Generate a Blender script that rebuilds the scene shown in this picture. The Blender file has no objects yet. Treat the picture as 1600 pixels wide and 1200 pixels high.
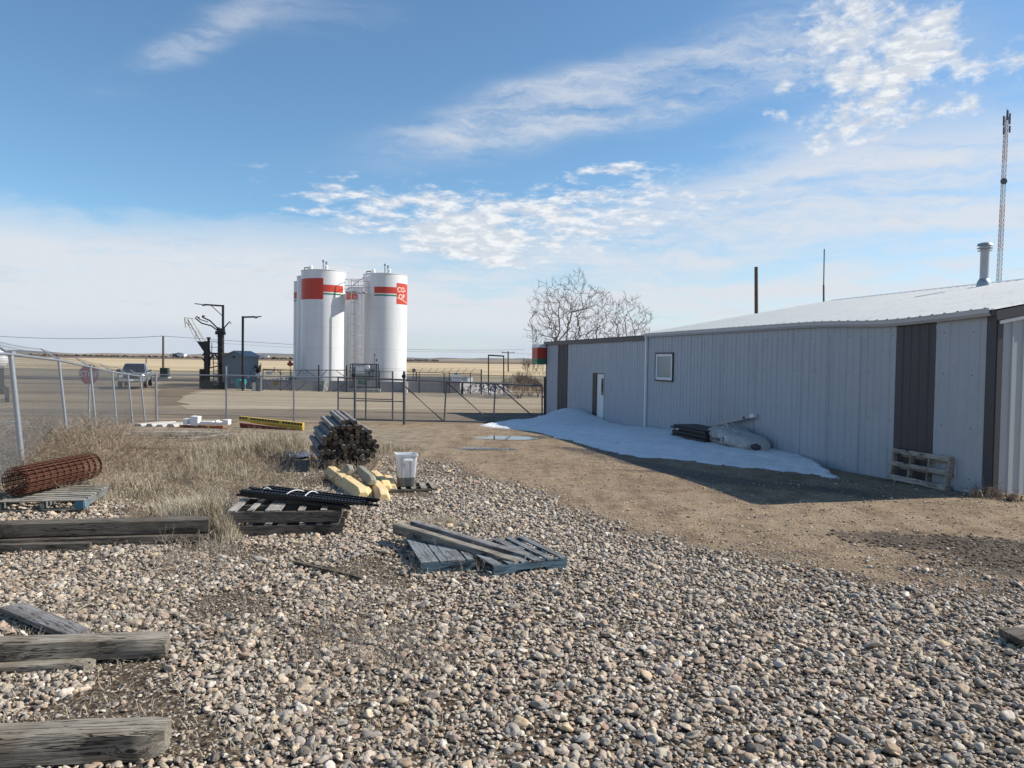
import bpy, bmesh, math, random
import numpy as np
from mathutils import Vector, Matrix, noise as mn
R = math.radians
random.seed(7); rng = np.random.default_rng(11)
scene = bpy.context.scene
C = scene.collection

# ------------------------------------------------------------------ camera
CAMH, F, PITCH, ROLL = 2.45, 1200.0, 0.0308, 0.0145
FW = Vector((0, math.cos(PITCH), -math.sin(PITCH)))
UP0 = Vector((0, math.sin(PITCH), math.cos(PITCH)))
RT0 = Vector((1, 0, 0))
RT = RT0 * math.cos(ROLL) + UP0 * math.sin(ROLL)
UP = UP0 * math.cos(ROLL) - RT0 * math.sin(ROLL)
EYE = Vector((0, 0, CAMH))
cam_d = bpy.data.cameras.new('camera'); cam = bpy.data.objects.new('camera', cam_d); C.objects.link(cam)
m = Matrix.Identity(4)
for i in range(3):
    m[i][0] = RT[i]; m[i][1] = UP[i]; m[i][2] = -FW[i]; m[i][3] = EYE[i]
cam.matrix_world = m
cam_d.sensor_width = 36; cam_d.lens = 27; cam_d.clip_end = 20000; cam_d.clip_start = 0.05
scene.camera = cam

def ray(px, py):
    return FW + RT * ((px - 800) / F) - UP * ((py - 600) / F)
def P(px, py, Y):
    """world point seen at (px,py) on the plane at depth Y"""
    d = ray(px, py); return EYE + d * (Y / d.y)
def sstep(a, b, x):
    t = max(0.0, min(1.0, (x - a) / (b - a))); return t * t * (3 - 2 * t)
FENCE = [(-5.0, 6.5), (-8.4, 13.2), (-10.76, 18.4), (-12.2, 22.3), (-14.0, 26.9), (-14.9, 30.0), (-15.2, 31.6)]
AMP = [(6, 0.0), (9.5, 0.02), (11.5, .22), (13.2, .47), (18.4, .35), (22.3, .15), (26.9, .02), (30, 0.0)]
def lerp_tab(tab, x):
    if x <= tab[0][0]: return tab[0][1]
    for (a, u), (b, v) in zip(tab, tab[1:]):
        if x <= b: return u + (v - u) * (x - a) / (b - a)
    return tab[-1][1]
FX = [(y, x) for x, y in FENCE]
def terrain(x, y):
    z = -0.30 * sstep(24, 33, y) - 0.12 * sstep(33, 44, y)
    if y < 45:
        z += 0.12 * math.exp(-(((x - 9.3) / 3.2) ** 2 + ((y - 13.6) / 2.6) ** 2))
        if x < -3:
            d = x - lerp_tab(FX, y)
            z += lerp_tab(AMP, y) * math.exp(-(d / 1.3) ** 2)
        z += 0.016 * mn.noise(Vector((x * .55, y * .55, 3.1))) * sstep(45, 30, y)
    z += 0.26 * math.exp(-(((x + 31) / 9) ** 2 + ((y - 62) / 8) ** 2))
    return z
def G(px, py, zo=0.0):
    """world point where the view ray through (px,py) meets the ground raised by zo"""
    d = ray(px, py); t = 1.0
    if d.z > -1e-4: return EYE + d * 500
    prev = t
    while t < 2000:
        p = EYE + d * t
        if p.z < terrain(p.x, p.y) + zo:
            lo, hi = prev, t
            for _ in range(30):
                mid = (lo + hi) / 2; p = EYE + d * mid
                if p.z < terrain(p.x, p.y) + zo: hi = mid
                else: lo = mid
            return EYE + d * hi
        prev = t; t *= 1.02
    return EYE + d * t

# ------------------------------------------------------------------ scene helpers
ROOT = {}
def thing(name, label, cat, loc=(0, 0, 0), rotz=0.0, group=None):
    o = bpy.data.objects.new(name, None); C.objects.link(o)
    o.location = loc; o.rotation_euler = (0, 0, rotz); o.empty_display_size = .2
    o['label'] = label; o['category'] = cat
    if group: o['group'] = group
    ROOT[o.name] = Matrix.Translation(Vector(loc)) @ Matrix.Rotation(rotz, 4, 'Z')
    return o
def tag(o, label, cat, group=None):
    o['label'] = label; o['category'] = cat
    if group: o['group'] = group
    return o
def struct(o, kind='structure'):
    o['kind'] = kind; return o
def copy_tree(o, parent=None):
    c = o.copy(); C.objects.link(c)
    if parent: c.parent = parent
    if o.name in ROOT: ROOT[c.name] = ROOT[o.name]
    for ch in [k for k in bpy.data.objects if k.parent == o]: copy_tree(ch, c)
    return c
def root_of(o):
    while o.parent: o = o.parent
    return o
class MB:
    def __init__(s): s.v = []; s.f = []; s.m = []; s.cur = 0; s.sm = []; s.smooth = False
    def add(s, vs, fs):
        b = len(s.v); s.v.extend([tuple(v) for v in vs])
        for f in fs: s.f.append(tuple(i + b for i in f)); s.m.append(s.cur); s.sm.append(s.smooth)
    def box(s, c, size, rot=None):
        hx, hy, hz = size[0] / 2, size[1] / 2, size[2] / 2; c = Vector(c)
        vs = [Vector((x, y, z)) for z in (-hz, hz) for y in (-hy, hy) for x in (-hx, hx)]
        if rot is not None: vs = [rot @ v for v in vs]
        s.add([v + c for v in vs], [(0, 2, 3, 1), (4, 5, 7, 6), (0, 1, 5, 4), (2, 6, 7, 3), (0, 4, 6, 2), (1, 3, 7, 5)])
        return s
    def bar(s, a, b, w, h, up=(0, 0, 1)):
        a = Vector(a); b = Vector(b); d = (b - a); L = d.length; d = d / L
        up = Vector(up)
        if abs(d.dot(up)) > .98: up = Vector((0, 1, 0)) if abs(d.y) < .9 else Vector((1, 0, 0))
        x = d.cross(up).normalized(); z = x.cross(d)
        vs = []
        for t in (a, b):
            for u, v in ((-1, -1), (1, -1), (1, 1), (-1, 1)): vs.append(t + x * (u * w / 2) + z * (v * h / 2))
        s.add(vs, [(0, 1, 2, 3), (7, 6, 5, 4), (0, 4, 5, 1), (1, 5, 6, 2), (2, 6, 7, 3), (3, 7, 4, 0)])
        return s
    def tube(s, pts, r, n=8, caps=True):
        pts = [Vector(p) for p in pts]; k = len(pts)
        rs = r if isinstance(r, (list, tuple)) else [r] * k
        b = len(s.v); pd = None; x = None; fs = []; vs = []
        for i, p in enumerate(pts):
            d = (pts[min(i + 1, k - 1)] - pts[max(i - 1, 0)])
            d = d.normalized() if d.length > 1e-9 else Vector((0, 0, 1))
            if x is None:
                x = d.orthogonal().normalized()
            else:
                x = (x - d * x.dot(d)); x = x.normalized() if x.length > 1e-6 else d.orthogonal().normalized()
            y = d.cross(x)
            for j in range(n):
                a = 2 * math.pi * j / n; vs.append(p + (x * math.cos(a) + y * math.sin(a)) * rs[i])
        for i in range(k - 1):
            for j in range(n):
                fs.append((i * n + j, i * n + (j + 1) % n, (i + 1) * n + (j + 1) % n, (i + 1) * n + j))
        if caps:
            fs.append(tuple(range(n - 1, -1, -1))); fs.append(tuple((k - 1) * n + j for j in range(n)))
        s.add(vs, fs); return s
    def lathe(s, c, prof, n=32, a0=0, a1=2 * math.pi, close=True):
        c = Vector(c); vs = []; fs = []; full = abs(a1 - a0 - 2 * math.pi) < 1e-6
        cols = n if full else n + 1
        for j in range(cols):
            a = a0 + (a1 - a0) * j / n
            for (r, z) in prof: vs.append(c + Vector((r * math.cos(a), r * math.sin(a), z)))
        k = len(prof)
        for j in range(n):
            j2 = (j + 1) % cols
            for i in range(k - 1): fs.append((j * k + i, j2 * k + i, j2 * k + i + 1, j * k + i + 1))
        s.add(vs, fs); return s
    def prism(s, poly, ext):
        """poly: list of points, ext: vector"""
        n = len(poly); e = Vector(ext); poly = [Vector(p) for p in poly]
        s.add(poly + [p + e for p in poly], [tuple(range(n - 1, -1, -1)), tuple(range(n, 2 * n))] + [(i, (i + 1) % n, n + (i + 1) % n, n + i) for i in range(n)])
        return s
    def build_each(s, name, mat, parent=None, **kw):
        """every loose piece becomes an object of its own"""
        par = list(range(len(s.v)))
        def fd(a):
            while par[a] != a: par[a] = par[par[a]]; a = par[a]
            return a
        for f in s.f:
            for i in f[1:]: par[fd(i)] = fd(f[0])
        grp = {}
        for k, f in enumerate(s.f): grp.setdefault(fd(f[0]), []).append(k)
        out = []
        for ks in grp.values():
            m2 = MB(); mp = {}
            for k in ks:
                for i in s.f[k]:
                    if i not in mp: mp[i] = len(m2.v); m2.v.append(s.v[i])
                m2.f.append(tuple(mp[i] for i in s.f[k])); m2.m.append(s.m[k]); m2.sm.append(s.sm[k])
            out.append(m2.build(name, mat, parent, **kw))
        return out
    def build(s, name, mat, parent=None, world=False, bevel=0.0, smooth=None, fixn=True):
        me = bpy.data.meshes.new(name)
        vs = s.v
        if parent is not None and world:
            inv = ROOT[root_of(parent).name].inverted(); vs = [inv @ Vector(v) for v in vs]
        me.from_pydata([tuple(v) for v in vs], [], s.f)
        mats = mat if isinstance(mat, (list, tuple)) else [mat]
        for mm in mats: me.materials.append(mm)
        if len(mats) > 1: me.polygons.foreach_set('material_index', s.m)
        if fixn and len(s.f) < 60000:
            bm = bmesh.new(); bm.from_mesh(me); bmesh.ops.recalc_face_normals(bm, faces=bm.faces)
            bm.to_mesh(me); bm.free()
        if smooth is not None: me.polygons.foreach_set('use_smooth', [smooth] * len(me.polygons))
        else: me.polygons.foreach_set('use_smooth', s.sm)
        me.update()
        o = bpy.data.objects.new(name, me); C.objects.link(o)
        if parent is not None: o.parent = parent
        if bevel:
            b = o.modifiers.new('bevel', 'BEVEL'); b.width = bevel; b.segments = 2; b.limit_method = 'ANGLE'; b.angle_limit = R(40)
        if smooth:
            try: me.set_sharp_from_angle(angle=R(40))
            except Exception: pass
        return o
def wood_beam(a, b, w, h, up=(0, 0, 1), seg=14, jit=.004, chip=.0, seed=0):
    """a sawn timber with slightly uneven faces and rounded arrises"""
    mb = MB(); a = Vector(a); b = Vector(b); d = b - a; L = d.length; d /= L
    up = Vector(up); x = d.cross(up).normalized(); z = x.cross(d)
    c = min(w, h) * .09
    prof = [(-w / 2 + c, -h / 2), (-w / 6, -h / 2), (w / 6, -h / 2), (w / 2 - c, -h / 2), (w / 2, -h / 2 + c), (w / 2, 0), (w / 2, h / 2 - c), (w / 2 - c, h / 2), (w / 6, h / 2), (-w / 6, h / 2), (-w / 2 + c, h / 2), (-w / 2, h / 2 - c), (-w / 2, 0), (-w / 2, -h / 2 + c)]
    n = len(prof); vs = []
    for i in range(seg + 1):
        t = i / seg; sc = 1.0
        for k, (u, v) in enumerate(prof):
            q = Vector((t * L * 3, k * 1.7, seed * 7.3))
            j1 = mn.noise(q) * jit; j2 = mn.noise(q + Vector((9, 4, 1))) * jit
            e = 1.0
            if t > .93 and chip: e = 1 - chip * abs(mn.noise(q * 3)) * (t - .93) / .07
            off = mn.noise(Vector((k * .9, seed, 5 if i == 0 else 9))) * jit * 2.5 if i in (0, seg) else 0
            vs.append(a + d * (t * L + off) + x * (u * e + j1) + z * (v * e + j2))
    fs = [tuple(range(n - 1, -1, -1)), tuple(seg * n + k for k in range(n))]
    for i in range(seg):
        for k in range(n): fs.append((i * n + k, i * n + (k + 1) % n, (i + 1) * n + (k + 1) % n, (i + 1) * n + k))
    mb.add(vs, fs); return mb

# ------------------------------------------------------------------ materials
class NT:
    def __init__(s, nt): s.t = nt; s.n = nt.nodes; s.l = nt.links
    def node(s, ty, **kw):
        nd = s.n.new(ty)
        for k, v in kw.items(): setattr(nd, k, v)
        return nd
    def put(s, sock, v):
        if isinstance(v, bpy.types.NodeSocket): s.l.new(v, sock)
        elif v is not None:
            if sock.type == 'RGBA' and len(v) == 3: v = (*v, 1)
            sock.default_value = v
    def math(s, op, a, b=None, c=None, clamp=False):
        nd = s.node('ShaderNodeMath', operation=op, use_clamp=clamp)
        s.put(nd.inputs[0], a)
        if b is not None: s.put(nd.inputs[1], b)
        if c is not None: s.put(nd.inputs[2], c)
        return nd.outputs[0]
    def vmath(s, op, a, b=None):
        nd = s.node('ShaderNodeVectorMath', operation=op); s.put(nd.inputs[0], a)
        if b is not None: s.put(nd.inputs[1], b)
        return nd.outputs[0]
    def mapping(s, v, scale=(1, 1, 1), rot=(0, 0, 0), loc=(0, 0, 0)):
        nd = s.node('ShaderNodeMapping'); s.put(nd.inputs['Vector'], v)
        nd.inputs['Scale'].default_value = scale; nd.inputs['Rotation'].default_value = rot; nd.inputs['Location'].default_value = loc
        return nd.outputs[0]
    def noise(s, v, scale=5, detail=3, rough=.5, dist=0, col=False):
        nd = s.node('ShaderNodeTexNoise'); s.put(nd.inputs['Vector'], v)
        nd.inputs['Scale'].default_value = scale; nd.inputs['Detail'].default_value = detail
        nd.inputs['Roughness'].default_value = rough; nd.inputs['Distortion'].default_value = dist
        return nd.outputs['Color' if col else 'Fac']
    def vor(s, v, scale=5, feature='F1', out='Distance', rand=1):
        nd = s.node('ShaderNodeTexVoronoi', feature=feature); s.put(nd.inputs['Vector'], v)
        nd.inputs['Scale'].default_value = scale; nd.inputs['Randomness'].default_value = rand
        return nd.outputs[out]
    def ramp(s, f, stops, interp='LINEAR'):
        nd = s.node('ShaderNodeValToRGB'); s.put(nd.inputs[0], f); cr = nd.color_ramp; cr.interpolation = interp
        while len(cr.elements) < len(stops): cr.elements.new(.5)
        for e, (p, c) in zip(cr.elements, stops):
            e.position = p
            if not isinstance(c, (tuple, list)): c = (c, c, c)
            e.color = (*c, 1)
        return nd.outputs[0]
    def mix(s, f, a, b, mode='MIX'):
        nd = s.node('ShaderNodeMix', data_type='RGBA', blend_type=mode)
        s.put(nd.inputs[0], f); s.put(nd.inputs[6], a); s.put(nd.inputs[7], b); return nd.outputs[2]
    def smooth(s, x, a, b):
        nd = s.node('ShaderNodeMapRange', interpolation_type='SMOOTHSTEP'); s.put(nd.inputs[0], x)
        nd.inputs[1].default_value = a; nd.inputs[2].default_value = b
        return nd.outputs[0]
    def attr(s, name, out='Fac'):
        nd = s.node('ShaderNodeAttribute', attribute_name=name); return nd.outputs[out]
    def bump(s, h, strength=.5, dist=.01, normal=None):
        nd = s.node('ShaderNodeBump'); s.put(nd.inputs['Height'], h)
        nd.inputs['Strength'].default_value = strength; nd.inputs['Distance'].default_value = dist
        if normal is not None: s.put(nd.inputs['Normal'], normal)
        return nd.outputs[0]
def new_mat(name):
    mt = bpy.data.materials.new(name); mt.use_nodes = True
    t = NT(mt.node_tree); b = mt.node_tree.nodes['Principled BSDF']
    geo = t.node('ShaderNodeNewGeometry'); tc = t.node('ShaderNodeTexCoord')
    return mt, t, b, geo.outputs['Position'], tc.outputs['Object']
def simple(name, col, rough=.6, metal=0.0, var=.12, scale=6, bump=.0, spec=.5, grime=None):
    """plain painted or metal surface with mild uneven tone"""
    mt, t, b, pos, obj = new_mat(name)
    n = t.noise(obj, scale, 4, .6)
    n2 = t.noise(obj, scale * 7, 3, .6)
    nn = t.math('MULTIPLY_ADD', n2, .35, t.math('MULTIPLY', n, .65))
    lo = tuple(c * (1 - var) for c in col); hi = tuple(min(1, c * (1 + var)) for c in col)
    c = t.ramp(nn, [(.32, lo), (.68, hi)])
    if grime: c = t.mix(t.smooth(t.noise(obj, scale * 2.3, 5, .7), .52, .75), c, grime)
    t.put(b.inputs['Base Color'], c); b.inputs['Roughness'].default_value = rough; b.inputs['Metallic'].default_value = metal
    b.inputs['Specular IOR Level'].default_value = spec
    if bump: t.put(b.inputs['Normal'], t.bump(nn, bump, .01))
    return mt
def wood(name, col, dark, axis=0, rough=.85, scale=1.0):
    """weathered grain, cracks and knots in object space; grain runs along the given axis"""
    mt, t, b, pos, obj = new_mat(name)
    s = [46 * scale] * 3; s[axis] = 2.4 * scale
    v = t.mapping(obj, tuple(s)); oi = t.node('ShaderNodeObjectInfo')
    v = t.vmath('ADD', v, t.vmath('MULTIPLY', (1, 1, 1), t.math('MULTIPLY', oi.outputs['Random'], 40)))
    kv = [5 * scale] * 3; kv[axis] = 1.7 * scale
    kn = t.vor(t.mapping(obj, tuple(kv), loc=(.3, .1, .7)), 1.0, 'F1', 'Distance')       # knots bend the grain round them
    v = t.vmath('ADD', v, t.vmath('MULTIPLY', (1, 1, 1), t.math('MULTIPLY', t.smooth(kn, .30, .02), 2.2)))
    g = t.noise(v, 1.0, 6, .7, .6); g2 = t.noise(t.vmath('MULTIPLY', v, (.55, .55, .55)), 1.0, 3, .55, .3)
    big = t.noise(obj, 3.2, 4, .6); fine = t.noise(t.vmath('MULTIPLY', v, (3, 3, 3)), 1.0, 2, .5)
    c = t.ramp(g, [(.34, dark), (.48, tuple((a * .55 + b_ * .45) for a, b_ in zip(col, dark))), (.62, col)])
    c = t.mix(t.math('MULTIPLY', t.smooth(fine, .42, .62), .35), c, tuple(min(1, x * 1.25) for x in col))
    c = t.mix(t.math('MULTIPLY', t.smooth(big, .46, .66), .6), c, (col[0] * .52, col[1] * .46, col[2] * .40))
    crack = t.smooth(t.math('ABSOLUTE', t.math('SUBTRACT', g2, .5)), .022, .004)
    crack = t.math('MULTIPLY', crack, t.smooth(t.noise(obj, 1.7, 3, .6), .40, .58))
    c = t.mix(t.math('MULTIPLY', crack, .9), c, tuple(x * .18 for x in dark))
    c = t.mix(t.smooth(kn, .085, .05), c, tuple(x * .4 for x in dark))
    t.put(b.inputs['Base Color'], c); b.inputs['Roughness'].default_value = rough
    b.inputs['Specular IOR Level'].default_value = .2
    t.put(b.inputs['Normal'], t.bump(t.math('SUBTRACT', g, t.math('MULTIPLY', crack, 1.2)), .9, .016))
    return mt
# ------------------------------------------------------------------ sky and sun
SUN_AZ, SUN_EL = 84.0, 39.0
w = bpy.data.worlds.new('World'); scene.world = w; w.use_nodes = True
t = NT(w.node_tree)
for nd in list(t.n): t.n.remove(nd)
sky = t.node('ShaderNodeTexSky', sky_type='NISHITA'); sky.sun_disc = False
sky.sun_elevation = R(SUN_EL); sky.sun_rotation = R(SUN_AZ); sky.altitude = 600; sky.air_density = 1.0; sky.dust_density = .35; sky.ozone_density = 1.6
tc = t.node('ShaderNodeTexCoord'); D = t.vmath('NORMALIZE', tc.outputs['Generated'])
sp = t.node('ShaderNodeSeparateXYZ'); t.put(sp.inputs[0], D)
AZ = t.math('MULTIPLY', t.math('ARCTAN2', sp.outputs[0], sp.outputs[1]), 57.2958)
EL = t.math('MULTIPLY', t.math('ARCSINE', sp.outputs[2]), 57.2958)
cv = t.node('ShaderNodeCombineXYZ'); t.put(cv.inputs[0], AZ); t.put(cv.inputs[1], EL); V = cv.outputs[0]
# domain warp so that no cloud keeps a drawn edge
wn = t.noise(t.mapping(V, (.055, .10, 1)), 1.0, 4, .6, 0, True)
W = t.vmath('ADD', V, t.vmath('MULTIPLY', t.vmath('SUBTRACT', wn, (.5, .5, .5)), (6, 3.2, 0)))
wn2 = t.noise(t.mapping(V, (.45, .8, 1), loc=(3, 9, 0)), 1.0, 4, .65, 0, True)
W2 = t.vmath('ADD', W, t.vmath('MULTIPLY', t.vmath('SUBTRACT', wn2, (.5, .5, .5)), (2.4, 1.6, 0)))
sw = t.node('ShaderNodeSeparateXYZ'); t.put(sw.inputs[0], W)
sw2 = t.node('ShaderNodeSeparateXYZ'); t.put(sw2.inputs[0], V)
def azel(px, py):
    d = ray(px, py).normalized(); return math.degrees(math.atan2(d.x, d.y)), math.degrees(math.asin(d.z))
def gmask(p0, p1, width, src=None):
    """soft elongated patch of sky between two picture directions, width in degrees"""
    (a0, e0), (a1, e1) = azel(*p0), azel(*p1)
    ca, ce = (a0 + a1) / 2, (e0 + e1) / 2; L = math.hypot(a1 - a0, e1 - e0) / 2 + 1e-3; th = math.atan2(e1 - e0, a1 - a0)
    src = src or sw
    mp = t.mapping(t.vmath('SUBTRACT', W if src is sw else V, (ca, ce, 0)), (1, 1, 1), (0, 0, -th))
    q = t.vmath('MULTIPLY', mp, (1 / L, 1 / width, 0))
    ln = t.node('ShaderNodeVectorMath', operation='LENGTH'); t.put(ln.inputs[0], q)
    return t.math('POWER', 2.71828, t.math('MULTIPLY', t.math('POWER', ln.outputs['Value'], 2.4), -1.0))
def addm(lst):
    r = lst[0]
    for x in lst[1:]: r = t.math('ADD', r, x)
    return r
# --- puffy altocumulus
ac = addm([gmask((400, 300), (900, 372), 2.7), gmask((760, 335), (1170, 300), 2.6),
           t.math('MULTIPLY', gmask((620, 360), (880, 400), 1.4), .9),
           gmask((1215, 200), (1470, 90), 3.1), gmask((1320, 95), (1530, 15), 2.9), gmask((1240, 62), (1390, -20), 1.6),
           t.math('MULTIPLY', gmask((1400, 190), (1600, 140), 1.0), .9), t.math('MULTIPLY', gmask((1555, 85), (1640, 70), 1.4), .9),
           t.math('MULTIPLY', gmask((1480, 120), (1540, 95), .9), .8),
           t.math('MULTIPLY', gmask((1150, 95), (1250, 85), .7), .62), t.math('MULTIPLY', gmask((1200, 135), (1245, 130), .6), .8),
           t.math('MULTIPLY', gmask((1295, 238), (1370, 222), .45), .8), t.math('MULTIPLY', gmask((875, 262), (1020, 262), .5), .62),
           t.math('MULTIPLY', gmask((1140, 265), (1200, 260), .45), .6), t.math('MULTIPLY', gmask((1180, 182), (1215, 180), .5), .7)])
n1 = t.noise(t.mapping(V, (.24, .80, 1), (0, 0, R(-10))), 1.0, 6, .58)
n1b = t.noise(t.mapping(V, (.60, 1.7, 1), (0, 0, R(18)), (5, 2, 0)), 1.0, 6, .64)
n1c = t.noise(t.mapping(V, (.30, .44, 1), (0, 0, R(-24)), (8, 3, 0)), 1.0, 6, .56)
n1d = t.noise(t.mapping(V, (.95, 1.5, 1), (0, 0, R(-30)), (1, 5, 0)), 1.0, 5, .6)
hi_ = t.math('MULTIPLY', t.smooth(AZ, 9, 14), t.smooth(EL, 9, 13))
na_ = t.math('MULTIPLY_ADD', n1, .6, t.math('MULTIPLY', n1b, .4)); nc_ = t.math('MULTIPLY_ADD', n1c, .58, t.math('MULTIPLY', n1d, .42))
nn = t.math('ADD', t.math('MULTIPLY', na_, t.math('SUBTRACT', 1, hi_)), t.math('MULTIPLY', nc_, hi_))
puff = t.smooth(t.math('ADD', t.math('MULTIPLY', ac, .62), t.math('MULTIPLY', t.math('SUBTRACT', nn, .5), 3.3)), .30, .95)
puff = t.math('MULTIPLY', puff, t.smooth(ac, .10, .45))
# --- cirrus streaks
n2 = t.noise(t.mapping(W2, (.07, .42, 1), (0, 0, R(-26))), 1.0, 6, .6)
n2f = t.noise(t.mapping(W2, (.2, 1.2, 1), (0, 0, R(-22))), 1.0, 5, .65)
ci = addm([gmask((580, 235), (1290, 40), 2.3), t.math('MULTIPLY', gmask((700, 195), (1000, 110), 1.6), .5), t.math('MULTIPLY', gmask((940, 170), (1280, 85), 1.5), .8),
           t.math('MULTIPLY', gmask((150, 140), (430, -10), 1.3), .60), t.math('MULTIPLY', gmask((350, 15), (650, 20), 2), .35),
           t.math('MULTIPLY', gmask((1150, 30), (1650, 120), 6), .45), t.math('MULTIPLY', gmask((120, 368), (300, 374), .25), .7)])
cir = t.math('MULTIPLY', t.smooth(ci, .05, .95), t.smooth(t.math('MULTIPLY_ADD', n2, .65, t.math('MULTIPLY', n2f, .35)), .34, .66))
# --- bands of thin cloud on the right and the low bank all round
n3 = t.noise(t.mapping(W, (.045, .42, 1), (0, 0, R(-4)), (2, 7, 0)), 1.0, 6, .6, .3)
n3f = t.noise(t.mapping(W2, (.22, 1.1, 1), (0, 0, R(-5))), 1.0, 5, .62, .2)
nb = t.math('MULTIPLY_ADD', n3, .6, t.math('MULTIPLY', n3f, .4))
wedge = t.smooth(AZ, -6, 26)                                     # the veil reaches higher on the right
top = t.math('MULTIPLY_ADD', wedge, 7.5, 8.0)
veil = t.math('SUBTRACT', 1.0, t.smooth(t.math('SUBTRACT', t.math('ADD', sw.outputs[1], t.math('MULTIPLY', t.math('SUBTRACT', nb, .5), 9)), top), -1.6, 2.4))
vs_ = t.math('MULTIPLY_ADD', t.smooth(nb, .36, .62), .62, .30)
left_solid = t.math('MULTIPLY', t.math('SUBTRACT', 1, t.smooth(AZ, -14, -3)), .34)
low = t.math('SUBTRACT', 1, t.smooth(EL, 2.0, 7.5))
vd = t.math('ADD', t.math('MULTIPLY', veil, t.math('ADD', vs_, left_solid)), t.math('MULTIPLY', low, .35), clamp=True)
# --- colours (scaled for the 0.1 background)
grey = t.smooth(t.noise(t.mapping(W2, (.16, .9, 1), (0, 0, 0), (1, 4, 0)), 1.0, 5, .6), .56, .72)
lowband = t.math('MULTIPLY', t.math('SUBTRACT', 1, t.smooth(t.math('ADD', EL, t.math('MULTIPLY', nb, 2.2)), 1.8, 4.2)), .75)
CB = (6.3, 6.55, 6.9)
vcol = t.mix(t.math('MAXIMUM', t.math('MULTIPLY', grey, .38), lowband), (5.9, 6.1, 6.4), (4.6, 5.1, 5.8))
tint = t.mix(1.0, sky.outputs[0], (.91, 1.16, 1.26), 'MULTIPLY')
col = t.mix(vd, tint, t.mix(1.0, vcol, (1.05, 1.07, 1.10), 'MULTIPLY'))
col = t.mix(t.math('MULTIPLY', cir, .86), col, (5.7, 6.1, 6.7))
pcol = t.mix(t.smooth(n1b, .42, .62), (5.6, 6.0, 6.6), (7.8, 7.9, 8.0))
col = t.mix(t.math('MULTIPLY', puff, .94), col, pcol)
up = t.smooth(EL, -1.5, -.2)
col = t.mix(up, (1.6, 1.45, 1.2), col)
bg = t.node('ShaderNodeBackground'); t.put(bg.inputs[0], col); bg.inputs[1].default_value = 0.092
out = t.node('ShaderNodeOutputWorld'); t.l.new(bg.outputs[0], out.inputs[0])

sl = bpy.data.lights.new('sun', 'SUN'); so = bpy.data.objects.new('sun', sl); C.objects.link(so)
sl.energy = 4.95; sl.angle = R(.53); sl.color = (1, .93, .83)
sd = Vector((math.sin(R(SUN_AZ)) * math.cos(R(SUN_EL)), math.cos(R(SUN_AZ)) * math.cos(R(SUN_EL)), math.sin(R(SUN_EL))))
so.rotation_euler = sd.to_track_quat('Z', 'Y').to_euler(); so.location = (30, 5, 40)
scene.view_settings.view_transform = 'Standard'; scene.view_settings.look = 'None'
scene.view_settings.exposure = 0.36; scene.view_settings.gamma = 1

# ------------------------------------------------------------------ ground
def edge_world(pts): return [G(*p) for p in pts]
EDGE = [(q.x, q.y) for q in edge_world([(330, 800), (430, 752), (560, 722), (640, 722), (720, 735), (800, 762), (900, 805), (1000, 845), (1120, 872), (1300, 902), (1450, 918), (1600, 942), (1900, 985)])]
EDGE.sort()
def gravel_at(x, y):
    """1 on the river stones, 0 on the dirt"""
    if x < EDGE[0][0]: yb = EDGE[0][1] + .25 * (EDGE[0][0] - x)
    else: yb = lerp_tab(EDGE, x)
    n = mn.noise(Vector((x * .8, y * .8, 1))) * .9 + mn.noise(Vector((x * 2.6, y * 2.6, 4))) * .5
    g = sstep(2.8, -1.2, y - yb + n * 1.2) ** 1.4
    if x < -1.5: # the left side fades into weeds
        g = max(g, .45 * sstep(19, 12, y + n * 3) * sstep(-1.2, -2.2, x))
    return g
def ell(x, y, c, a, b, th):
    dx, dy = x - c[0], y - c[1]; u = dx * math.cos(th) + dy * math.sin(th); v = -dx * math.sin(th) + dy * math.cos(th)
    return math.exp(-((u / a) ** 2 + (v / b) ** 2))
WETS = []
for (px, py, a, b, th, s) in [(1530, 858, 1.6, .50, -.35, 1.25), (1595, 892, 1.0, .40, -.3, 1.3), (1440, 840, 1.0, .26, -.3, .9), (1590, 862, .8, .6, 0, 1.0), (1000, 736, 1.3, .22, -.2, .9),
                              (950, 762, 1.2, .25, -.2, .45), (880, 725, .6, .2, 0, .8), (860, 684, 1.8, .7, -.5, .9), (960, 712, 1.7, .55, -.7, .7), (770, 672, 2.2, .6, -.1, .6), (1130, 752, 1.2, .4, -.9, .9), (900, 702, 1.3, .35, -.7, 1.1), (1000, 724, 1.2, .35, -.8, 1.0), (1070, 738, 1.2, .35, -.9, 1.0), (1220, 758, 1.4, .35, -.9, .9), (1330, 768, 1.6, .35, -1.0, .7)]:
    c = G(px, py); WETS.append(((c.x, c.y), a, b, th, s))
xs = np.concatenate([-np.geomspace(5000, 42, 34), np.arange(-40, 24, .16), np.geomspace(24.5, 5000, 36)])
ys = np.concatenate([-np.geomspace(300, 6, 8), np.arange(-4, 3.5, .6), np.arange(3.6, 30, .16), np.arange(30.4, 90, .8), np.geomspace(92, 6000, 40)])
nx, ny = len(xs), len(ys)
vv = np.zeros((ny, nx, 3)); gr = np.zeros(ny * nx); wt = np.zeros(ny * nx); wd = np.zeros(ny * nx)
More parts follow.
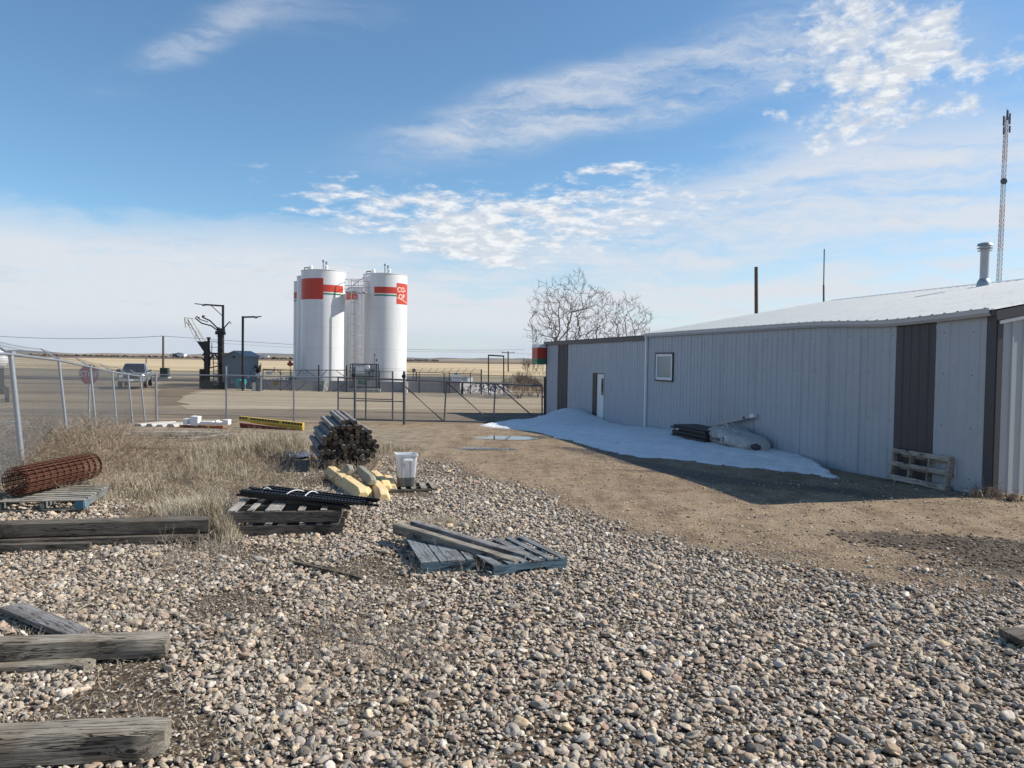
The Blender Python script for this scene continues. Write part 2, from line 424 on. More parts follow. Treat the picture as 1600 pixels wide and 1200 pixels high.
for j, y in enumerate(ys):
    for i, x in enumerate(xs):
        vv[j, i] = (x, y, terrain(x, y) if (-60 < x < 30 and y < 95) else terrain(200, y))
        k = j * nx + i
        if abs(x) < 30 and 3 < y < 30:
            gr[k] = gravel_at(x, y)
            wt[k] = min(1, sum(s * ell(x, y, c, a, b, th) for c, a, b, th, s in WETS))
            wd[k] = sstep(-1.4, -3.2, x + mn.noise(Vector((x * .5, y * .5, 8))) * 1.2) * sstep(9.5, 14, y + mn.noise(Vector((x, y, 2)))) * sstep(31, 26, y)
        elif abs(x) < 60 and y < 3: gr[k] = 1
idx = np.arange(ny * nx).reshape(ny, nx)
fc = np.stack([idx[:-1, :-1], idx[:-1, 1:], idx[1:, 1:], idx[1:, :-1]], -1).reshape(-1, 4)
me = bpy.data.meshes.new('ground'); me.from_pydata(vv.reshape(-1, 3).tolist(), [], fc.tolist())
for nm, ar in (('gravel', gr), ('wet', wt), ('weed', wd)):
    a = me.attributes.new(nm, 'FLOAT', 'POINT'); a.data.foreach_set('value', ar.astype(np.float32))
me.polygons.foreach_set('use_smooth', [True] * len(me.polygons))
mt, t, b, pos, obj = new_mat('ground_material')
GR, WT, WD = t.attr('gravel'), t.attr('wet'), t.attr('weed')
n_b = t.noise(pos, .35, 5, .6); n_m = t.noise(pos, 2.1, 6, .62); n_s = t.noise(pos, 22, 4, .65); n_f = t.noise(pos, 90, 3, .6)
st = t.noise(t.mapping(pos, (1.5, .28, 1), (0, 0, R(-16))), 1.2, 6, .66, .35)      # wheel and water marks
dirt = t.ramp(t.math('MULTIPLY_ADD', n_m, .5, t.math('MULTIPLY', st, .5)), [(.34, (.125, .085, .052)), (.44, (.215, .150, .092)), (.52, (.30, .220, .138)), (.64, (.395, .30, .198))])
dirt = t.mix(t.math('MULTIPLY', t.smooth(n_s, .50, .68), .6), dirt, (.14, .105, .072))
dirt = t.mix(t.math('MULTIPLY', t.smooth(n_f, .58, .72), .55), dirt, (.50, .44, .35))
peb = t.vor(pos, 26, 'F1', 'Distance'); pc = t.vor(pos, 26, 'F1', 'Color')
pm = t.math('MULTIPLY', t.smooth(peb, .34, .24), t.smooth(t.noise(pos, 1.3, 4, .7), .47, .58))
sepc = t.node('ShaderNodeSeparateColor'); t.put(sepc.inputs[0], pc)
pcol = t.ramp(sepc.outputs[0], [(0, (.16, .14, .12)), (.3, (.36, .32, .27)), (.6, (.48, .44, .38)), (.8, (.40, .30, .22)), (1, (.6, .57, .5))])
dirt = t.mix(t.math('MULTIPLY', pm, .85), dirt, pcol)
gd = t.mix(t.smooth(n_s, .4, .6), (.060, .044, .030), (.165, .120, .078))           # soil between the stones, darkened to paint in the shade of the gaps
pe2 = t.vor(pos, 19, 'F1', 'Distance'); pc2 = t.vor(pos, 19, 'F1', 'Color'); s2 = t.node('ShaderNodeSeparateColor'); t.put(s2.inputs[0], pc2)
pcol2 = t.ramp(s2.outputs[1], [(0, (.12, .11, .10)), (.3, (.33, .30, .26)), (.55, (.46, .42, .36)), (.8, (.38, .29, .23)), (1, (.62, .60, .54))])
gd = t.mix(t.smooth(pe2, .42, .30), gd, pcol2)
weed = t.mix(t.smooth(n_m, .40, .62), (.15, .115, .08), (.31, .25, .175))
weed = t.mix(t.smooth(n_s, .46, .62), weed, (.40, .34, .25))
cl = t.noise(t.mapping(pos, (3.2, 9, 1), (0, 0, R(10))), 1.0, 6, .72, .2); cl2 = t.noise(pos, 11, 5, .7)
dirt = t.mix(t.math('MULTIPLY', t.smooth(cl, .54, .63), .48), dirt, (.125, .088, .056))
dirt = t.mix(t.math('MULTIPLY', t.smooth(cl2, .56, .66), .5), dirt, (.45, .37, .265))
c1 = t.mix(t.math('MULTIPLY', WD, .85), dirt, weed)
gm = t.smooth(t.math('ADD', GR, t.math('MULTIPLY', t.math('SUBTRACT', n_m, .5), .9)), .32, .62)
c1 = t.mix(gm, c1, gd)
wm = t.smooth(t.math('ADD', WT, t.math('MULTIPLY', t.math('SUBTRACT', t.math('MULTIPLY_ADD', st, .45, t.math('MULTIPLY_ADD', n_s, .3, t.math('MULTIPLY', n_m, .25))), .5), 5.5)), .40, .95)
c1 = t.mix(t.math('MULTIPLY', wm, .86), c1, t.mix(t.smooth(n_s, .45, .6), (.030, .022, .017), (.095, .070, .048)))
# beyond the fence
spz = t.node('ShaderNodeSeparateXYZ'); t.put(spz.inputs[0], pos)
yy = spz.outputs[1]
sf = t.noise(t.mapping(pos, (.02, .32, 1)), 1.0, 6, .65, .4)
sf2 = t.noise(t.mapping(pos, (.10, 1.3, 1)), 1.0, 4, .65, .2)
yard = t.ramp(t.math('MULTIPLY_ADD', sf, .6, t.math('MULTIPLY', sf2, .4)), [(.36, (.105, .083, .060)), (.47, (.225, .175, .118)), (.56, (.305, .240, .165)), (.68, (.37, .30, .21))])
yard = t.mix(t.math('MULTIPLY', t.smooth(n_m, .55, .7), .3), yard, (.15, .12, .09))
c1 = t.mix(t.smooth(yy, 31.5, 34), c1, yard)
far = t.ramp(t.noise(t.mapping(pos, (.002, .03, 1)), 1.0, 6, .65, .3), [(.35, (.16, .13, .10)), (.55, (.26, .215, .16)), (.7, (.34, .29, .20))])
c1 = t.mix(t.smooth(yy, 78, 92), c1, far)
t.put(b.inputs['Base Color'], c1)
t.put(b.inputs['Roughness'], t.math('MULTIPLY_ADD', wm, -.45, .93)); b.inputs['Specular IOR Level'].default_value = .25
hh = t.math('ADD', t.math('MULTIPLY', n_s, .6), t.math('ADD', t.math('MULTIPLY', n_m, 1.1), t.math('MULTIPLY', t.math('MULTIPLY', t.smooth(peb, .36, .1), pm), .5)))
hh = t.math('ADD', hh, t.math('MULTIPLY', t.math('MULTIPLY', t.smooth(pe2, .45, .1), gm), 1.0))
hh = t.math('ADD', hh, t.math('MULTIPLY', n_f, .25)); hh = t.math('ADD', hh, t.math('MULTIPLY_ADD', cl, 1.2, cl2))
t.put(b.inputs['Normal'], t.bump(hh, .9, .035))
me.materials.append(mt)
ground = bpy.data.objects.new('ground', me); C.objects.link(ground); struct(ground)

# ---- sheets lying on the ground, shaped by outlines on it
def sheet(name, outline, mat, lift, sub=1.0, kind='structure', wob=.0, wave=None):
    """flat sheet following the terrain inside an outline of ground points"""
    bm = bmesh.new(); pts = []
    n = len(outline)
    for i in range(n):
        a, b_ = Vector(outline[i]).to_2d(), Vector(outline[(i + 1) % n]).to_2d(); L = (b_ - a).length; k = max(1, int(L / sub))
        for j in range(k):
            p = a.lerp(b_, j / k)
            if wob: p += Vector((mn.noise(Vector((p.x * 1.1, p.y * 1.1, 5))), mn.noise(Vector((p.x * 1.1, p.y * 1.1, 15))))) * wob
            pts.append(p)
    vsx = [bm.verts.new((p.x, p.y, 0)) for p in pts]
    f = bm.faces.new(vsx); bmesh.ops.triangulate(bm, faces=[f])
    for it in range(3):
        es = [e for e in bm.edges if e.calc_length() > sub * 2.2]
        if not es: break
        bmesh.ops.subdivide_edges(bm, edges=es, cuts=1); bmesh.ops.triangulate(bm, faces=bm.faces[:])
    for v in bm.verts: v.co.z = terrain(v.co.x, v.co.y) + lift
    bmesh.ops.recalc_face_normals(bm, faces=bm.faces)
    if sum(f.normal.z for f in bm.faces) < 0: bmesh.ops.reverse_faces(bm, faces=bm.faces[:])
    me = bpy.data.meshes.new(name); bm.to_mesh(me); bm.free(); me.materials.append(mat)
    o = bpy.data.objects.new(name, me); C.objects.link(o); o['kind'] = kind; return o
def banded(name, stops, sc=(.004, .08, 1), fine=.35, tint=None):
    mt, t, b, pos, obj = new_mat(name)
    a = t.noise(t.mapping(pos, sc), 1.0, 6, .65, .3); c = t.noise(pos, fine, 4, .7)
    t.put(b.inputs['Base Color'], t.ramp(t.math('MULTIPLY_ADD', a, .7, t.math('MULTIPLY', c, .3)), stops))
    b.inputs['Roughness'].default_value = .95; b.inputs['Specular IOR Level'].default_value = .1; return mt
gold = banded('stubble_field', [(.36, (.36, .275, .165)), (.5, (.47, .375, .24)), (.64, (.54, .44, .29))], (.0015, .03, 1), .02)
ditch = banded('ditch_grass', [(.36, (.14, .125, .085)), (.5, (.235, .205, .145)), (.64, (.32, .28, .20))], (.01, .25, 1), .2)
asph = banded('asphalt_road', [(.4, (.055, .052, .050)), (.6, (.10, .095, .09))], (.02, .6, 1), .5)
plow = banded('ploughed_field', [(.36, (.10, .078, .060)), (.5, (.16, .125, .098)), (.64, (.22, .175, .135))], (.002, .02, 1), .03)
dirtdark = banded('dark_dirt', [(.38, (.12, .09, .062)), (.6, (.20, .155, .11))], (.1, .6, 1), .8)
padm = banded('pad_gravel', [(.38, (.25, .205, .145)), (.5, (.315, .262, .19)), (.62, (.38, .32, .24))], (.06, .8, 1), 1.2)
wetroad = banded('wet_road', [(.36, (.10, .084, .066)), (.5, (.175, .145, .110)), (.64, (.26, .212, .155))], (.03, 1.0, 1), .6)
def rect(x0, x1, y0, y1, sk=0): return [(x0, y0, 0), (x1, y0 + sk, 0), (x1, y1 + sk, 0), (x0, y1, 0)]
sheet('verge', rect(-900, 700, 96, 131, 4), ditch, .03, 60)
sheet('road', rect(-900, 700, 84, 92, 3), asph, .05, 60)
sheet('field', rect(-2500, 2500, 131.5, 560, 20), gold, .06, 400)
sheet('ploughed_field', rect(-3500, 3500, 590, 1300, 0), plow, .10, 600)
sheet('path', [G(*p) for p in [(276, 630), (290, 619), (318, 611), (420, 606), (760, 616), (1000, 622), (1150, 640), (700, 640), (400, 640), (290, 640)]], padm, .012, 1.5, wob=.4)
dk = sheet('road', [G(*p) for p in [(-250, 652), (60, 650), (243, 648), (420, 651), (620, 656), (900, 662), (900, 648), (600, 643), (430, 642), (240, 640), (0, 640), (-300, 642)]], wetroad, .010, 2.0, wob=.3)
sheet('dirt_road', [G(*p) for p in [(244, 634), (298, 633), (276, 627), (288, 617), (312, 609), (300, 607), (262, 606), (246, 610)]], dirtdark, .016, 1.2, wob=.3)

# hills on the horizon, low ridges with uneven crests
def ridge(name, x0, x1, y, h0, amp, depth, mat, seed, freq=.004):
    mb = MB(); n = 160; rows = [(-depth, 0), (-depth * .4, .55), (0, 1), (depth * .6, .5), (depth, 0)]; vs = []
    for i in range(n + 1):
        x = x0 + (x1 - x0) * i / n; e = min(1, i / 8, (n - i) / 8)
        hgt = (h0 + amp * mn.fractal(Vector((x * freq, seed, 0)), .6, 2.2, 5)) * e
        for dy, k in rows: vs.append((x, y + dy, -.5 + max(.1, hgt) * k))
    m_ = len(rows); mb.add(vs, [(i * m_ + j, (i + 1) * m_ + j, (i + 1) * m_ + j + 1, i * m_ + j + 1) for i in range(n) for j in range(m_ - 1)])
    o = mb.build(name, mat, smooth=True); struct(o); return o
hillm = banded('hill_grass', [(.36, (.155, .125, .100)), (.5, (.24, .20, .155)), (.62, (.36, .31, .24))], (.001, .004, 1), .01)
hillf = banded('far_hill', [(.36, (.13, .13, .135)), (.62, (.20, .195, .19))], (.0006, .002, 1), .004)  # muted greys put the haze of distance into the hill colour
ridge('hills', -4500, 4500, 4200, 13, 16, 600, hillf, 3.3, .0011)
ridge('hills', -2400, 900, 1900, 5.0, 7, 260, hillm, 9.1, .0024)
ridge('hill', 72, 480, 420, 3.3, 1.6, 60, plow, 5.2, .02)
ridge('hill', 150, 900, 500, 5.0, 1.0, 60, hillm, 2.2, .01)

scene.cycles.max_bounces = 5; scene.cycles.diffuse_bounces = 3; scene.cycles.glossy_bounces = 2; scene.cycles.transmission_bounces = 2; scene.cycles.transparent_max_bounces = 4
# ------------------------------------------------------------------ river stones
tmpl = bpy.data.collections.new('stone_shapes')        # never linked to the scene: source shapes for the instances
def stone_material():
    mt, t, b, pos, obj = new_mat('stone')
    oi = t.node('ShaderNodeObjectInfo'); r = oi.outputs['Random']
    base = t.ramp(r, [(0, (.085, .080, .078)), (.09, (.16, .15, .14)), (.2, (.27, .26, .24)), (.33, (.42, .385, .32)), (.45, (.36, .27, .195)), (.54, (.52, .455, .35)),
                      (.62, (.35, .23, .18)), (.69, (.58, .53, .46)), (.79, (.29, .28, .275)), (.87, (.58, .45, .29)), (.93, (.74, .71, .64)), (1, (.24, .165, .125))])
    r2 = t.math('FRACT', t.math('MULTIPLY', r, 37.7))
    v = t.vmath('ADD', obj, t.vmath('MULTIPLY', (1, 1, 1), t.math('MULTIPLY', r, 50)))
    n = t.noise(v, 2.2, 4, .65); f = t.noise(v, 14, 3, .7)
    c = t.mix(t.math('MULTIPLY', t.smooth(n, .42, .66), .4), base, t.mix(r2, (.13, .115, .10), (.55, .52, .47)))
    c = t.mix(t.math('MULTIPLY', t.smooth(f, .56, .68), .4), c, (.10, .095, .09))
    c = t.mix(.10, c, (.36, .25, .14)); c = t.mix(1.0, c, (1.08, 1.045, 1.0), 'MULTIPLY')
    t.put(b.inputs['Base Color'], c); b.inputs['Roughness'].default_value = .75; b.inputs['Specular IOR Level'].default_value = .35
    t.put(b.inputs['Normal'], t.bump(f, .35, .06)); return mt
stone_m = stone_material()
for k in range(12):
    bm = bmesh.new(); bmesh.ops.create_icosphere(bm, subdivisions=3, radius=.5)
    sx, sy, sz = 1, random.uniform(.62, .9), random.uniform(.42, .68)
    for v in bm.verts:
        q = v.co.normalized(); o3 = Vector((k * 5.1, 2, 1))
        rr = 1 + .30 * mn.noise(q * 1.2 + o3) + .16 * mn.noise(q * 2.8 + o3)
        cut = q.dot(Vector((math.sin(k * 2.1), math.cos(k * 1.3), .5)).normalized())
        if cut > .55: rr *= (.55 / cut) ** .9
        cu2 = q.dot(Vector((math.cos(k * 3.7), math.sin(k * 2.9), .3 + .1 * (k % 3))).normalized())
        if cu2 > .60: rr *= (.60 / cu2) ** .9
        cu3 = q.dot(Vector((-math.cos(k * 1.7), .4, math.sin(k * 4.1))).normalized())
        if cu3 > .66 and k % 2: rr *= .66 / cu3
        v.co = Vector((v.co.x * sx, v.co.y * sy, v.co.z * sz)) * rr
    mm = bpy.data.meshes.new('stone_shape'); bm.to_mesh(mm); bm.free(); mm.materials.append(stone_m)
    mm.polygons.foreach_set('use_smooth', [True] * len(mm.polygons))
    tmpl.objects.link(bpy.data.objects.new('stone_shape', mm))
# keep-out boxes are not needed: everything rests on or in the stones
pts = []
N = 0
def scatter(y0, y1, dens):
    out = []
    y = y0
    while y < y1:
        wd_ = .70 * y + .6; n = int(dens(y) * wd_ * 2 * .5)
        xs_ = rng.uniform(-wd_, wd_, n); ys_ = rng.uniform(y, y + .5, n); out.append(np.stack([xs_, ys_], 1)); y += .5
    return np.concatenate(out)
cand = scatter(3.6, 22.0, lambda y: 930 if y < 11 else 930 - 500 * min(1, (y - 11) / 9))
px_, rot_, scl_, ix_ = [], [], [], []
for x, y in cand:
    if y > 16 and x > 3: continue
    g = gravel_at(x, y) * (1 - .0 * x)
    # leaf litter and soil show between the stones at the left
    lit = sstep(.0, .45, mn.noise(Vector((x * .9, y * .9, 30)))) * sstep(1.5, -2.0, x) * .72
    pr = g ** 1.2 * (1 - lit)
    loose = .05 if x > -2 else .06
    if rng.random() > max(pr, loose): continue
    z = terrain(x, y)
    s = float(np.clip(rng.lognormal(math.log(.037), .44), .018, .135))
    if pr < .45: s *= .62
    elif rng.random() < .006: s *= 1.6
    px_.append((x, y, z + s * .12 + rng.uniform(-.006, .018)))
    rot_.append((rng.normal(0, .3), rng.normal(0, .3), rng.uniform(0, 6.283)))
    scl_.append((s, s, s * rng.uniform(.62, 1.05))); ix_.append(int(rng.integers(0, 12)))
gm_ = bpy.data.meshes.new('gravel'); gm_.from_pydata(px_, [], [])
a = gm_.attributes.new('rot', 'FLOAT_VECTOR', 'POINT'); a.data.foreach_set('vector', np.array(rot_, np.float32).ravel())
a = gm_.attributes.new('scl', 'FLOAT_VECTOR', 'POINT'); a.data.foreach_set('vector', np.array(scl_, np.float32).ravel())
a = gm_.attributes.new('ix', 'INT', 'POINT'); a.data.foreach_set('value', np.array(ix_, np.int32))
gm_.materials.append(stone_m)
gravel = bpy.data.objects.new('gravel', gm_); C.objects.link(gravel); gravel['kind'] = 'stuff'
tag(gravel, 'rounded multicoloured river stones covering the yard in the foreground', 'gravel')
ng = bpy.data.node_groups.new('scatter_stones', 'GeometryNodeTree')
ng.interface.new_socket('Geometry', in_out='INPUT', socket_type='NodeSocketGeometry'); ng.interface.new_socket('Geometry', in_out='OUTPUT', socket_type='NodeSocketGeometry')
gi = ng.nodes.new('NodeGroupInput'); go = ng.nodes.new('NodeGroupOutput'); ip = ng.nodes.new('GeometryNodeInstanceOnPoints')
ci_ = ng.nodes.new('GeometryNodeCollectionInfo'); ci_.inputs['Collection'].default_value = tmpl
ci_.inputs['Separate Children'].default_value = True; ci_.inputs['Reset Children'].default_value = True
def na(nm, ty):
    n_ = ng.nodes.new('GeometryNodeInputNamedAttribute'); n_.data_type = ty; n_.inputs['Name'].default_value = nm
    return [o_ for o_ in n_.outputs if o_.enabled and o_.name == 'Attribute'][0]
e2r = ng.nodes.new('FunctionNodeEulerToRotation')
L = ng.links.new
L(gi.outputs[0], ip.inputs['Points']); L(ci_.outputs[0], ip.inputs['Instance']); ip.inputs['Pick Instance'].default_value = True
L(na('ix', 'INT'), ip.inputs['Instance Index']); L(na('rot', 'FLOAT_VECTOR'), e2r.inputs[0]); L(e2r.outputs[0], ip.inputs['Rotation'])
L(na('scl', 'FLOAT_VECTOR'), ip.inputs['Scale']); L(ip.outputs[0], go.inputs[0])
gravel.modifiers.new('scatter', 'NODES').node_group = ng
print('STONES', len(px_))

# small pebbles and clods bedded in the dirt
def scatter_object(name, label, cat, coll, P3, RT_, SC, IX, mat):
    m_ = bpy.data.meshes.new(name); m_.from_pydata(P3, [], [])
    a = m_.attributes.new('rot', 'FLOAT_VECTOR', 'POINT'); a.data.foreach_set('vector', np.array(RT_, np.float32).ravel())
    a = m_.attributes.new('scl', 'FLOAT_VECTOR', 'POINT'); a.data.foreach_set('vector', np.array(SC, np.float32).ravel())
    a = m_.attributes.new('ix', 'INT', 'POINT'); a.data.foreach_set('value', np.array(IX, np.int32)); m_.materials.append(mat)
    o = bpy.data.objects.new(name, m_); C.objects.link(o); o['kind'] = 'stuff'; tag(o, label, cat)
    g2 = ng.copy() if coll is not tmpl else ng
    if coll is not tmpl:
        for n_ in g2.nodes:
            if n_.bl_idname == 'GeometryNodeCollectionInfo': n_.inputs['Collection'].default_value = coll
    o.modifiers.new('scatter', 'NODES').node_group = g2; return o
clod_m = simple('mud_clod', (.085, .060, .040), .85, 0, .3, 6, .4)
tan_m = simple('dirt_clod', (.24, .175, .112), .95, 0, .3, 6, .4)
def clod_coll(nm, mat):
    cc = bpy.data.collections.new(nm)
    for k in range(6):
        bm = bmesh.new(); bmesh.ops.create_icosphere(bm, subdivisions=2, radius=.5)
        for v in bm.verts:
            q = v.co.normalized(); v.co *= 1 + .45 * mn.noise(q * 1.8 + Vector((k * 3, 9, 1))) + .2 * mn.noise(q * 4 + Vector((k, 2, 1))); v.co.z *= .55
        mm = bpy.data.meshes.new('clod_shape'); bm.to_mesh(mm); bm.free(); mm.materials.append(mat); cc.objects.link(bpy.data.objects.new('clod_shape', mm))
    return cc
A1_, A2_, A3_ = ([], [], [], []), ([], [], [], []), ([], [], [], [])
for k in range(60000):
    y = 6 + 24 * rng.random() ** 1.3; x = rng.uniform(-3, .70 * y); g = gravel_at(x, y)
    if g > .75 or mn.noise(Vector((x * .7, y * 1.6, 50))) + .5 * mn.noise(Vector((x * 3, y * 5, 51))) < -.05 + rng.normal(0, .15) - .3 * g: continue
    wv = sum(s * ell(x, y, c, a, b, th) for c, a, b, th, s in WETS[:4])
    T = A3_ if wv > .35 and rng.random() < .8 else (A1_ if rng.random() < .45 else A2_)
    s = float(np.clip(rng.lognormal(math.log(.017 if T is not A3_ else .032), .45), .008, .075))
    T[0].append((x, y, terrain(x, y) + s * .1)); T[1].append((0, 0, rng.uniform(0, 6.28))); T[2].append((s, s, s * .8)); T[3].append(int(rng.integers(0, 6)))
scatter_object('gravel', 'small loose pebbles trodden into the tan dirt of the driveway', 'gravel', tmpl, *A1_, stone_m)
scatter_object('soil', 'crumbs of dry tan dirt scattered over the driveway', 'soil', clod_coll('clod_shapes', tan_m), *A2_, tan_m)
scatter_object('mud', 'dark wet mud clods in the churned patch near the stones', 'mud', clod_coll('mud_shapes', clod_m), *A3_, clod_m)
# ------------------------------------------------------------------ shared materials
M_WALL = simple('light_siding', (.395, .428, .455), .42, 0, .05, 1.2, spec=.4, grime=(.34, .365, .385))
M_WALL2 = simple('light_siding_low', (.395, .428, .46), .42, 0, .05, 1.2, spec=.4)
M_DARK = simple('charcoal_siding', (.060, .057, .062), .45, 0, .08, 1.5, spec=.4)
M_ROOF = simple('roof_sheet', (.62, .62, .59), .38, .15, .06, 1.5, spec=.5, grime=(.50, .495, .46))
M_GUT = simple('gutter_metal', (.50, .51, .51), .4, .1, .06, 3)
M_WHITE = simple('white_paint', (.78, .78, .77), .4, 0, .03, 3)
M_GALV = simple('galvanised', (.40, .42, .44), .42, .55, .15, 12)
M_GALVD = simple('weathered_galvanised', (.10, .108, .12), .5, .4, .18, 12)
M_WIRE = simple('wire', (.13, .14, .145), .55, .4, .15, 12)
M_BLACK = simple('black_steel', (.018, .018, .020), .5, .1, .2, 5)
M_RED = simple('red_paint', (.50, .045, .022), .45, 0, .06, 2)
M_GREEN = simple('green_paint', (.03, .19, .10), .45, 0, .06, 2)
M_CONC = simple('concrete', (.33, .335, .335), .9, 0, .12, 1.6, .3, spec=.2)
M_CONCL = simple('pale_concrete', (.50, .48, .43), .9, 0, .14, 4, .3, spec=.2)
M_GLASSD = simple('dark_glass', (.03, .035, .04), .08, 0, .05, 2, spec=.8)
M_RUBBER = simple('rubber', (.02, .02, .02), .8)

# ------------------------------------------------------------------ metal building on the right
WX0, WY0 = 8.70, 13.83
ANG = math.atan2(.2514, .9679)
gdir = Vector((math.cos(ANG), math.sin(ANG), 0)); ldir = Vector((-math.sin(ANG), math.cos(ANG), 0))
def wall_s(px, py=620):
    """distance along the long wall where the view ray meets it"""
    d = ray(px, py); n = -gdir; W0 = Vector((WX0, WY0, 0))
    tt = (W0 - EYE).dot(n) / d.dot(n); p = EYE + d * tt
    return (p - W0).dot(ldir), p.z
SL = 14.92; TL = 27.45
def ribbed(y0, y1, z0f, z1f, xoff=0.0, pitch=.228, rib=.05, dep=.020, axis='y', flip=False):
    """sheet with raised vertical ribs; z0f,z1f give bottom and top height along the run"""
    mb = MB(); prof = []
    y = y0; k = 0
    while y < y1 - 1e-6:
        e = min(y + pitch, y1)
        d_ = dep if k % 3 == 0 else dep * .7
        r_ = rib if k % 3 == 0 else rib * .7
        for (yy_, dd) in ((y, 0), (y + pitch - r_ - .02, 0), (y + pitch - r_ , d_), (y + pitch - .02, d_), (y + pitch, 0)):
            if yy_ <= e + 1e-6: prof.append((yy_, dd))
        y = e; k += 1
    if prof[-1][0] < y1: prof.append((y1, 0))
    vs = []
    for (s_, d_) in prof:
        for zf in (z0f, z1f):
            z = zf(s_)
            vs.append((xoff - d_, s_, z) if axis == 'y' else (s_, xoff - d_, z))
    mb.add(vs, [(2 * i, 2 * i + 2, 2 * i + 3, 2 * i + 1) for i in range(len(prof) - 1)])
    return mb
b1 = thing('metal_building', 'long grey ribbed metal shed with charcoal stripe, gutter and low pitched sheet roof', 'building', (WX0, WY0, 0), ANG)
EAVE = 3.42
def eave(y): return EAVE - .075 * math.exp(-((y - 2.6) / 1.6) ** 2) + .02 * sstep(.9, 0, y)
s_w0, s_w1 = wall_s(1398)[0], wall_s(1460)[0]       # charcoal stripe
s_c = wall_s(1541)[0]
lo = lambda y: -.12 if y < 22 else -.45
print('stripe', s_w0, s_w1, 'corner', s_c)
top = lambda y: EAVE + .02
win = wall_s(1025.5, 573)[0], wall_s(1053, 573)[0]
wz1, wz0 = wall_s(1040, 551)[1], wall_s(1040, 596)[1]
win = (min(win), max(win)); print('window', win, wz0, wz1)
mb = MB()
for (a_, b_) in ((max(s_c, .08), s_w1), (s_w0, win[0]), (win[1], SL)):
    r_ = ribbed(a_, b_, lo, top); mb.add(r_.v, r_.f)
r_ = ribbed(win[0], win[1], lo, lambda y: wz0); mb.add(r_.v, r_.f)
r_ = ribbed(win[0], win[1], lambda y: wz1, top); mb.add(r_.v, r_.f)
mb.cur = 1
for z in (.35, 1.3, 2.3, 3.1):
    y = .5
    while y < SL:
        if not (win[0] - .1 < y < win[1] + .1) and not (s_w1 < y < s_w0): mb.box((-.006, y, z + .01 * math.sin(y * 7)), (.010, .018, .018))
        y += .342
for px in (1252, 1296, 1126, 1345, 1180):
    s_ = wall_s(px)[0]; mb.box((-.0235, s_, 1.5), (.003, .006, 3.2))
wall = mb.build('wall', [M_WALL, simple('screw', (.13, .13, .14), .5, .6)], b1)
ribbed(s_w1 + .001, s_w0 - .001, lo, top, -.004).build('dark_stripe', M_DARK, b1)
mb = MB(); mb.box((-.012, s_c / 2 + .0, (EAVE - .12) / 2), (.03, s_c + .02, EAVE + .1)); mb.box((.06, -.012, (EAVE - .12) / 2), (.12, .03, EAVE + .1)); mb.build('corner_trim', M_DARK, b1)
# gable wall facing the camera side, roof 10 degrees
RW, RZ = 8.0, 4.92
def rz(x): return EAVE + (RZ - EAVE) * (x / RW if x < RW else 2 - x / RW)
gw = ribbed(.13, 16.0, lambda x: -.12, rz, 0, .25, .05, .028, 'x'); gw.build('gable_wall', simple('gable_siding', (.385, .41, .42), .45, 0, .05, 1.2, spec=.4), b1)
mb = MB(); mb.prism([(0, SL, -.2), (16, SL, -.2), (16, SL, EAVE), (8, SL, RZ), (0, SL, EAVE)], (0, .03, 0)); mb.prism([(16, .03, -.2), (16, SL, -.2), (16, SL, EAVE), (16, .03, EAVE)], (.03, 0, 0)); mb.build('rear_wall', M_WALL, b1)
# roof sheets, ribs run from eave to ridge
def roof_side(x0, x1, z0f, z1):
    mb = MB(); prof = []; y = -.12
    while y < SL + .12:
        for dy, dz in ((0, 0), (.20, 0), (.215, .045), (.265, .045), (.28, 0)): prof.append((y + dy, dz))
        y += .3048
    nxx = 8; vs = []
    for (y, dz) in prof:
        for i in range(nxx + 1):
            t_ = i / nxx; x = x0 + (x1 - x0) * t_
            z = z0f(y) * (1 - t_) + z1 * t_ + dz + .004 * mn.noise(Vector((x * 2, y * 2, 0)))
            vs.append((x, y, z + .05))
    n = nxx + 1
    mb.add(vs, [(i * n + j, (i + 1) * n + j, (i + 1) * n + j + 1, i * n + j + 1) for i in range(len(prof) - 1) for j in range(nxx)])
    return mb
rf = roof_side(-.16, RW, lambda y: eave(y), RZ)
r2 = roof_side(RW, 16.16, lambda y: RZ, EAVE); rf.add(r2.v, r2.f)
roof = rf.build('roof', M_ROOF, b1)
mb = MB(); mb.prism([(RW - .18, -.14, RZ + .06), (RW, -.14, RZ + .115), (RW + .18, -.14, RZ + .06)], (0, SL + .28, 0)); mb.build('ridge_cap', M_GUT, roof)
# gutter with a sag, its near end bent up
mb = MB(); n = 40; vs = []
prof = [(-.02, .03), (-.02, -.10), (-.10, -.105), (-.145, -.05), (-.15, .035), (-.135, .035), (-.128, -.045), (-.095, -.09), (-.035, -.088), (-.035, .03)]
for i in range(n + 1):
    y = .02 + (SL - .02) * i / n; z = eave(y) + .045
    for (x, dz) in prof: vs.append((x - .03 * sstep(1.2, 0, y), y, z + dz))
k = len(prof)
mb.add(vs, [(i * k + j, i * k + (j + 1) % k, (i + 1) * k + (j + 1) % k, (i + 1) * k + j) for i in range(n) for j in range(k)] + [tuple(range(k)), tuple(n * k + j for j in range(k))])
mb.build('gutter', M_GUT, b1)
mb = MB(); mb.box((-.055, SL - .06, 1.62), (.075, .10, 3.5)); mb.bar((-.06, SL - .06, 3.3), (-.09, SL - .06, 3.42), .1, .09); mb.build('downspout', M_WHITE, b1, bevel=.008)
mb = MB()
for x0_, x1_ in ((0.0, 8), (16, 8)):
    mb.bar((x0_ - .13 * (1 if x0_ == 0 else -1), -.09, rz(0) - .045), (x1_, -.09, RZ - .02), .05, .17)
mb.build('rake_trim', M_DARK, b1)
mb = MB()
for x0_, x1_ in ((0.02, 8), (15.98, 8)): mb.bar((x0_, -.045, rz(0) - .16), (x1_, -.045, RZ - .13), .03, .06)
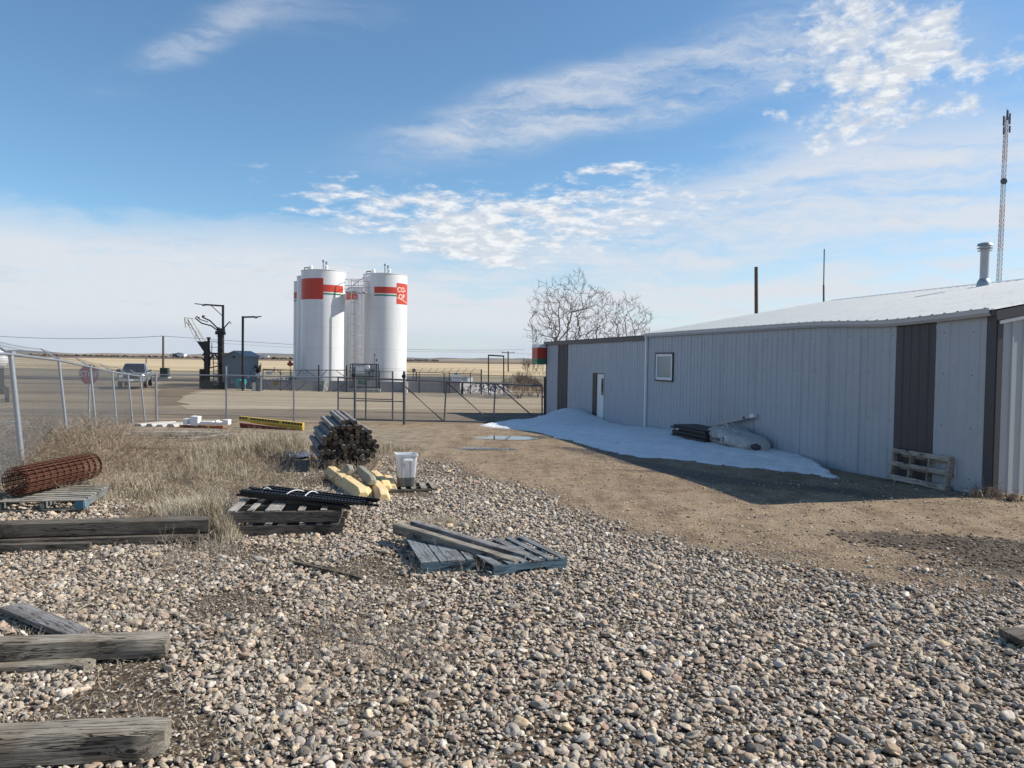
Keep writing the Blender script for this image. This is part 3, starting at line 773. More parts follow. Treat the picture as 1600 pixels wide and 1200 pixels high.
mb.build('rake_flashing', M_WHITE, b1)
mb = MB()
mb.box((-.02, (win[0] + win[1]) / 2, wz1 - .02), (.07, win[1] - win[0], .05)); mb.box((-.02, (win[0] + win[1]) / 2, wz0 + .02), (.07, win[1] - win[0], .05))
mb.box((-.02, win[0] + .02, (wz0 + wz1) / 2), (.07, .05, wz1 - wz0 - .09)); mb.box((-.02, win[1] - .02, (wz0 + wz1) / 2), (.07, .05, wz1 - wz0 - .09))
wd_o = mb.build('window', M_DARK, b1)
mb = MB(); w0, w1, h0, h1 = win[0] + .05, win[1] - .05, wz0 + .05, wz1 - .05; fw = .085
mb.box((-.025, (w0 + w1) / 2, h1 - fw / 2), (.05, w1 - w0, fw)); mb.box((-.025, (w0 + w1) / 2, h0 + fw / 2), (.05, w1 - w0, fw))
mb.box((-.025, w0 + fw / 2, (h0 + h1) / 2), (.05, fw, h1 - h0 - 2 * fw)); mb.box((-.025, w1 - fw / 2, (h0 + h1) / 2), (.05, fw, h1 - h0 - 2 * fw))
mb.build('frame', M_WHITE, wd_o, bevel=.006)
mb = MB(); mb.box((.0, (w0 + w1) / 2, (h0 + h1) / 2), (.02, w1 - w0 - 2 * fw, h1 - h0 - 2 * fw)); mb.build('pane', simple('frosted_pane', (.30, .36, .36), .12, 0, .05, 1, spec=.9), wd_o)
# roof vent pipe
def local(p): return Matrix.Rotation(-ANG, 3, 'Z') @ (Vector(p) - Vector((WX0, WY0, 0)))
vx, vy = 7.2, 8.4
tp = P(1537, 452, 22.5); lp = local(tp); vx, vy = min(lp.x, 7.3), lp.y; print('vent', lp)
vz = rz(vx) + .05
mb = MB(); mb.smooth = True
vr = .115
mb.lathe((vx, vy, 0), [(vr + .09, vz - .08), (vr + .07, vz + .12), (vr + .02, vz + .22), (vr, vz + .24), (vr, vz + 1.02), (vr + .005, vz + 1.03), (vr + .075, vz + 1.04), (vr + .075, vz + 1.06), (vr + .01, vz + 1.07), (vr + .01, vz + 1.11),
                       (vr + .09, vz + 1.11), (vr + .09, vz + 1.14), (vr + .02, vz + 1.15), (vr + .02, vz + 1.19), (vr + .10, vz + 1.20), (vr + .07, vz + 1.26), (.04, vz + 1.30), (0.001, vz + 1.30)], 24)
mb.build('roof_vent', M_GALV, b1, smooth=True)
# ------------------------------------------------------------------ low annex behind it
b2 = thing('office_building', 'low flat topped grey metal annex with charcoal cap, narrow dark stripe and recessed white door', 'building', (WX0, WY0, 0), ANG)
CAP = 3.40
d0, d1 = wall_s(943.5, 640)[0], wall_s(925.5, 640)[0]; dz1 = wall_s(935, 583)[1]; print('door', d0, d1, dz1)
q0, q1 = wall_s(887)[0], wall_s(871)[0]
mb = MB()
for (a_, b_) in ((SL + .002, d0), (d1, q0), (q1, TL - .1)):
    r_ = ribbed(a_, b_, lambda y: -.5, lambda y: CAP - .1); mb.add(r_.v, r_.f)
r_ = ribbed(d0, d1, lambda y: dz1, lambda y: CAP - .1); mb.add(r_.v, r_.f)
mb.build('wall', M_WALL2, b2)
ribbed(q0 + .001, q1 - .001, lambda y: -.5, lambda y: CAP - .1, -.004, .20, .05, .022).build('dark_stripe', M_DARK, b2)
mb = MB(); mb.box((-.012, TL - .05, 1.4), (.03, .12, 3.8)); mb.build('corner_trim', M_DARK, b2)
mb = MB(); mb.prism([(0, TL, -.5), (12, TL, -.5), (12, TL, CAP - .1), (0, TL, CAP - .1)], (0, .04, 0)); mb.prism([(12, SL + .05, -.5), (12, TL, -.5), (12, TL, CAP - .1), (12, SL + .05, CAP - .1)], (.04, 0, 0)); mb.build('rear_wall', M_WALL2, b2)
mb = MB(); mb.box((6, (SL + TL) / 2 + .1, CAP - .14), (12, TL - SL - .1, .06)); mb.build('roof', M_ROOF, b2)
mb = MB(); mb.box((-.03, (SL + TL) / 2 + .16, CAP - .06), (.08, TL - SL + .3, .17)); mb.box((-.08, (SL + TL) / 2 + .16, CAP + .035), (.05, TL - SL + .3, .03)); mb.build('cap_flashing', M_DARK, b2)
mb = MB(); mb.box((.10, d1 - .01, (dz1 - .5) / 2), (.22, .02, dz1 + .5)); mb.box((.10, d0 + .01, (dz1 - .5) / 2), (.22, .02, dz1 + .5)); mb.box((.10, (d0 + d1) / 2, dz1 - .01), (.22, d1 - d0 - .04, .02)); mb.box((.012, d1 - .22, (dz1 - .5) / 2), (.03, .42, dz1 + .45)); mb.build('door_frame', M_BLACK, b2)
mb = MB(); mb.box((.06, (d0 + d1) / 2, (dz1 - .42) / 2), (.045, d1 - d0 - .05, dz1 + .36)); dr = mb.build('door', M_WHITE, b2)
mb = MB(); mb.box((.03, (d0 + .30), 1.38), (.012, .22, .72)); mb.build('pane', M_GLASSD, dr)
mb = MB(); mb.tube([(.0, d1 - .40, .85), (.0, d1 - .52, .85)], .014); mb.tube([(.0, d1 - .40, .85), (.05, d1 - .40, .85)], .018); mb.build('handle', M_GALV, dr)
# banded canopy on the street side
cy = TL + .55; cn = thing('canopy', 'white, red and green banded canopy edge sticking out at the far end of the annex', 'canopy', (WX0, WY0, 0), ANG)
for nm, z0, z1, mm in (('white_band', 3.14, 3.32, M_WHITE), ('red_band', 2.56, 3.138, M_RED), ('green_band', 2.27, 2.558, M_GREEN)):
    mb = MB(); mb.box((5.75, cy, (z0 + z1) / 2), (12.5, 1.0, z1 - z0)); mb.build(nm, mm, cn)

# ------------------------------------------------------------------ snow bank along the wall
SN_OUT = [(748, 665), (790, 655), (828, 650), (850, 645), (872, 640), (900, 654), (925, 662), (960, 670), (1010, 676), (1060, 684), (1110, 697), (1150, 708), (1190, 718), (1240, 733), (1290, 742), (1325, 747),
          (1318, 750), (1276, 744), (1220, 739), (1160, 732), (1080, 721), (1000, 715), (960, 709), (932, 700), (918, 697), (890, 688), (865, 684), (840, 676), (800, 671), (765, 668)]
def inside(p, poly):
    c_ = False; j = len(poly) - 1
    for i in range(len(poly)):
        if (poly[i][1] > p[1]) != (poly[j][1] > p[1]) and p[0] < (poly[j][0] - poly[i][0]) * (p[1] - poly[i][1]) / (poly[j][1] - poly[i][1]) + poly[i][0]: c_ = not c_
        j = i
    return c_
def edge_d(p, poly, skip=None):
    best = 1e9
    for i in range(len(poly)):
        if skip and i in skip: continue
        a_, b_ = poly[i], poly[(i + 1) % len(poly)]
        dx, dy = b_[0] - a_[0], b_[1] - a_[1]; L2 = dx * dx + dy * dy
        t_ = max(0, min(1, ((p[0] - a_[0]) * dx + (p[1] - a_[1]) * dy) / L2)) if L2 else 0
        best = min(best, math.hypot(p[0] - a_[0] - t_ * dx, p[1] - a_[1] - t_ * dy))
    return best
front = [G(*q) for q in SN_OUT[16:] + SN_OUT[:1]]
wall_pts = []
for s_ in (wall_s(1245, 736)[0], 6.5, 9, 12, 16, 20, 24, 26.8): wall_pts.append((WX0 + ldir.x * s_ + .02, WY0 + ldir.y * s_))
poly = [(q.x, q.y) for q in front] + [(front[-1].x + .6, front[-1].y + 2.2), (1.2, 34.6), (1.3, 38.6)] + wall_pts[::-1]
def snow_h(x, y):
    p = (x, y)
    if not inside(p, poly): return None
    nfr = len(front)
    d = edge_d(p, poly, skip=set(range(nfr + 3, len(poly))))
    d += .30 * mn.noise(Vector((x * .9, y * .9, 40))) + .18 * mn.noise(Vector((x * 3, y * 3, 41))) + .08 * mn.noise(Vector((x * 8, y * 8, 41))) - .04
    d -= .10 * sstep(22, 16, y)
    if d < 0: return None
    h = .05 * sstep(0, .12, d) + .16 * sstep(0, 1.6, d)
    h += .42 * math.exp(-(((x - 2.6) / 1.5) ** 2 + ((y - 34.8) / 3.0) ** 2)) * sstep(0, .9, d)
    h -= 0
    h *= .45 + .55 * sstep(12.5, 20, y) 
    h += .016 * mn.noise(Vector((x * 7, y * 7, 21))) * sstep(0, .3, d) + .022 * mn.noise(Vector((x * 2.5, y * 2.5, 1))) * sstep(0, .4, d) + .03 * mn.noise(Vector((x * .9, y * .9, 11))) * sstep(0, .5, d)
    return h
bm = bmesh.new(); gx = np.arange(-2.2, 9.0, .075); gy = np.arange(13.6, 40.4, .085); vt = {}
hh_ = {}
for i, x in enumerate(gx):
    for j, y in enumerate(gy):
        hv = snow_h(x, y)
        if hv is not None: hh_[(i, j)] = hv
def vtx(i, j):
    if (i, j) not in vt:
        x, y = gx[i], gy[j]; h = hh_.get((i, j)); vt[(i, j)] = bm.verts.new((x, y, terrain(x, y) + (h if h is not None else -.03)))
    return vt[(i, j)]
for i in range(len(gx) - 1):
    for j in range(len(gy) - 1):
        cc = [(i, j), (i + 1, j), (i + 1, j + 1), (i, j + 1)]
        if sum(c_ in hh_ for c_ in cc) >= 1: bm.faces.new([vtx(*c_) for c_ in cc])
sme = bpy.data.meshes.new('snow'); bm.to_mesh(sme); bm.free(); sme.polygons.foreach_set('use_smooth', [True] * len(sme.polygons))
mt, t, b, pos, obj = new_mat('snow_material')
n = t.noise(pos, 4, 5, .65); n2 = t.noise(pos, 30, 3, .6); sp_ = t.noise(pos, 60, 2, .6)
c = t.ramp(n, [(.3, (.82, .82, .82)), (.6, (.93, .93, .93))])
c = t.mix(t.math('MULTIPLY', t.smooth(sp_, .62, .70), .7), c, (.15, .12, .09))
c = t.mix(t.math('MULTIPLY', t.smooth(t.noise(pos, 1.1, 6, .75), .54, .74), .45), c, (.36, .33, .29))
t.put(b.inputs['Base Color'], c); b.inputs['Roughness'].default_value = .7; b.inputs['Subsurface Weight'].default_value = 0
t.put(b.inputs['Normal'], t.bump(t.math('MULTIPLY_ADD', n2, .6, n), .8, .10)); M_SNOW = mt
sme.materials.append(mt)
snow = bpy.data.objects.new('snow', sme); C.objects.link(snow); snow['kind'] = 'stuff'; tag(snow, 'bank of old blue shaded snow lying along the foot of the grey metal wall', 'snow')
def ssurf(x, y):
    h = snow_h(x, y); return terrain(x, y) + (h if h else 0)

# puddles
mt, t, b, pos, obj = new_mat('meltwater')
b.inputs['Base Color'].default_value = (.10, .095, .09, 1); b.inputs['Roughness'].default_value = .04; b.inputs['Specular IOR Level'].default_value = .6; M_WATER = mt
def puddle(px, py, a, b_, seed):
    c_ = G(px, py); o_ = []
    for k in range(36):
        an = 2 * math.pi * k / 36; r_ = 1 + .45 * mn.noise(Vector((math.cos(an) * 1.3, math.sin(an) * 1.3, seed)))
        o_.append((c_.x + a * r_ * math.cos(an), c_.y + b_ * r_ * math.sin(an), 0))
    bm = bmesh.new(); z = terrain(c_.x, c_.y) + .018
    f = bm.faces.new([bm.verts.new((x, y, z)) for x, y, _ in o_]); bmesh.ops.triangulate(bm, faces=[f])
    me_ = bpy.data.meshes.new('water'); bm.to_mesh(me_); bm.free(); me_.materials.append(M_WATER)
    ob = bpy.data.objects.new('water', me_); C.objects.link(ob); ob['kind'] = 'structure'
puddle(795, 685, 1.0, .62, 1); puddle(758, 702, .80, .26, 2); 
def ice(px, py, a, b_, seed):
    c_ = G(px, py); o_ = []
    for k in range(40):
        an = 2 * math.pi * k / 40; r_ = 1 + .6 * mn.noise(Vector((math.cos(an) * 1.6, math.sin(an) * 1.6, seed)))
        o_.append((c_.x + a * r_ * math.cos(an), c_.y + b_ * r_ * math.sin(an), 0))
    ob = sheet('water', o_, M_ICE, .02, 1.0); return ob
M_ICE = simple('ice_sheet', (.50, .55, .60), .35, 0, .15, 2)
ice(95, 668, 1.9, .30, 5); ice(20, 660, 1.6, .22, 6); ice(170, 676, .9, .2, 7)

# ------------------------------------------------------------------ things leaning on the wall
M_PAL = wood('old_pallet_wood', (.50, .43, .34), (.26, .21, .16), 0)
M_PALX = wood('old_pallet_wood_cross', (.50, .45, .38), (.27, .23, .18), 1)
lp0, lp1 = wall_s(1492, 762)[0], wall_s(1401, 752)[0]; print('lean pallet', lp0, lp1)
Lp = lp1 - lp0
pal = thing('pallet', 'grey wooden pallet stood on edge against the charcoal stripe of the shed', 'pallet', tuple(Vector((WX0, WY0, 0)) + ldir * lp0 - gdir * .16), ANG)
tilt = Matrix.Rotation(R(8), 3, 'Y')
gz = terrain(pal.location.x, pal.location.y) - .01
def tp_(x, y, z): return tilt @ Vector((x, y, z)) + Vector((-.0, 0, gz))
Hp = .66
def tbox(mb, x, y, z, sx, sy, sz): mb.box(tp_(x, y, z), (sx, sy, sz), tilt)
for z in (.05, .34, Hp - .05):
    mb = MB(); tbox(mb, -.062, Lp / 2, z + .01 * math.sin(z * 9), .018, Lp, .095 if z > .1 else .11); mb.build('face_board', M_PALX, pal, bevel=.003)
for i in range(4):
    y = .03 + i * (Lp - .06) / 3; mb = MB(); tbox(mb, -.003, y, Hp / 2, .10, .042, Hp - .01); mb.build('stringer', M_PAL, pal, bevel=.003)
for z in (.06, .30, .55):
    mb = MB(); tbox(mb, .062, Lp * .45, z, .016, Lp * .9, .09); mb.build('back_board', M_PAL, pal, bevel=.003)

def on_wall(px, py, off):
    """point on a plane 'off' metres in front of the long wall"""
    d = ray(px, py); W0 = Vector((WX0, WY0, 0)) - gdir * off
    return EYE + d * ((W0 - EYE).dot(-gdir) / d.dot(-gdir))
# dark stack of panels half in the snow
M_PANEL = simple('black_panel', (.018, .017, .020), .55, 0, .3, 4)
sp0 = on_wall(1062, 689, 1.0); base = Vector((sp0.x, sp0.y, ssurf(sp0.x, sp0.y) - .02))
stk = thing('panel_stack', 'stack of black plastic panels lying on the snow beside the white bag', 'panels', tuple(base), ANG + math.pi / 2)
for k in range(6):
    mb = MB(); mb.box((-.90 + .05 * math.sin(k * 2), -.22 + .04 * math.cos(k * 3), .05 + k * .056), (2.1, .80, .05), Matrix.Rotation(R(1.5 * math.sin(k * 1.7)), 3, 'Z'))
    mb.build('panel', M_PANEL, stk, bevel=.006)
mb = MB(); mb.box((-.25, .218, .235), (.16, .006, .035)); mb.build('tag', M_WHITE, stk)
# downspout leaning / lying piece
a_ = on_wall(1085, 672, .45); e_ = on_wall(1176, 650, .10)
ds = thing('loose_downspout', 'loose white downspout leaning across the black panels against the wall', 'downspout', (a_.x, a_.y, a_.z), 0)
mb = MB(); mb.bar(a_, e_, .13, .10); mb.build('pipe', simple('pale_duct', (.42, .42, .41), .5, .1, .06, 4), ds, world=True, bevel=.01)
v_ = (e_ - a_).normalized(); mb = MB(); mb.bar(e_ - v_ * .05, e_ + v_ * .10, .15, .12); mb.build('elbow', M_WHITE, ds, world=True, bevel=.02)
mb = MB(); mb.bar(e_ - v_ * .32 + Vector((-.05, -.02, .0)), e_ - v_ * .26 + Vector((-.05, -.02, .0)), .08, .06); mb.build('bracket', M_DARK, ds, world=True)
# white bulk bag
bp = on_wall(1155, 706, .62)
bag = thing('bulk_bag', 'crumpled white woven bulk bag slumped on the snow with faded black lettering', 'bag', (bp.x, bp.y, terrain(bp.x, bp.y) + .17), ANG + math.pi / 2)
mb = MB(); vs = []; nU, nV = 56, 28
# lies along local x (+x = away from the camera along the wall); local +y points away from the wall
for i in range(nU + 1):
    u = i / nU
    x = 1.15 - 2.25 * u
    hgt = .27 + .26 * math.exp(-((u - .22) / .22) ** 2) + .13 * math.exp(-((u - .62) / .2) ** 2)
    hgt *= (sstep(-.02, .10, u) * sstep(1.03, .80, u)) ** .6 + .02
    dep = (.50 - .12 * u) * (sstep(-.04, .08, u) * sstep(1.05, .85, u) + .05)
    for j in range(nV):
        a1 = 2 * math.pi * j / nV; cx, sx_ = math.cos(a1), math.sin(a1)
        yy_ = dep * math.copysign(abs(cx) ** .75, cx); zz = hgt * .5 + hgt * .5 * math.copysign(abs(sx_) ** .7, sx_)
        q = Vector((x * 3.2, yy_ * 3.2, zz * 3.2)); cr = .05 * mn.noise(q) - .035 * max(0, 1 - abs(u - .70 - .05 * math.sin(a1)) / .03) + .03 * abs(mn.noise(q * 2.3)) - .02 * abs(mn.noise(Vector((x * 9, yy_ * 2, zz * 2))))
        vs.append((x + cr, yy_ + cr * math.copysign(1, cx) - .05, max(-.02, zz + cr * 1.1)))
mb.add(vs, [(i * nV + j, i * nV + (j + 1) % nV, (i + 1) * nV + (j + 1) % nV, (i + 1) * nV + j) for i in range(nU) for j in range(nV)] + [tuple(range(nV)), tuple(nU * nV + j for j in range(nV))])
mt, t, b, pos, obj = new_mat('woven_poly')
n = t.noise(obj, 3, 5, .6); t.put(b.inputs['Base Color'], t.ramp(n, [(.35, (.47, .45, .41)), (.6, (.66, .64, .60))])); b.inputs['Roughness'].default_value = .6
t.put(b.inputs['Normal'], t.bump(t.math('MULTIPLY_ADD', t.noise(obj, 60, 2, .5), .15, t.noise(obj, 5, 5, .7, 1.0)), 1.0, .12)); M_BAG = mt
bag_o = mb.build('bag_body', M_BAG, bag, smooth=True)
mb = MB(); mb.smooth = True; mb.tube([(-.98, .26, .14), (-1.04, .16, .13), (-1.10, .05, .10)], [.05, .10, .06], 10); mb.build('torn_opening', M_DARK, bag, smooth=True)
mb = MB(); mb.smooth = True
for yy_ in (-.1, .12):
    mb.tube([(.62, yy_, .46), (.56, yy_ + .03, .60), (.44, yy_ + .05, .62), (.36, yy_, .48)], .022, 6)
mb.build('lifting_loop', M_BAG, bag, smooth=True)
mb = MB(); mb.smooth = True; mb.lathe((0, 0, 0), [(.001, .52), (.10, .57), (.17, .54), (.19, .49), (.20, .42)], 14)
mb.v = [(x * 1.2 + .62, y * .8 - .02, z + .02 * mn.noise(Vector((x * 9, y * 9, z)))) for x, y, z in mb.v]; mb.build('spout', M_BAG, bag, smooth=True)
def text_obj(s, size, mat, name, parent, place, ext=.001, bold=0.0, xs=1.0):
    cu = bpy.data.curves.new('t', 'FONT'); cu.body = s; cu.size = size; cu.extrude = ext; cu.align_x = 'CENTER'; cu.align_y = 'CENTER'; cu.offset = bold; cu.resolution_u = 3
    ob = bpy.data.objects.new('t', cu); C.objects.link(ob); dg = bpy.context.evaluated_depsgraph_get(); dg.update()
    me_ = bpy.data.meshes.new_from_object(ob.evaluated_get(dg)); bpy.data.objects.remove(ob); bpy.data.curves.remove(cu)
    for v in me_.vertices: v.co = Vector(place(v.co.x * xs, v.co.y, v.co.z))
    me_.materials.clear(); me_.materials.append(mat); me_.name = name
    o = bpy.data.objects.new(name, me_); C.objects.link(o)
    if parent: o.parent = parent
    return o
M_INK = simple('faded_ink', (.05, .05, .07), .7)
dgr = bpy.context.evaluated_depsgraph_get(); bvh_me = bag_o.data
from mathutils.bvhtree import BVHTree
bv = BVHTree.FromPolygons([v.co for v in bvh_me.vertices], [p.vertices for p in bvh_me.polygons])
def on_bag(x, y, z):
    hit = bv.ray_cast(Vector((.40 - x, 3, .20 + y)), Vector((0, -1, 0)))[0]
    return (.40 - x, (hit.y if hit else .4) + .006 + z, .20 + y)
text_obj('Super 2', .17, M_INK, 'lettering', bag, on_bag, bold=.003, xs=1.25)
# ------------------------------------------------------------------ fuel tanks
FARZ = terrain(200, 60)
mt, t, b, pos, obj = new_mat('tank_paint')
sz_ = t.node('ShaderNodeSeparateXYZ'); t.put(sz_.inputs[0], obj)
n = t.noise(t.mapping(obj, (2.5, 2.5, .25)), 1.0, 5, .6); c = t.ramp(n, [(.3, (.62, .635, .65)), (.6, (.70, .71, .715))])
seam = t.math('ABSOLUTE', t.math('SUBTRACT', t.math('FRACT', t.math('DIVIDE', sz_.outputs[2], 1.83)), .5))
c = t.mix(t.math('MULTIPLY', t.smooth(seam, .488, .497), .5), c, (.40, .40, .41))
c = t.mix(t.math('MULTIPLY', t.smooth(t.noise(t.mapping(obj, (4, 4, .12)), 1.0, 5, .7), .54, .70), .35), c, (.46, .45, .42))
c = t.mix(t.math('MULTIPLY', t.smooth(sz_.outputs[2], 2.2, .6), .25), c, (.42, .38, .32))
t.put(b.inputs['Base Color'], c); b.inputs['Roughness'].default_value = .32; M_TANK = mt
def tank(label, px, Y, rpx, toppx, bands, extra=True):
    r = rpx * Y / F; c_ = P(px, 560, Y); cx, cy_ = c_.x, Y
    ztop = P(px, toppx, Y).z
    tk = thing('storage_tank', label, 'storage tank', (cx, cy_, FARZ), 0, 'tall white fuel tanks inside the concrete wall')
    H = ztop - FARZ; mb = MB(); mb.smooth = True
    mb.lathe((0, 0, 0), [(r, 0), (r, H - .02), (r + .03, H - .02), (r + .03, H + .03), (r, H + .03), (r * .5, H + .14), (.001, H + .22)], 72)
    mb.build('shell', M_TANK, tk, smooth=True)
    view = math.atan2(-cy_, -cx)                        # direction from the tank to the yard
    def patch(nm, dx0, dx1, y0, y1, mat, off=.008):
        """painted patch given by its edges in the photograph: turned into angles and heights"""
        a0 = view + math.asin(max(-.995, min(.995, dx0 / rpx))); a1 = view + math.asin(max(-.995, min(.995, dx1 / rpx)))
        Yf = cy_ - r; z1 = P(px, y0, Yf).z - FARZ; z0 = P(px, y1, Yf).z - FARZ
        mb = MB(); mb.smooth = True; mb.lathe((0, 0, 0), [(r + off, z0), (r + off, z1)], 24, a0, a1)
        o = mb.build(nm, mat, tk, smooth=True); return a0, a1, z0, z1
    for bnd in bands: patch(*bnd)
    if extra:
        for (ax, ay, hh2) in ((-.45, -.5, .35), (.3, -.75, .3)):
            mb = MB(); mb.smooth = True; mb.lathe((ax * r, ay * r, H), [(.14, 0), (.14, hh2), (.18, hh2), (.10, hh2 + .10), (.001, hh2 + .12)], 12); mb.build('roof_fitting', M_WHITE, tk, smooth=True)
        mb = MB()
        for k, (ux, uh) in enumerate(((0, .95), (.28, .80))): mb.tube([(ux - .05, 0, H + .05), (ux - .05, 0, H + uh)], .05, 6); mb.box((ux - .05, 0, H + uh), (.16, .16, .22))
        mb.build('vent_pipes', M_GALV, tk)
        mb = MB(); mb.tube([(-r * .8, -r * .3, H + .02), (-r * .8, -r * .3, H + .28), (-r * .6, -r * .3, H + .30), (-r * .62, -r * .3, H + .1)], .05, 6); mb.build('vent_pipe', M_BLACK, tk)
    return tk, r, H, view, cx, cy_
t1 = tank('big white tank nearest the shed with stairs, square red panel left of its stripe', 505, 68, 34, 425, [('red_panel', -33.6, -.5, 434.5, 467.5, M_RED), ('stripe', -.4, 29, 444.5, 455.5, M_RED), ('green_line', -.4, 29, 457.5, 459.8, M_GREEN)])
t2 = tank('rightmost big white tank with the red panel at the right end of its stripe', 601, 70, 34, 430.5, [('red_panel', 17, 33.7, 441, 474, M_RED), ('stripe', -16.5, 16.9, 448, 458, M_RED), ('green_line', -16.5, 16.9, 460, 462.2, M_GREEN)])
tank('white tank just left behind the big left one, only its left edge showing', 496, 73.6, 31.6, 434, [], False)
tank('leftmost white tank edge with a sliver of red stripe, behind the others', 489, 78.6, 29.5, 442, [('stripe', -29.3, -15, 456, 466, M_RED), ('green_line', -29.3, -15, 468, 470, M_GREEN)], False)
tank('white tank behind the gap between the two front tanks, crossed by the ladder', 569, 80, 29, 452, [('red_panel', -28.6, -10, 455, 468, M_RED)], False)
tk, r2_, H2, view2, _, _ = t2
a0 = view2 + math.asin(22 / 34)
def on_tank(x, y, z):
    a = view2 + .50 + .33 + x / r2_; return ((r2_ + .014 + z) * math.cos(a), (r2_ + .014 + z) * math.sin(a), P(601, 457, 68).z - FARZ + y)
M_LOGO = simple('faded_white', (.72, .50, .42), .5)
text_obj('CO-\nOP', .62, M_LOGO, 'lettering', tk, on_tank, bold=.02)
mb = MB(); k = 14; vs = []
for i in range(k + 1):
    u = -.62 + 1.5 * i / k; z = -.42 - .42 * (i / k)
    for dz in (0, .07): vs.append(on_tank(u, z + dz, .002))
mb.add(vs, [(2 * i, 2 * i + 2, 2 * i + 3, 2 * i + 1) for i in range(k)]); mb.build('swoosh', M_LOGO, tk)

# ladder with cage and platform between the tanks
YL = 66.6
lad = thing('caged_ladder', 'tall galvanised caged ladder rising to a railed platform between the white tanks', 'ladder', tuple(P(557, 600, YL).xy) + (FARZ,))
def L2(px, py, dy=0): return P(px, py, YL + dy)
M_LAD = simple('ladder_steel', (.42, .41, .42), .5, .3, .15, 8)
mb = MB()
for px in (554.5, 560.5): mb.tube([L2(px, 600), L2(px, 462)], .035, 6)
for k in range(48): y = 597 - k * 2.8; mb.tube([L2(554.5, y), L2(560.5, y)], .016, 5)
mb.build('ladder', M_LAD, lad, world=True)
cc = L2(557.5, 500); rc = .46
mb = MB()
for k in range(9):
    z = L2(557, 575).z + k * (L2(557, 440).z - L2(557, 575).z) / 8
    mb.tube([(cc.x + rc * math.cos(a), YL - .25 + rc * math.sin(a), z) for a in [math.pi + math.pi * j / 10 for j in range(11)]], .028, 5)
for j in range(0, 11, 2):
    a = math.pi + math.pi * j / 10; mb.tube([(cc.x + rc * math.cos(a), YL - .25 + rc * math.sin(a), L2(557, 575).z), (cc.x + rc * math.cos(a), YL - .25 + rc * math.sin(a), L2(557, 437).z)], .02, 5)
mb.build('cage', M_LAD, lad, world=True)
mb = MB(); pz = L2(557, 456).z
mb.box((L2(554, 456).x, YL + .9, pz), (1.75, 1.7, .06)); mb.build('platform', M_LAD, lad, world=True)
mb = MB()
for x in (-.85, -.3, .3, .85):
    for yy_ in (.1, 1.7): mb.tube([(L2(554, 456).x + x, YL + yy_, pz), (L2(554, 456).x + x, YL + yy_, pz + 1.1)], .028, 5)
for h_ in (.55, 1.1):
    for yy_ in (.1, 1.7): mb.tube([(L2(554, 456).x - .85, YL + yy_, pz + h_), (L2(554, 456).x + .85, YL + yy_, pz + h_)], .026, 5)
    mb.tube([(L2(554, 456).x - .85, YL + .1, pz + h_), (L2(554, 456).x - .85, YL + 1.7, pz + h_)], .026, 5)
mb.tube([(L2(554, 456).x - .8, YL + .2, pz + .1), (L2(554, 456).x + .85, YL + .2, pz + 1.35), (L2(572, 456).x, YL + 1.5, pz + 1.6)], .035, 5)
mb.build('railing', M_LAD, lad, world=True)

# containment wall
cw = thing('containment_wall', 'low grey concrete wall running round the foot of the white tanks', 'wall', (-15, 66, FARZ))
xa, xb = P(409, 600, 65.5).x, P(719, 600, 65.5).x; wz = P(600, 596, 65.5).z
mb = MB(); mb.box(((xa + xb) / 2, 65.6, (FARZ + wz) / 2 - .1), (xb - xa, .25, wz - FARZ + .2)); mb.build('front_wall', M_CONC, cw, world=True, bevel=.02)
for x in (xa + .12, xb - .12):
    mb = MB(); mb.box((x, 76, (FARZ + wz) / 2 - .1), (.25, 20.5, wz - FARZ + .2)); mb.build('side_wall', M_CONC, cw, world=True)
mb = MB(); mb.box(((xa + xb) / 2, 86.3, (FARZ + wz) / 2 - .1), (xb - xa, .25, wz - FARZ + .2)); mb.build('rear_wall', M_CONC, cw, world=True)
for px in (509, 634):
    q = P(px, 612, 65.2); mb = MB(); mb.prism([(q.x - .16, 65.46, FARZ - .1), (q.x - .16, 64.7, FARZ - .1), (q.x - .16, 65.46, wz)], (.32, 0, 0)); mb.build('buttress', M_CONCL, cw, world=True)

# metering cabinet in front
YC = 64.6
mc = thing('metering_cabinet', 'open steel metering skid with pipes, gauge and white panel below the ladder', 'pump cabinet', tuple(P(567, 612, YC).xy) + (FARZ,))
x0, x1 = P(547, 600, YC).x, P(588, 600, YC).x; zt, zb = P(567, 569, YC).z, FARZ
mb = MB()
for x in (x0, x1):
    for y in (YC, YC + .9): mb.box((x, y, (zt + zb) / 2), (.07, .07, zt - zb))
for z in (zt, zb + .45, zb + 1.35):
    for y in (YC, YC + .9): mb.box(((x0 + x1) / 2, y, z), (x1 - x0 - .08, .06, .07))
mb.build('frame', M_BLACK, mc, world=True)
mb = MB(); mb.box(((x0 + x1) / 2, YC + .80, (zt + zb) / 2 + .2), (x1 - x0 - .1, .05, zt - zb - .5)); mb.build('back_panel', M_GALV, mc, world=True)
mb = MB(); q = P(562.5, 578, YC); mb.box((q.x, YC + .1, q.z), (.68, .10, .58)); mb.build('white_panel', M_WHITE, mc, world=True)
mb = MB(); mb.smooth = True; q = P(573.5, 574, YC)
mb.tube([(q.x, YC + .25, q.z), (q.x, YC + .02, q.z)], .19, 20); mb.build('gauge', M_WHITE, mc, world=True, smooth=True)
for nm, ps, r_ in (('pipe', [(549, 585), (556, 588), (565, 590), (584, 589)], .07), ('pipe', [(575, 583), (580, 579), (586, 578)], .05), ('pipe', [(551, 606), (551, 580), (555, 576)], .09), ('pipe', [(577, 595), (577, 581)], .06), ('pipe', [(583, 606), (583, 572)], .04)):
    mb = MB(); mb.smooth = True; mb.tube([P(a_, b_, YC + .3) for a_, b_ in ps], r_, 8); mb.build(nm, M_GALVD, mc, world=True, smooth=True)
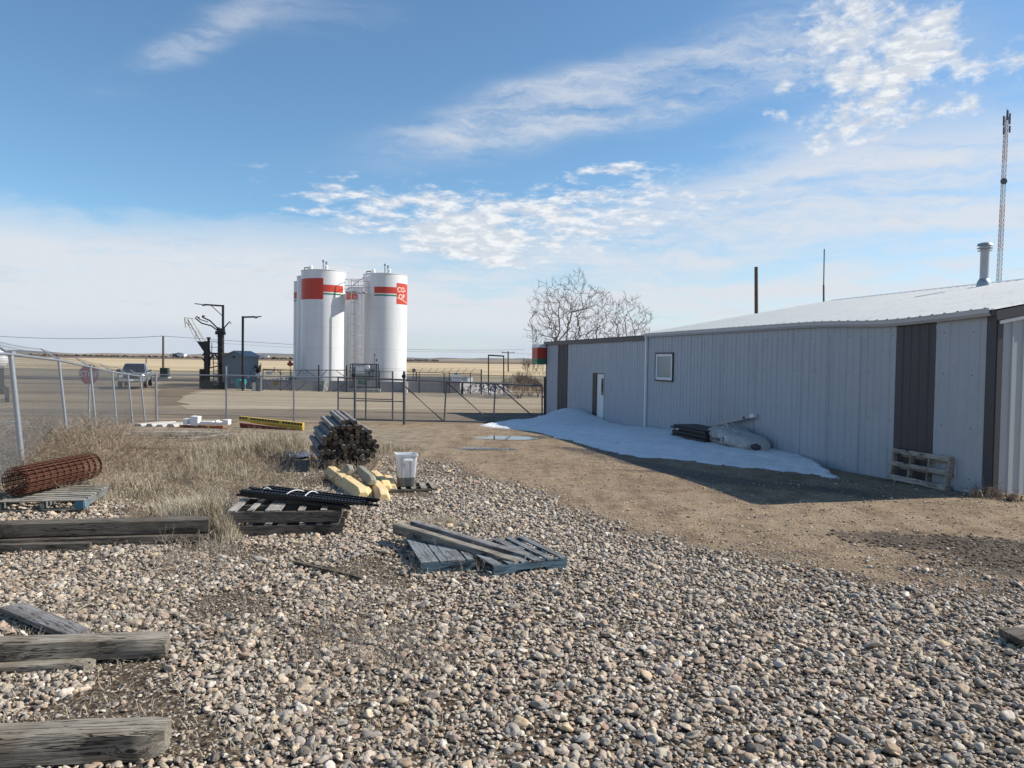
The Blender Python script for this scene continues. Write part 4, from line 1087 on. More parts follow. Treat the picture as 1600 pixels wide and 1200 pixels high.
mb = MB(); mb.smooth = True; q = P(564, 597, YC); mb.tube([(q.x - .3, YC + .3, q.z), (q.x + .35, YC + .3, q.z - .1)], .17, 14); mb.build('pump_motor', simple('pump_green', (.06, .16, .11), .5), mc, world=True, smooth=True)
mb = MB(); mb.box(((x0 + x1) / 2, YC + .45, zb + .13), (x1 - x0 + .5, 1.2, .30)); mb.build('plinth', M_CONC, mc, world=True, bevel=.02)
mb = MB(); q = P(585.5, 569, YC); mb.tube([q, q + Vector((0, 0, .78))], .02, 5); mb.box(q + Vector((0, 0, .80)), (.10, .10, .12)); mb.box(q + Vector((.16, 0, .33)), (.09, .1, .2)); mb.build('antenna', M_BLACK, mc, world=True)

# ------------------------------------------------------------------ lamp posts
def lamp(label, px, pytop, pxarm, pyarm, Y, brace):
    bz = FARZ; p0 = P(px, 600, Y); pt = P(px, pytop, Y); pa = P(pxarm, pyarm, Y)
    lp = thing('lamp_post', label, 'lamp post', (p0.x, Y, bz), 0, 'black yard lamp posts')
    mb = MB(); mb.box((pt.x, Y, (pt.z + bz) / 2), (.16, .16, pt.z - bz)); mb.build('pole', M_BLACK, lp, world=True, bevel=.02)
    sgn = 1 if pa.x > pt.x else -1; m_ = pt.lerp(pa, .66)
    mb = MB(); mb.bar(pt + Vector((sgn * -.04, 0, -.08)), m_ + Vector((0, 0, -.04)), .11, .13)
    if brace: mb.bar(pt + Vector((0, 0, -.95)), pt.lerp(pa, .42) + Vector((0, 0, -.1)), .05, .05)
    mb.build('arm', M_BLACK, lp, world=True)
    mb = MB(); mb.bar(m_ + Vector((0, 0, -.06)), pa + Vector((0, 0, .0)), .30, .07); mb.box(m_ + Vector((sgn * .08, 0, -.08)), (.2, .22, .14)); mb.build('lamp_head', simple('lamp_grey', (.12, .12, .13), .5), lp, world=True)
lamp('taller black square lamp post with braced arm pointing left over the loading rack', 348.5, 476.5, 305, 474.5, 63.5, True)
lamp('shorter black lamp post in front of the blue shed with arm pointing right', 379.5, 494, 408, 494.5, 62.0, False)

# shed
YS = 66
M_SHED = simple('blue_grey_siding', (.20, .25, .28), .6, 0, .08, 1)
x0, x1 = P(350, 560, YS).x, P(386.5, 560, YS).x; ze, zp = P(386, 557, YS).z, P(366, 549.5, YS).z
sh = thing('utility_shed', 'small blue grey gable roofed utility shed behind the black lamp post', 'shed', ((x0 + x1) / 2, YS, FARZ))
xm = (x0 + x1) / 2 - .12; xk = x1 - .38
mb = MB(); mb.prism([(x0, YS, FARZ), (xk, YS, FARZ), (xk, YS, ze), (xm, YS, zp), (x0, YS, ze)], (0.35, 3, 0)); mb.build('walls', M_SHED, sh, world=True)
mb = MB()
for a_, s_ in ((x0 - .12, 1), (xk + .12, -1)):
    zz = ze - .03
    mb.prism([(a_, YS - .12, zz), (xm, YS - .12, zp + .02), (xm, YS - .12, zp + .10), (a_, YS - .12, zz + .08)], (.38, 3.24, 0))
mb.build('roof', simple('shed_roof', (.24, .29, .32), .5, .1), sh, world=True)
mb = MB(); q = P(365.5, 557.7, YS); mb.box((q.x, YS - .02, q.z), (.24, .03, .13)); mb.build('vent', M_BLACK, sh, world=True)
mb = MB(); mb.box((xm + .05, YS - .012, FARZ + 1.0), (.85, .02, 1.95)); mb.build('door', M_SHED, sh, world=True, bevel=.01)

# ------------------------------------------------------------------ loading rack
YR = 63
lr = thing('loading_rack', 'black steel truck loading rack with stairs, column and raised loading arms', 'loading rack', tuple(P(334, 605, YR).xy) + (FARZ,))
def Q(px, py, dy=0): return P(px, py, YR + dy)
mb = MB()
for px, py0, dy in ((324, 533, 0), (322, 533, 1.2)): mb.bar(Q(px, 608, dy), Q(px, py0, dy), .26, .26)
mb.bar(Q(326, 608), Q(326, 528), .16, .16); mb.box(Q(326, 528), (.24, .24, .12)); mb.build('post', M_BLACK, lr, world=True)
mb = MB(); mb.bar(Q(344.8, 608, .2), Q(344.8, 517, .2), .36, .36)
for k in range(7): mb.box(Q(344.8, 525 + k * 11, .0), (.44, .42, .07))
mb.build('column', M_BLACK, lr, world=True)
mb = MB(); a_, b_ = Q(324, 552), Q(344, 552); mb.box(((a_.x + b_.x) / 2, YR + .6, a_.z), (b_.x - a_.x + .2, 1.5, .12)); mb.build('platform', M_BLACK, lr, world=True)
mb = MB()
for py in (533.5, 542.5): mb.tube([Q(326, py), Q(344, py)], .022, 5); mb.tube([Q(326, py, 1.3), Q(344, py, 1.3)], .022, 5)
mb.tube([Q(331, 552), Q(331, 536)], .03, 5); mb.build_each('handrail', M_GALVD, lr, world=True)
mb = MB()
for px in (333, 341.5): mb.bar(Q(px, 552, .4), Q(px + (1 if px < 337 else 0), 606, -1.2), .06, .18)
mb.build('stair_stringer', M_BLACK, lr, world=True)
for k in range(9):
    f = k / 9; mb = MB(); a_ = Q(337.4, 556 + 5.6 * k, .4 - 1.6 * f); mb.box(a_, (.44, .26, .05)); mb.build('step', M_GALVD, lr, world=True)
mb = MB()
for (a_, b_) in (((326, 566), (333, 553)), ((344, 566), (336, 553)), ((318, 551), (326, 570)), ((316, 560), (324, 570)), ((316, 555), (330, 551)), ((326, 575), (345, 571)), ((326, 588), (345, 588)), ((326, 600), (345, 600))): mb.bar(Q(*a_), Q(*b_), .09, .09)
mb.build_each('brace', M_BLACK, lr, world=True)
mb = MB(); mb.prism([Q(307, 533, .4), Q(322, 534, .4), Q(326, 552, .4), Q(320, 552, .4)], (0, .5, 0)); mb.prism([Q(318, 560, .2), Q(326, 560, .2), Q(326, 572, .2)], (0, .4, 0)); mb.build('gangway', M_BLACK, lr, world=True)
mb = MB(); M_ARM = simple('arm_cream', (.42, .40, .30), .5, .1)
for a_, b_, dy in (((307, 532), (288, 496), 0), ((313, 533), (293, 498), .3), ((318, 533), (299, 497), .6), ((321, 533), (302, 503), .9)): mb.tube([Q(*a_, dy), Q(*b_, dy)], .035, 6)
for a_, b_, dy in (((288, 496), (302, 498), .2), ((289, 504), (300, 508), .2), ((288, 496), (290, 512), 0), ((293, 498), (296, 512), .3), ((306, 530), (306, 518), .2), ((296, 510), (306, 518), .4)): mb.tube([Q(*a_, dy), Q(*b_, dy)], .03, 6)
mb.build('folding_cage', M_ARM, lr, world=True)
for ps, r_, dy in (([(343, 518), (338, 515), (330, 509), (315, 505), (305, 497), (307, 494.5), (312, 497)], .055, 0), ([(345, 518), (341, 514), (328, 501), (316, 495.5), (316, 493.5), (320, 494)], .06, .3),
                 ([(325, 503), (312, 499), (307, 494)], .04, .2), ([(346, 517), (353, 509), (359, 502.5), (361, 506)], .05, .2)):
    mb = MB(); mb.smooth = True; mb.tube([Q(a_, b_, dy) for a_, b_ in ps], r_, 7); mb.build('loading_arm', M_BLACK if r_ > .045 else M_GALVD, lr, world=True, smooth=True)
mb = MB()
for a_, s_ in (((343, 517), .34), ((348, 516), .3), ((339.5, 520), .26), ((350, 521), .22), ((341, 513.5), .2)): mb.box(Q(*a_, .1), (s_, s_, s_ * 1.1))
mb.build('swivel_joint', M_BLACK, lr, world=True)
mb = MB()
for px, py, wdt, hgt in ((314, 582, .26, 2.1), (331, 598, .5, .9), (338, 600, .4, .8), (345, 600, .6, .9), (321, 590, .3, 1.8)): q = Q(px, py); mb.box((q.x, YR + .2, FARZ + hgt / 2 * .85), (wdt, .4, hgt * .85))
mb.build_each('meter_box', M_BLACK, lr, world=True)
# pump stand with teal parts
ps = thing('pump_stand', 'cluster of pipes with teal painted pumps on low legs beside the loading rack', 'pump', tuple(P(377, 609, 62.8).xy) + (FARZ,))
M_TEAL = simple('teal_paint', (.03, .26, .25), .5)
def Q3(px, py, dy=0): return P(px, py, 62.6 + dy)
for (px, py, sx, sz) in ((373, 594.5, .42, .2), (373, 600, .34, .5), (381.5, 597, .26, .45)):
    mb = MB(); q = Q3(px, py); mb.box(q, (sx, .4, sz)); mb.build('pump_body', M_TEAL, ps, world=True, bevel=.04)
mb = MB()
for px in (374, 383, 371): mb.tube([Q3(px, 600), Q3(px, 611)], .03, 6)
mb.build_each('leg', simple('pale_leg', (.35, .42, .40), .6), ps, world=True)
mb = MB(); mb.smooth = True
for pp in ([(384, 598), (391, 598), (392, 605)], [(358, 600), (368, 600)], [(360, 606), (362, 592), (352, 588)], [(388, 604), (396, 592)]): mb.tube([Q3(*q_, .2) for q_ in pp], .06, 7)
mb.build_each('pipe', M_GALVD, ps, world=True, smooth=True)
# dispenser with hoses (the dark upright unit by the gate)
dp = thing('dispenser', 'dark upright hose reel dispenser with bent pipe beside the tank gate', 'dispenser', tuple(P(405, 612, 62.2).xy) + (FARZ,))
def Q4(px, py, dy=0): return P(px, py, 62.2 + dy)
mb = MB(); q0_, q1_ = Q4(401, 612), Q4(408.5, 587); mb.box(((q0_.x + q1_.x) / 2, 62.2, (FARZ + q1_.z) / 2), (q1_.x - q0_.x, .5, q1_.z - FARZ)); mb.build('cabinet', simple('dispenser_grey', (.10, .11, .13), .5), dp, world=True, bevel=.03)
mb = MB(); mb.smooth = True; mb.tube([Q4(391, 583), Q4(394, 578), Q4(399, 573)], .03, 6); mb.tube([Q4(407.5, 587), Q4(407.3, 567)], .04, 6); mb.tube([Q4(391, 583), Q4(391, 590)], .025, 6); mb.build_each('pipe', M_GALVD, dp, world=True, smooth=True)
mb = MB()
for px, py, s_ in ((400, 573, .26), (404, 577, .36), (403, 580.5, .3), (406.5, 572, .14)): mb.box(Q4(px, py), (s_, .3, s_ * .8), Matrix.Rotation(.4 * px, 3, 'Y'))
mb.build_each('valve', M_BLACK, dp, world=True)
mb = MB(); mb.box(Q4(404, 584), (.4, .3, .28)); mb.box(Q4(388, 589.5), (.14, .14, .14)); mb.box(Q4(405, 589), (.14, .6, .14)); mb.build_each('housing', M_GALV, dp, world=True, bevel=.03)
mb = MB(); q = Q4(398.5, 605); mb.box((q.x, 62.0, FARZ + .38), (.24, .2, .8)); mb.box((q.x, 62.0, FARZ + .04), (.5, .4, .08)); mb.build('bollard', M_CONCL, dp, world=True)
mb = MB(); q = Q4(395.3, 605); mb.tube([(q.x, 62.1, FARZ), (q.x, 62.1, FARZ + 1.0)], .06, 8); mb.build('post', M_BLACK, dp, world=True)

# ------------------------------------------------------------------ chain link helper
def mesh_wires(mb, a, b, ha, hb, cell=.085, r=.0030):
    """diamond mesh between two ground points; ha, hb = (bottom, top) offsets"""
    a = Vector(a); b = Vector(b); d = b - a; L = Vector((d.x, d.y, 0)).length
    H = (ha[1] - ha[0] + hb[1] - hb[0]) / 2; n = int(L / cell)
    def pt(u, h):  # u along 0..L, h up 0..H
        t_ = u / L; lo_ = a.z + ha[0] + (b.z + hb[0] - a.z - ha[0]) * t_; hi_ = a.z + ha[1] + (b.z + hb[1] - a.z - ha[1]) * t_
        return Vector((a.x + d.x * t_, a.y + d.y * t_, lo_ + (hi_ - lo_) * h / H))
    sl = .95                                           # run per unit rise
    k = -int(H * sl / cell) - 1
    while k <= n:
        for sgn in (1, -1):
            u0 = k * cell if sgn > 0 else k * cell + H * sl; u1 = u0 + sgn * H * sl; h0, h1 = 0.0, H
            # clip to 0..L
            def clipu(ua, h_a, ub, h_b):
                if ua < 0: h_a += (h_b - h_a) * (0 - ua) / (ub - ua); ua = 0
                elif ua > L: h_a += (h_b - h_a) * (L - ua) / (ub - ua); ua = L
                return ua, h_a
            if (u0 < 0 and u1 < 0) or (u0 > L and u1 > L): continue
            ua, h_a = clipu(u0, h0, u1, h1); ub, h_b = clipu(u1, h1, u0, h0)
            if abs(ua - ub) > .02: mb.tube([pt(ua, h_a), pt(ub, h_b)], r, 3, False)
        k += 1
# compound fence round the tanks (front run and right return)
YF = 64.0
cf = thing('chain_link_fence', 'dark chain link fence with slanted barbed wire arms in front of the tank wall', 'fence', tuple(P(650, 615, YF).xy) + (FARZ,))
px_posts = [438, 498, 541.5, 593, 655, 694, 702, 735, 752]
for px in px_posts:
    tpy = {498: 570, 541.5: 571, 752: 577}.get(px, 579 if px < 600 else 582); mb = MB(); mb.tube([P(px, 617, YF), P(px, tpy, YF)], .055 if px in (498, 541.5, 752) else .035, 7); mb.build('post', M_BLACK if px > 495 else M_GALVD, cf, world=True)
mb = MB(); mb.tube([P(409, 578.5, YF), P(541.5, 578.5, YF)], .035, 6); mb.tube([P(541.5, 580, YF), P(615, 581, YF)], .025, 6); mb.tube([P(636, 581, YF), P(752, 584.5, YF)], .035, 6); mb.build('top_rail', M_GALVD, cf, world=True)
mb = MB()
for a_, b_ in (((462, 590), (471, 579)), ((478, 579), (496, 590)), ((500, 590), (511, 579)), ((525, 579), (541, 590)), ((462, 612), (478, 598)), ((498, 600), (512, 612)), ((520, 612), (541, 598))): mb.tube([P(*a_, YF), P(*b_, YF)], .03, 6)
mb.build_each('brace', M_GALVD, cf, world=True)
mb = MB()
for px in (655, 668.5, 679, 690.5, 701, 713, 724, 736): mb.tube([P(px, 582.5, YF), P(px + 5.5, 575.5, YF + .35)], .02, 5)
mb.build_each('barb_arm', M_BLACK, cf, world=True)
mb = MB()
for k in range(3):
    f = .3 + .33 * k; mb.tube([P(636 + 5 * f, 581 - 6.5 * f, YF + .3 * f), P(735 + 6 * f, 583.5 - 7 * f, YF + .3 * f), P(752, 584 - 7 * f, YF)], .012, 4)
for py in (574, 576.5): mb.tube([P(541, py, YF), P(655, py + 3, YF)], .008, 4)
mb.build('barbed_wire', M_WIRE, cf, world=True)
mb = MB(); mesh_wires(mb, P(438, 615.5, YF), P(615, 616.5, YF), (0, 1.9), (0, 1.85), .14, .0045); mesh_wires(mb, P(634, 616.5, YF), P(752, 618, YF), (0, 1.75), (0, 1.8), .14, .005); mb.build('wire_mesh', M_WIRE, cf, world=True, fixn=False)
# gate of that compound
cg = thing('tank_gate', 'double framed gate with crossed braces and a small warning sign left of the tanks', 'gate', tuple(P(432, 615, YF).xy) + (FARZ,))
mb = MB()
for a_, b_ in (((411, 577), (411, 613)), ((455, 578), (455, 614)), ((411, 577), (455, 578.5)), ((411, 595), (455, 595.5)), ((411, 612), (455, 613))): mb.tube([P(*a_, YF), P(*b_, YF)], .04, 6)
mb.build('frame', M_GALVD, cg, world=True)
mb = MB()
for a_, b_ in (((414, 598), (426, 611)), ((436, 612), (454, 597)), ((429, 573), (429, 583)), ((420, 585), (429, 578)), ((432, 578), (441, 585))): mb.tube([P(*a_, YF), P(*b_, YF)], .03, 6)
mb.build_each('brace', M_GALVD, cg, world=True)
mb = MB(); mb.box(P(420, 582.5, YF - .06), (.46, .02, .26)); mb.build('sign_plate', simple('grey_sign', (.45, .46, .50), .5), cg, world=True)
mb = MB()
for k in range(6): q = P(417.5 + 6.4 * k, 592.6, YF - .05); mb.box(q, (.13, .03, .11))
mb.build_each('reflector', M_WHITE, cg, world=True)
mb = MB(); mb.smooth = True; q = P(431, 599, 65.44); mb.tube([q, q + Vector((0, -.03, 0))], .22, 16); mb.build('warning_diamond', simple('rusty_orange', (.30, .17, .05), .6), cg, world=True, smooth=True)

# signs on the wall
sg = thing('notice_sign', 'wide white notice board with a bold black line of text on the tank fence', 'sign', tuple(P(713.5, 591, YF - .1)))
mb = MB(); c_ = P(713.5, 590.5, YF - .1); mb.box(c_, (.80, .03, .60)); mb.build('board', M_WHITE, sg, world=True)
Mi = simple('sign_ink', (.03, .03, .04), .6)
rt = ROOT[sg.name].inverted()
def sgn_place(dx, dz): return lambda x, y, z: rt @ Vector((c_.x + dx + x, c_.y - .018 - z, c_.z + dz + y))
text_obj('NO SMOKING', .145, Mi, 'lettering', sg, sgn_place(0, -.02), bold=.004, xs=.75)
mb = MB(); mb.box((c_.x, c_.y - .018, c_.z - .18), (.55, .006, .03)); mb.build('text_line', Mi, sg, world=True)
mb = MB(); mb.box((c_.x - .06, c_.y, c_.z + .325), (.22, .04, .05)); mb.build('bracket', M_BLACK, sg, world=True)
s2_ = thing('notice_sign', 'smaller square grey white notice board right of the wide one', 'sign', tuple(P(727, 592, YF - .1)))
mb = MB(); mb.box(P(727, 592, YF - .1), (.40, .03, .42)); mb.build('board', simple('sign_grey', (.55, .55, .56), .5), s2_, world=True)
mb = MB(); q = P(727, 591.5, YF - .12); mb.box((q.x, q.y, q.z + .05), (.2, .006, .12)); mb.box((q.x, q.y, q.z - .1), (.26, .006, .025)); mb.build('faded_print', simple('pale_ink', (.38, .38, .39), .6), s2_, world=True)
bo = thing('bollard', 'short black steel bollard standing before the two notice boards', 'bollard', tuple(P(722, 614, 63).xy) + (FARZ,))
mb = MB(); mb.tube([P(722, 616, 63), P(722.5, 598, 63)], .09, 10); mb.build('post', M_BLACK, bo, world=True)
# round black object on the far fence and red signs
rs = thing('stop_sign', 'tiny far red stop sign on a thin post left of the tanks', 'sign', tuple(P(453.5, 600, 88).xy) + (FARZ,))
mb = MB(); mb.tube([P(453.5, 600, 88), P(453.5, 565, 88)], .04, 5); mb.build('post', M_BLACK, rs, world=True)
mb = MB(); q = P(453.5, 569, 87.9); mb.prism([(q.x + .38 * math.cos(a), q.y, q.z + .24 * math.sin(a)) for a in [math.pi / 8 + math.pi / 4 * k for k in range(8)]], (0, .03, 0)); mb.box(P(453, 565, 87.9), (.3, .03, .2)); mb.build('plate', simple('far_red', (.30, .06, .04), .6), rs, world=True)
mr = thing('convex_mirror', 'small round dark disc on a short post right of the tanks', 'mirror', tuple(P(646.5, 592, 72).xy) + (FARZ,))
mb = MB(); mb.tube([P(645.5, 612, 72), P(645.8, 580, 72)], .04, 6); mb.tube([P(650.5, 612, 72), P(650.5, 582, 72)], .07, 6); mb.build('post', M_BLACK, mr, world=True)
mb = MB(); mb.smooth = True; q = P(646.8, 578.5, 72); mb.tube([q, q + Vector((0, -.08, 0))], .17, 16); mb.build('disc', simple('dark_disc', (.10, .07, .08), .3), mr, world=True, smooth=True)

# goal post frame
gf = thing('gantry', 'tall narrow black steel goal post frame standing on concrete blocks by the rubble heap', 'gantry', tuple(P(775, 618, 61).xy) + (FARZ,))
for px, pb in ((763.3, 612), (787, 616)):
    mb = MB(); mb.bar(P(px, pb + 2, 61), P(px, 554.5 if px < 770 else 556, 61), .09, .09); mb.build('upright', M_BLACK, gf, world=True)
    mb = MB(); q = P(px + 1.5, 616, 61); mb.box((q.x, 61, FARZ + .12), (.24, .3, .36)); mb.build('footing', M_CONCL, gf, world=True, bevel=.02)
mb = MB(); mb.bar(P(763, 555, 61), P(787.3, 556.5, 61), .09, .11); mb.build('crossbar', M_BLACK, gf, world=True)

# rubble and snow heap beside the compound
mb = MB()
mt, t, b, pos, obj = new_mat('rubble_snow')
n = t.noise(pos, 3.2, 5, .75); t.put(b.inputs['Base Color'], t.ramp(n, [(.40, (.14, .12, .10)), (.50, (.36, .34, .32)), (.60, (.55, .56, .57))])); b.inputs['Roughness'].default_value = .9
t.put(b.inputs['Normal'], t.bump(n, 1, .2))
def heap(name, px0, px1, py, Y, h, dep, mat, seed):
    a_, b_ = P(px0, py, Y).x, P(px1, py, Y).x; mb = MB(); nx_, ny_ = 60, 16; vs = []
    for i in range(nx_ + 1):
        for j in range(ny_ + 1):
            u, v = i / nx_, j / ny_; x = a_ + (b_ - a_) * u; y = Y - dep / 2 + dep * v
            e = min(1, math.sin(math.pi * u) * 2.2) * math.sin(math.pi * v)
            vs.append((x, y, FARZ - .05 + e * h * (.65 + .6 * mn.noise(Vector((x * 1.1, y * 1.1, seed))) + .35 * mn.noise(Vector((x * 4, y * 4, seed))))))
    mb.add(vs, [(i * (ny_ + 1) + j, (i + 1) * (ny_ + 1) + j, (i + 1) * (ny_ + 1) + j + 1, i * (ny_ + 1) + j + 1) for i in range(nx_) for j in range(ny_)])
    o = mb.build(name, mat, smooth=False); o['kind'] = 'stuff'; return o
tag(heap('rubble', 706, 796, 612, 66.5, .85, 2.6, mt, 4), 'pile of broken rock and melting snow beside the tank compound', 'rubble')
M_BRUSH = banded('brush_bank', [(.38, (.14, .10, .07)), (.5, (.25, .18, .12)), (.62, (.34, .26, .18))], (.3, .8, 1), 1.5)
heap('terrain', 786, 900, 605, 76, .95, 7, M_BRUSH, 8)['kind'] = 'structure'
wl = thing('white_pipe', 'long white pipe sloping over the rubble heap', 'pipe', tuple(P(790, 608, 65)))
mb = MB(); mb.smooth = True; mb.tube([P(780, 602, 65), P(800, 613.5, 65)], .11, 10); mb.build('pipe_body', M_WHITE, wl, world=True, smooth=True)
# ------------------------------------------------------------------ yard fence (left side, leaning outwards)
M_POST = simple('post_galv', (.30, .32, .35), .45, .5, .12, 10)
FY = [8.6, 13.2, 18.4, 22.3, 26.9, 30.0, 31.6, 31.8]
TOPS = [(-95, 548), (17, 553.5), (92, 563), (141, 573.5), (175.5, 581), (200, 585), (219, 588), (243.5, 586)]
BOTS = [(-60, 800), (36, 735), (106, 692), (151, 680), (183, 670), (207.5, 664.5), (227, 662), (245, 660)]
T_ = [P(a, b_, y) for (a, b_), y in zip(TOPS, FY)]; B_ = [P(a, b_, y) for (a, b_), y in zip(BOTS, FY)]
lf = thing('chain_link_fence', 'leaning galvanised chain link fence with barbed wire arms along the left side', 'fence', tuple(B_[2].xy) + (terrain(B_[2].x, B_[2].y),))
for k in range(1, 8):
    d_ = (T_[k] - B_[k]).normalized(); mb = MB(); mb.smooth = True; mb.tube([B_[k] - d_ * .15, T_[k] + d_ * .03], .045 if k in (1, 7) else .034, 10); mb.build('post', M_POST, lf, world=True, smooth=True)
mb = MB(); mb.smooth = True; mb.tube(T_, .026, 8); mb.build('top_rail', M_POST, lf, world=True, smooth=True)
out_ = Vector((-.40, -.05, .27)); tips = []
for k in range(0, 8):
    o_ = out_ * (1 if k != 7 else .8); tips.append(T_[k] + o_)
    if k == 0: continue
    mb = MB(); mb.bar(T_[k] + Vector((0, 0, .0)), T_[k] + o_, .05, .022); mb.box(T_[k] + Vector((0, 0, .02)), (.10, .10, .06)); mb.build('barb_arm', M_GALV, lf, world=True)
for j, f in enumerate((.33, .64, .95)):
    mb = MB(); pts_ = []
    for k in range(7):
        a_, b_ = T_[k].lerp(tips[k], f), T_[k + 1].lerp(tips[k + 1], f)
        for i in range(8): q = a_.lerp(b_, i / 8); pts_.append(q + Vector((0, 0, -.03 * math.sin(math.pi * i / 8) + .012 * mn.noise(Vector((i, k, j))))))
    mb.tube(pts_, .0045, 4)
    for i in range(0, len(pts_) - 1):
        for f2 in (0, .33, .66):
            q = pts_[i].lerp(pts_[i + 1], f2); mb.tube([q + Vector((-.02, 0, -.025)), q + Vector((.02, 0, .025))], .003, 3)
    mb.build('barbed_wire', M_WIRE, lf, world=True)
mb = MB()
for k in range(0, 7):
    a_, b_ = B_[k], B_[k + 1]; h0_, h1_ = (T_[k] - a_), (T_[k + 1] - b_)
    # slanted panel: build flat then shear to the lean of the posts
    tmp = MB(); mesh_wires(tmp, a_, b_, (.03, h0_.z), (.03, h1_.z), .070, .0018)
    Lx = (Vector((b_.x, b_.y, 0)) - Vector((a_.x, a_.y, 0))); L2_ = Lx.length_squared
    nv = []
    for v in tmp.v:
        v = Vector(v); u = max(0, min(1, (Vector((v.x - a_.x, v.y - a_.y, 0))).dot(Lx) / L2_)); h_ = v.z - (a_.z + (b_.z - a_.z) * u)
        hh2 = h0_.lerp(h1_, u); nv.append(v + Vector((hh2.x, hh2.y, 0)) * (h_ / hh2.z))
    mb.add(nv, tmp.f)
mb.build('wire_mesh', M_WIRE, lf, world=True, fixn=False)

# front run of the fence, corner to the sliding gate
YG = 32.2
ff = thing('chain_link_fence', 'straight chain link fence run between the corner post and the sliding gate', 'fence', tuple(P(355, 660, YG).xy) + (terrain(-12, YG),))
for px, tpy, r_ in ((353.5, 572, .035), (459, 578, .032)):
    mb = MB(); mb.smooth = True; mb.tube([P(px, 662, YG), P(px, tpy, YG)], r_, 8); mb.build('post', M_POST, ff, world=True, smooth=True)
mb = MB(); mb.smooth = True; mb.tube([P(244, 585.5, YG), P(354, 586.3, YG), P(459, 588.8, YG), P(553, 589.5, YG)], .026, 8); mb.build('top_rail', M_POST, ff, world=True, smooth=True)
mb = MB(); mesh_wires(mb, P(245, 660, YG), P(553, 661.5, YG), (.02, 1.96), (.02, 1.90), .070, .0016); mb.build('wire_mesh', M_WIRE, ff, world=True, fixn=False)
mb = MB()
# gate posts and rollers
gp_ = thing('gate_post', 'pair of steel roller posts holding the long sliding gate', 'gate post', tuple(P(553, 663, YG - .1).xy) + (terrain(-6.6, YG),))
for px, tpy, bpy_, r_ in ((554.5, 574, 664, .05), (631.5, 580, 667, .055)):
    q = P(px, tpy, YG - .18); mb = MB(); mb.smooth = True; mb.tube([P(px, bpy_, YG - .18), q], r_, 10); mb.build('post', M_GALVD, gp_, world=True, smooth=True)
for px, py in ((553, 587), (631, 588), (554, 662), (631, 665)):
    mb = MB(); q = P(px, py, YG - .28); mb.smooth = True; mb.tube([q, q + Vector((0, -.06, 0))], .085, 14); mb.box(q + Vector((0, .08, 0)), (.12, .12, .14)); mb.build('roller', M_BLACK, gp_, world=True, smooth=True)
# sliding gate
def GY(px): return YG + .25 + (px - 528) / 320 * 1.1
def Pg(px, py): return P(px, py, GY(px))
gt = thing('sliding_gate', 'long chain link cantilever gate with diagonal braces across the yard entrance', 'gate', tuple(Pg(690, 659).xy) + (terrain(-3, 33),))
mb = MB(); mb.smooth = True
mb.tube([Pg(528, 589.5), Pg(640, 594), Pg(848, 602.5)], .038, 8); mb.build('top_rail', M_GALVD, gt, world=True, smooth=True)
mb = MB(); mb.smooth = True; mb.tube([Pg(528, 655), Pg(640, 657.3), Pg(770, 659.5), Pg(848, 661)], .038, 8); mb.build('bottom_rail', M_GALVD, gt, world=True, smooth=True)
for px, a_, b_ in ((528.3, 589.5, 655), (571.5, 591, 656), (613.5, 580, 657), (697, 596.5, 658.5), (774, 600, 660), (847, 602, 661)):
    mb = MB(); mb.smooth = True; mb.tube([Pg(px + (.6 if px > 690 and px < 700 else 0), a_), Pg(px - (3 if 690 < px < 800 else 0), b_)], .033, 8); mb.build('upright', M_GALVD, gt, world=True, smooth=True)
for a_, b_ in (((629, 600), (692, 657.5)), ((699, 598.5), (768, 659.5)), ((776, 600.5), (840, 657))):
    mb = MB(); mb.smooth = True; mb.tube([Pg(*a_), Pg(*b_)], .027, 7); mb.build('brace', M_GALVD, gt, world=True, smooth=True)
for a_, b_ in (((528, 622), (613, 624.5)), ((555, 626), (631, 627.5))):
    mb = MB(); mb.smooth = True; mb.tube([Pg(*a_), Pg(*b_)], .022, 7); mb.build('middle_rail', M_GALVD, gt, world=True, smooth=True)
mb = MB(); a_, b_ = Pg(528, 655), Pg(848, 661); mesh_wires(mb, a_, b_, (0, Pg(528, 589.5).z - a_.z), (0, Pg(848, 602.5).z - b_.z), .070, .0016); mb.build('wire_mesh', M_WIRE, gt, world=True, fixn=False)
lp_ = thing('latch_post', 'dark latch post where the sliding gate meets the annex corner', 'gate post', tuple(P(851.5, 655, 34).xy) + (terrain(1.4, 34),))
mb = MB(); mb.smooth = True; mb.tube([P(851, 662, 33.8), P(851.3, 589, 33.8)], .045, 8); mb.build('post', M_BLACK, lp_, world=True, smooth=True)
mb = MB(); mb.box(P(849.5, 620.5, 33.7), (.16, .1, .06)); mb.build('latch', M_GALVD, lp_, world=True)

# stop sign facing the yard
YS_ = 24.6
ss = thing('stop_sign', 'faded red octagonal stop sign on a pale post seen through the fence', 'sign', tuple(P(139, 690, YS_).xy) + (terrain(P(139, 690, YS_).x, YS_),))
mb = MB(); mb.bar(P(138.3, 694, YS_ + .03), P(139.8, 572, YS_ + .03), .055, .04); mb.build('post', simple('pale_post', (.50, .50, .48), .6), ss, world=True)
sc_ = P(139.3, 585, YS_)
def octo(r_, yo): return [(sc_.x + r_ * math.cos(a), sc_.y + yo, sc_.z + r_ * math.sin(a)) for a in [math.pi / 8 + math.pi / 4 * k for k in range(8)]]
M_SRED = simple('faded_sign_red', (.46, .055, .060), .5, 0, .10, 3)
mb = MB(); mb.prism(octo(.345, -.004), (0, .004, 0)); mb.build('border', simple('sign_white', (.50, .42, .42), .5), ss, world=True)
mb = MB(); mb.prism(octo(.325, -.008), (0, .003, 0)); mb.build('plate', M_SRED, ss, world=True)
ri = ROOT[ss.name].inverted()
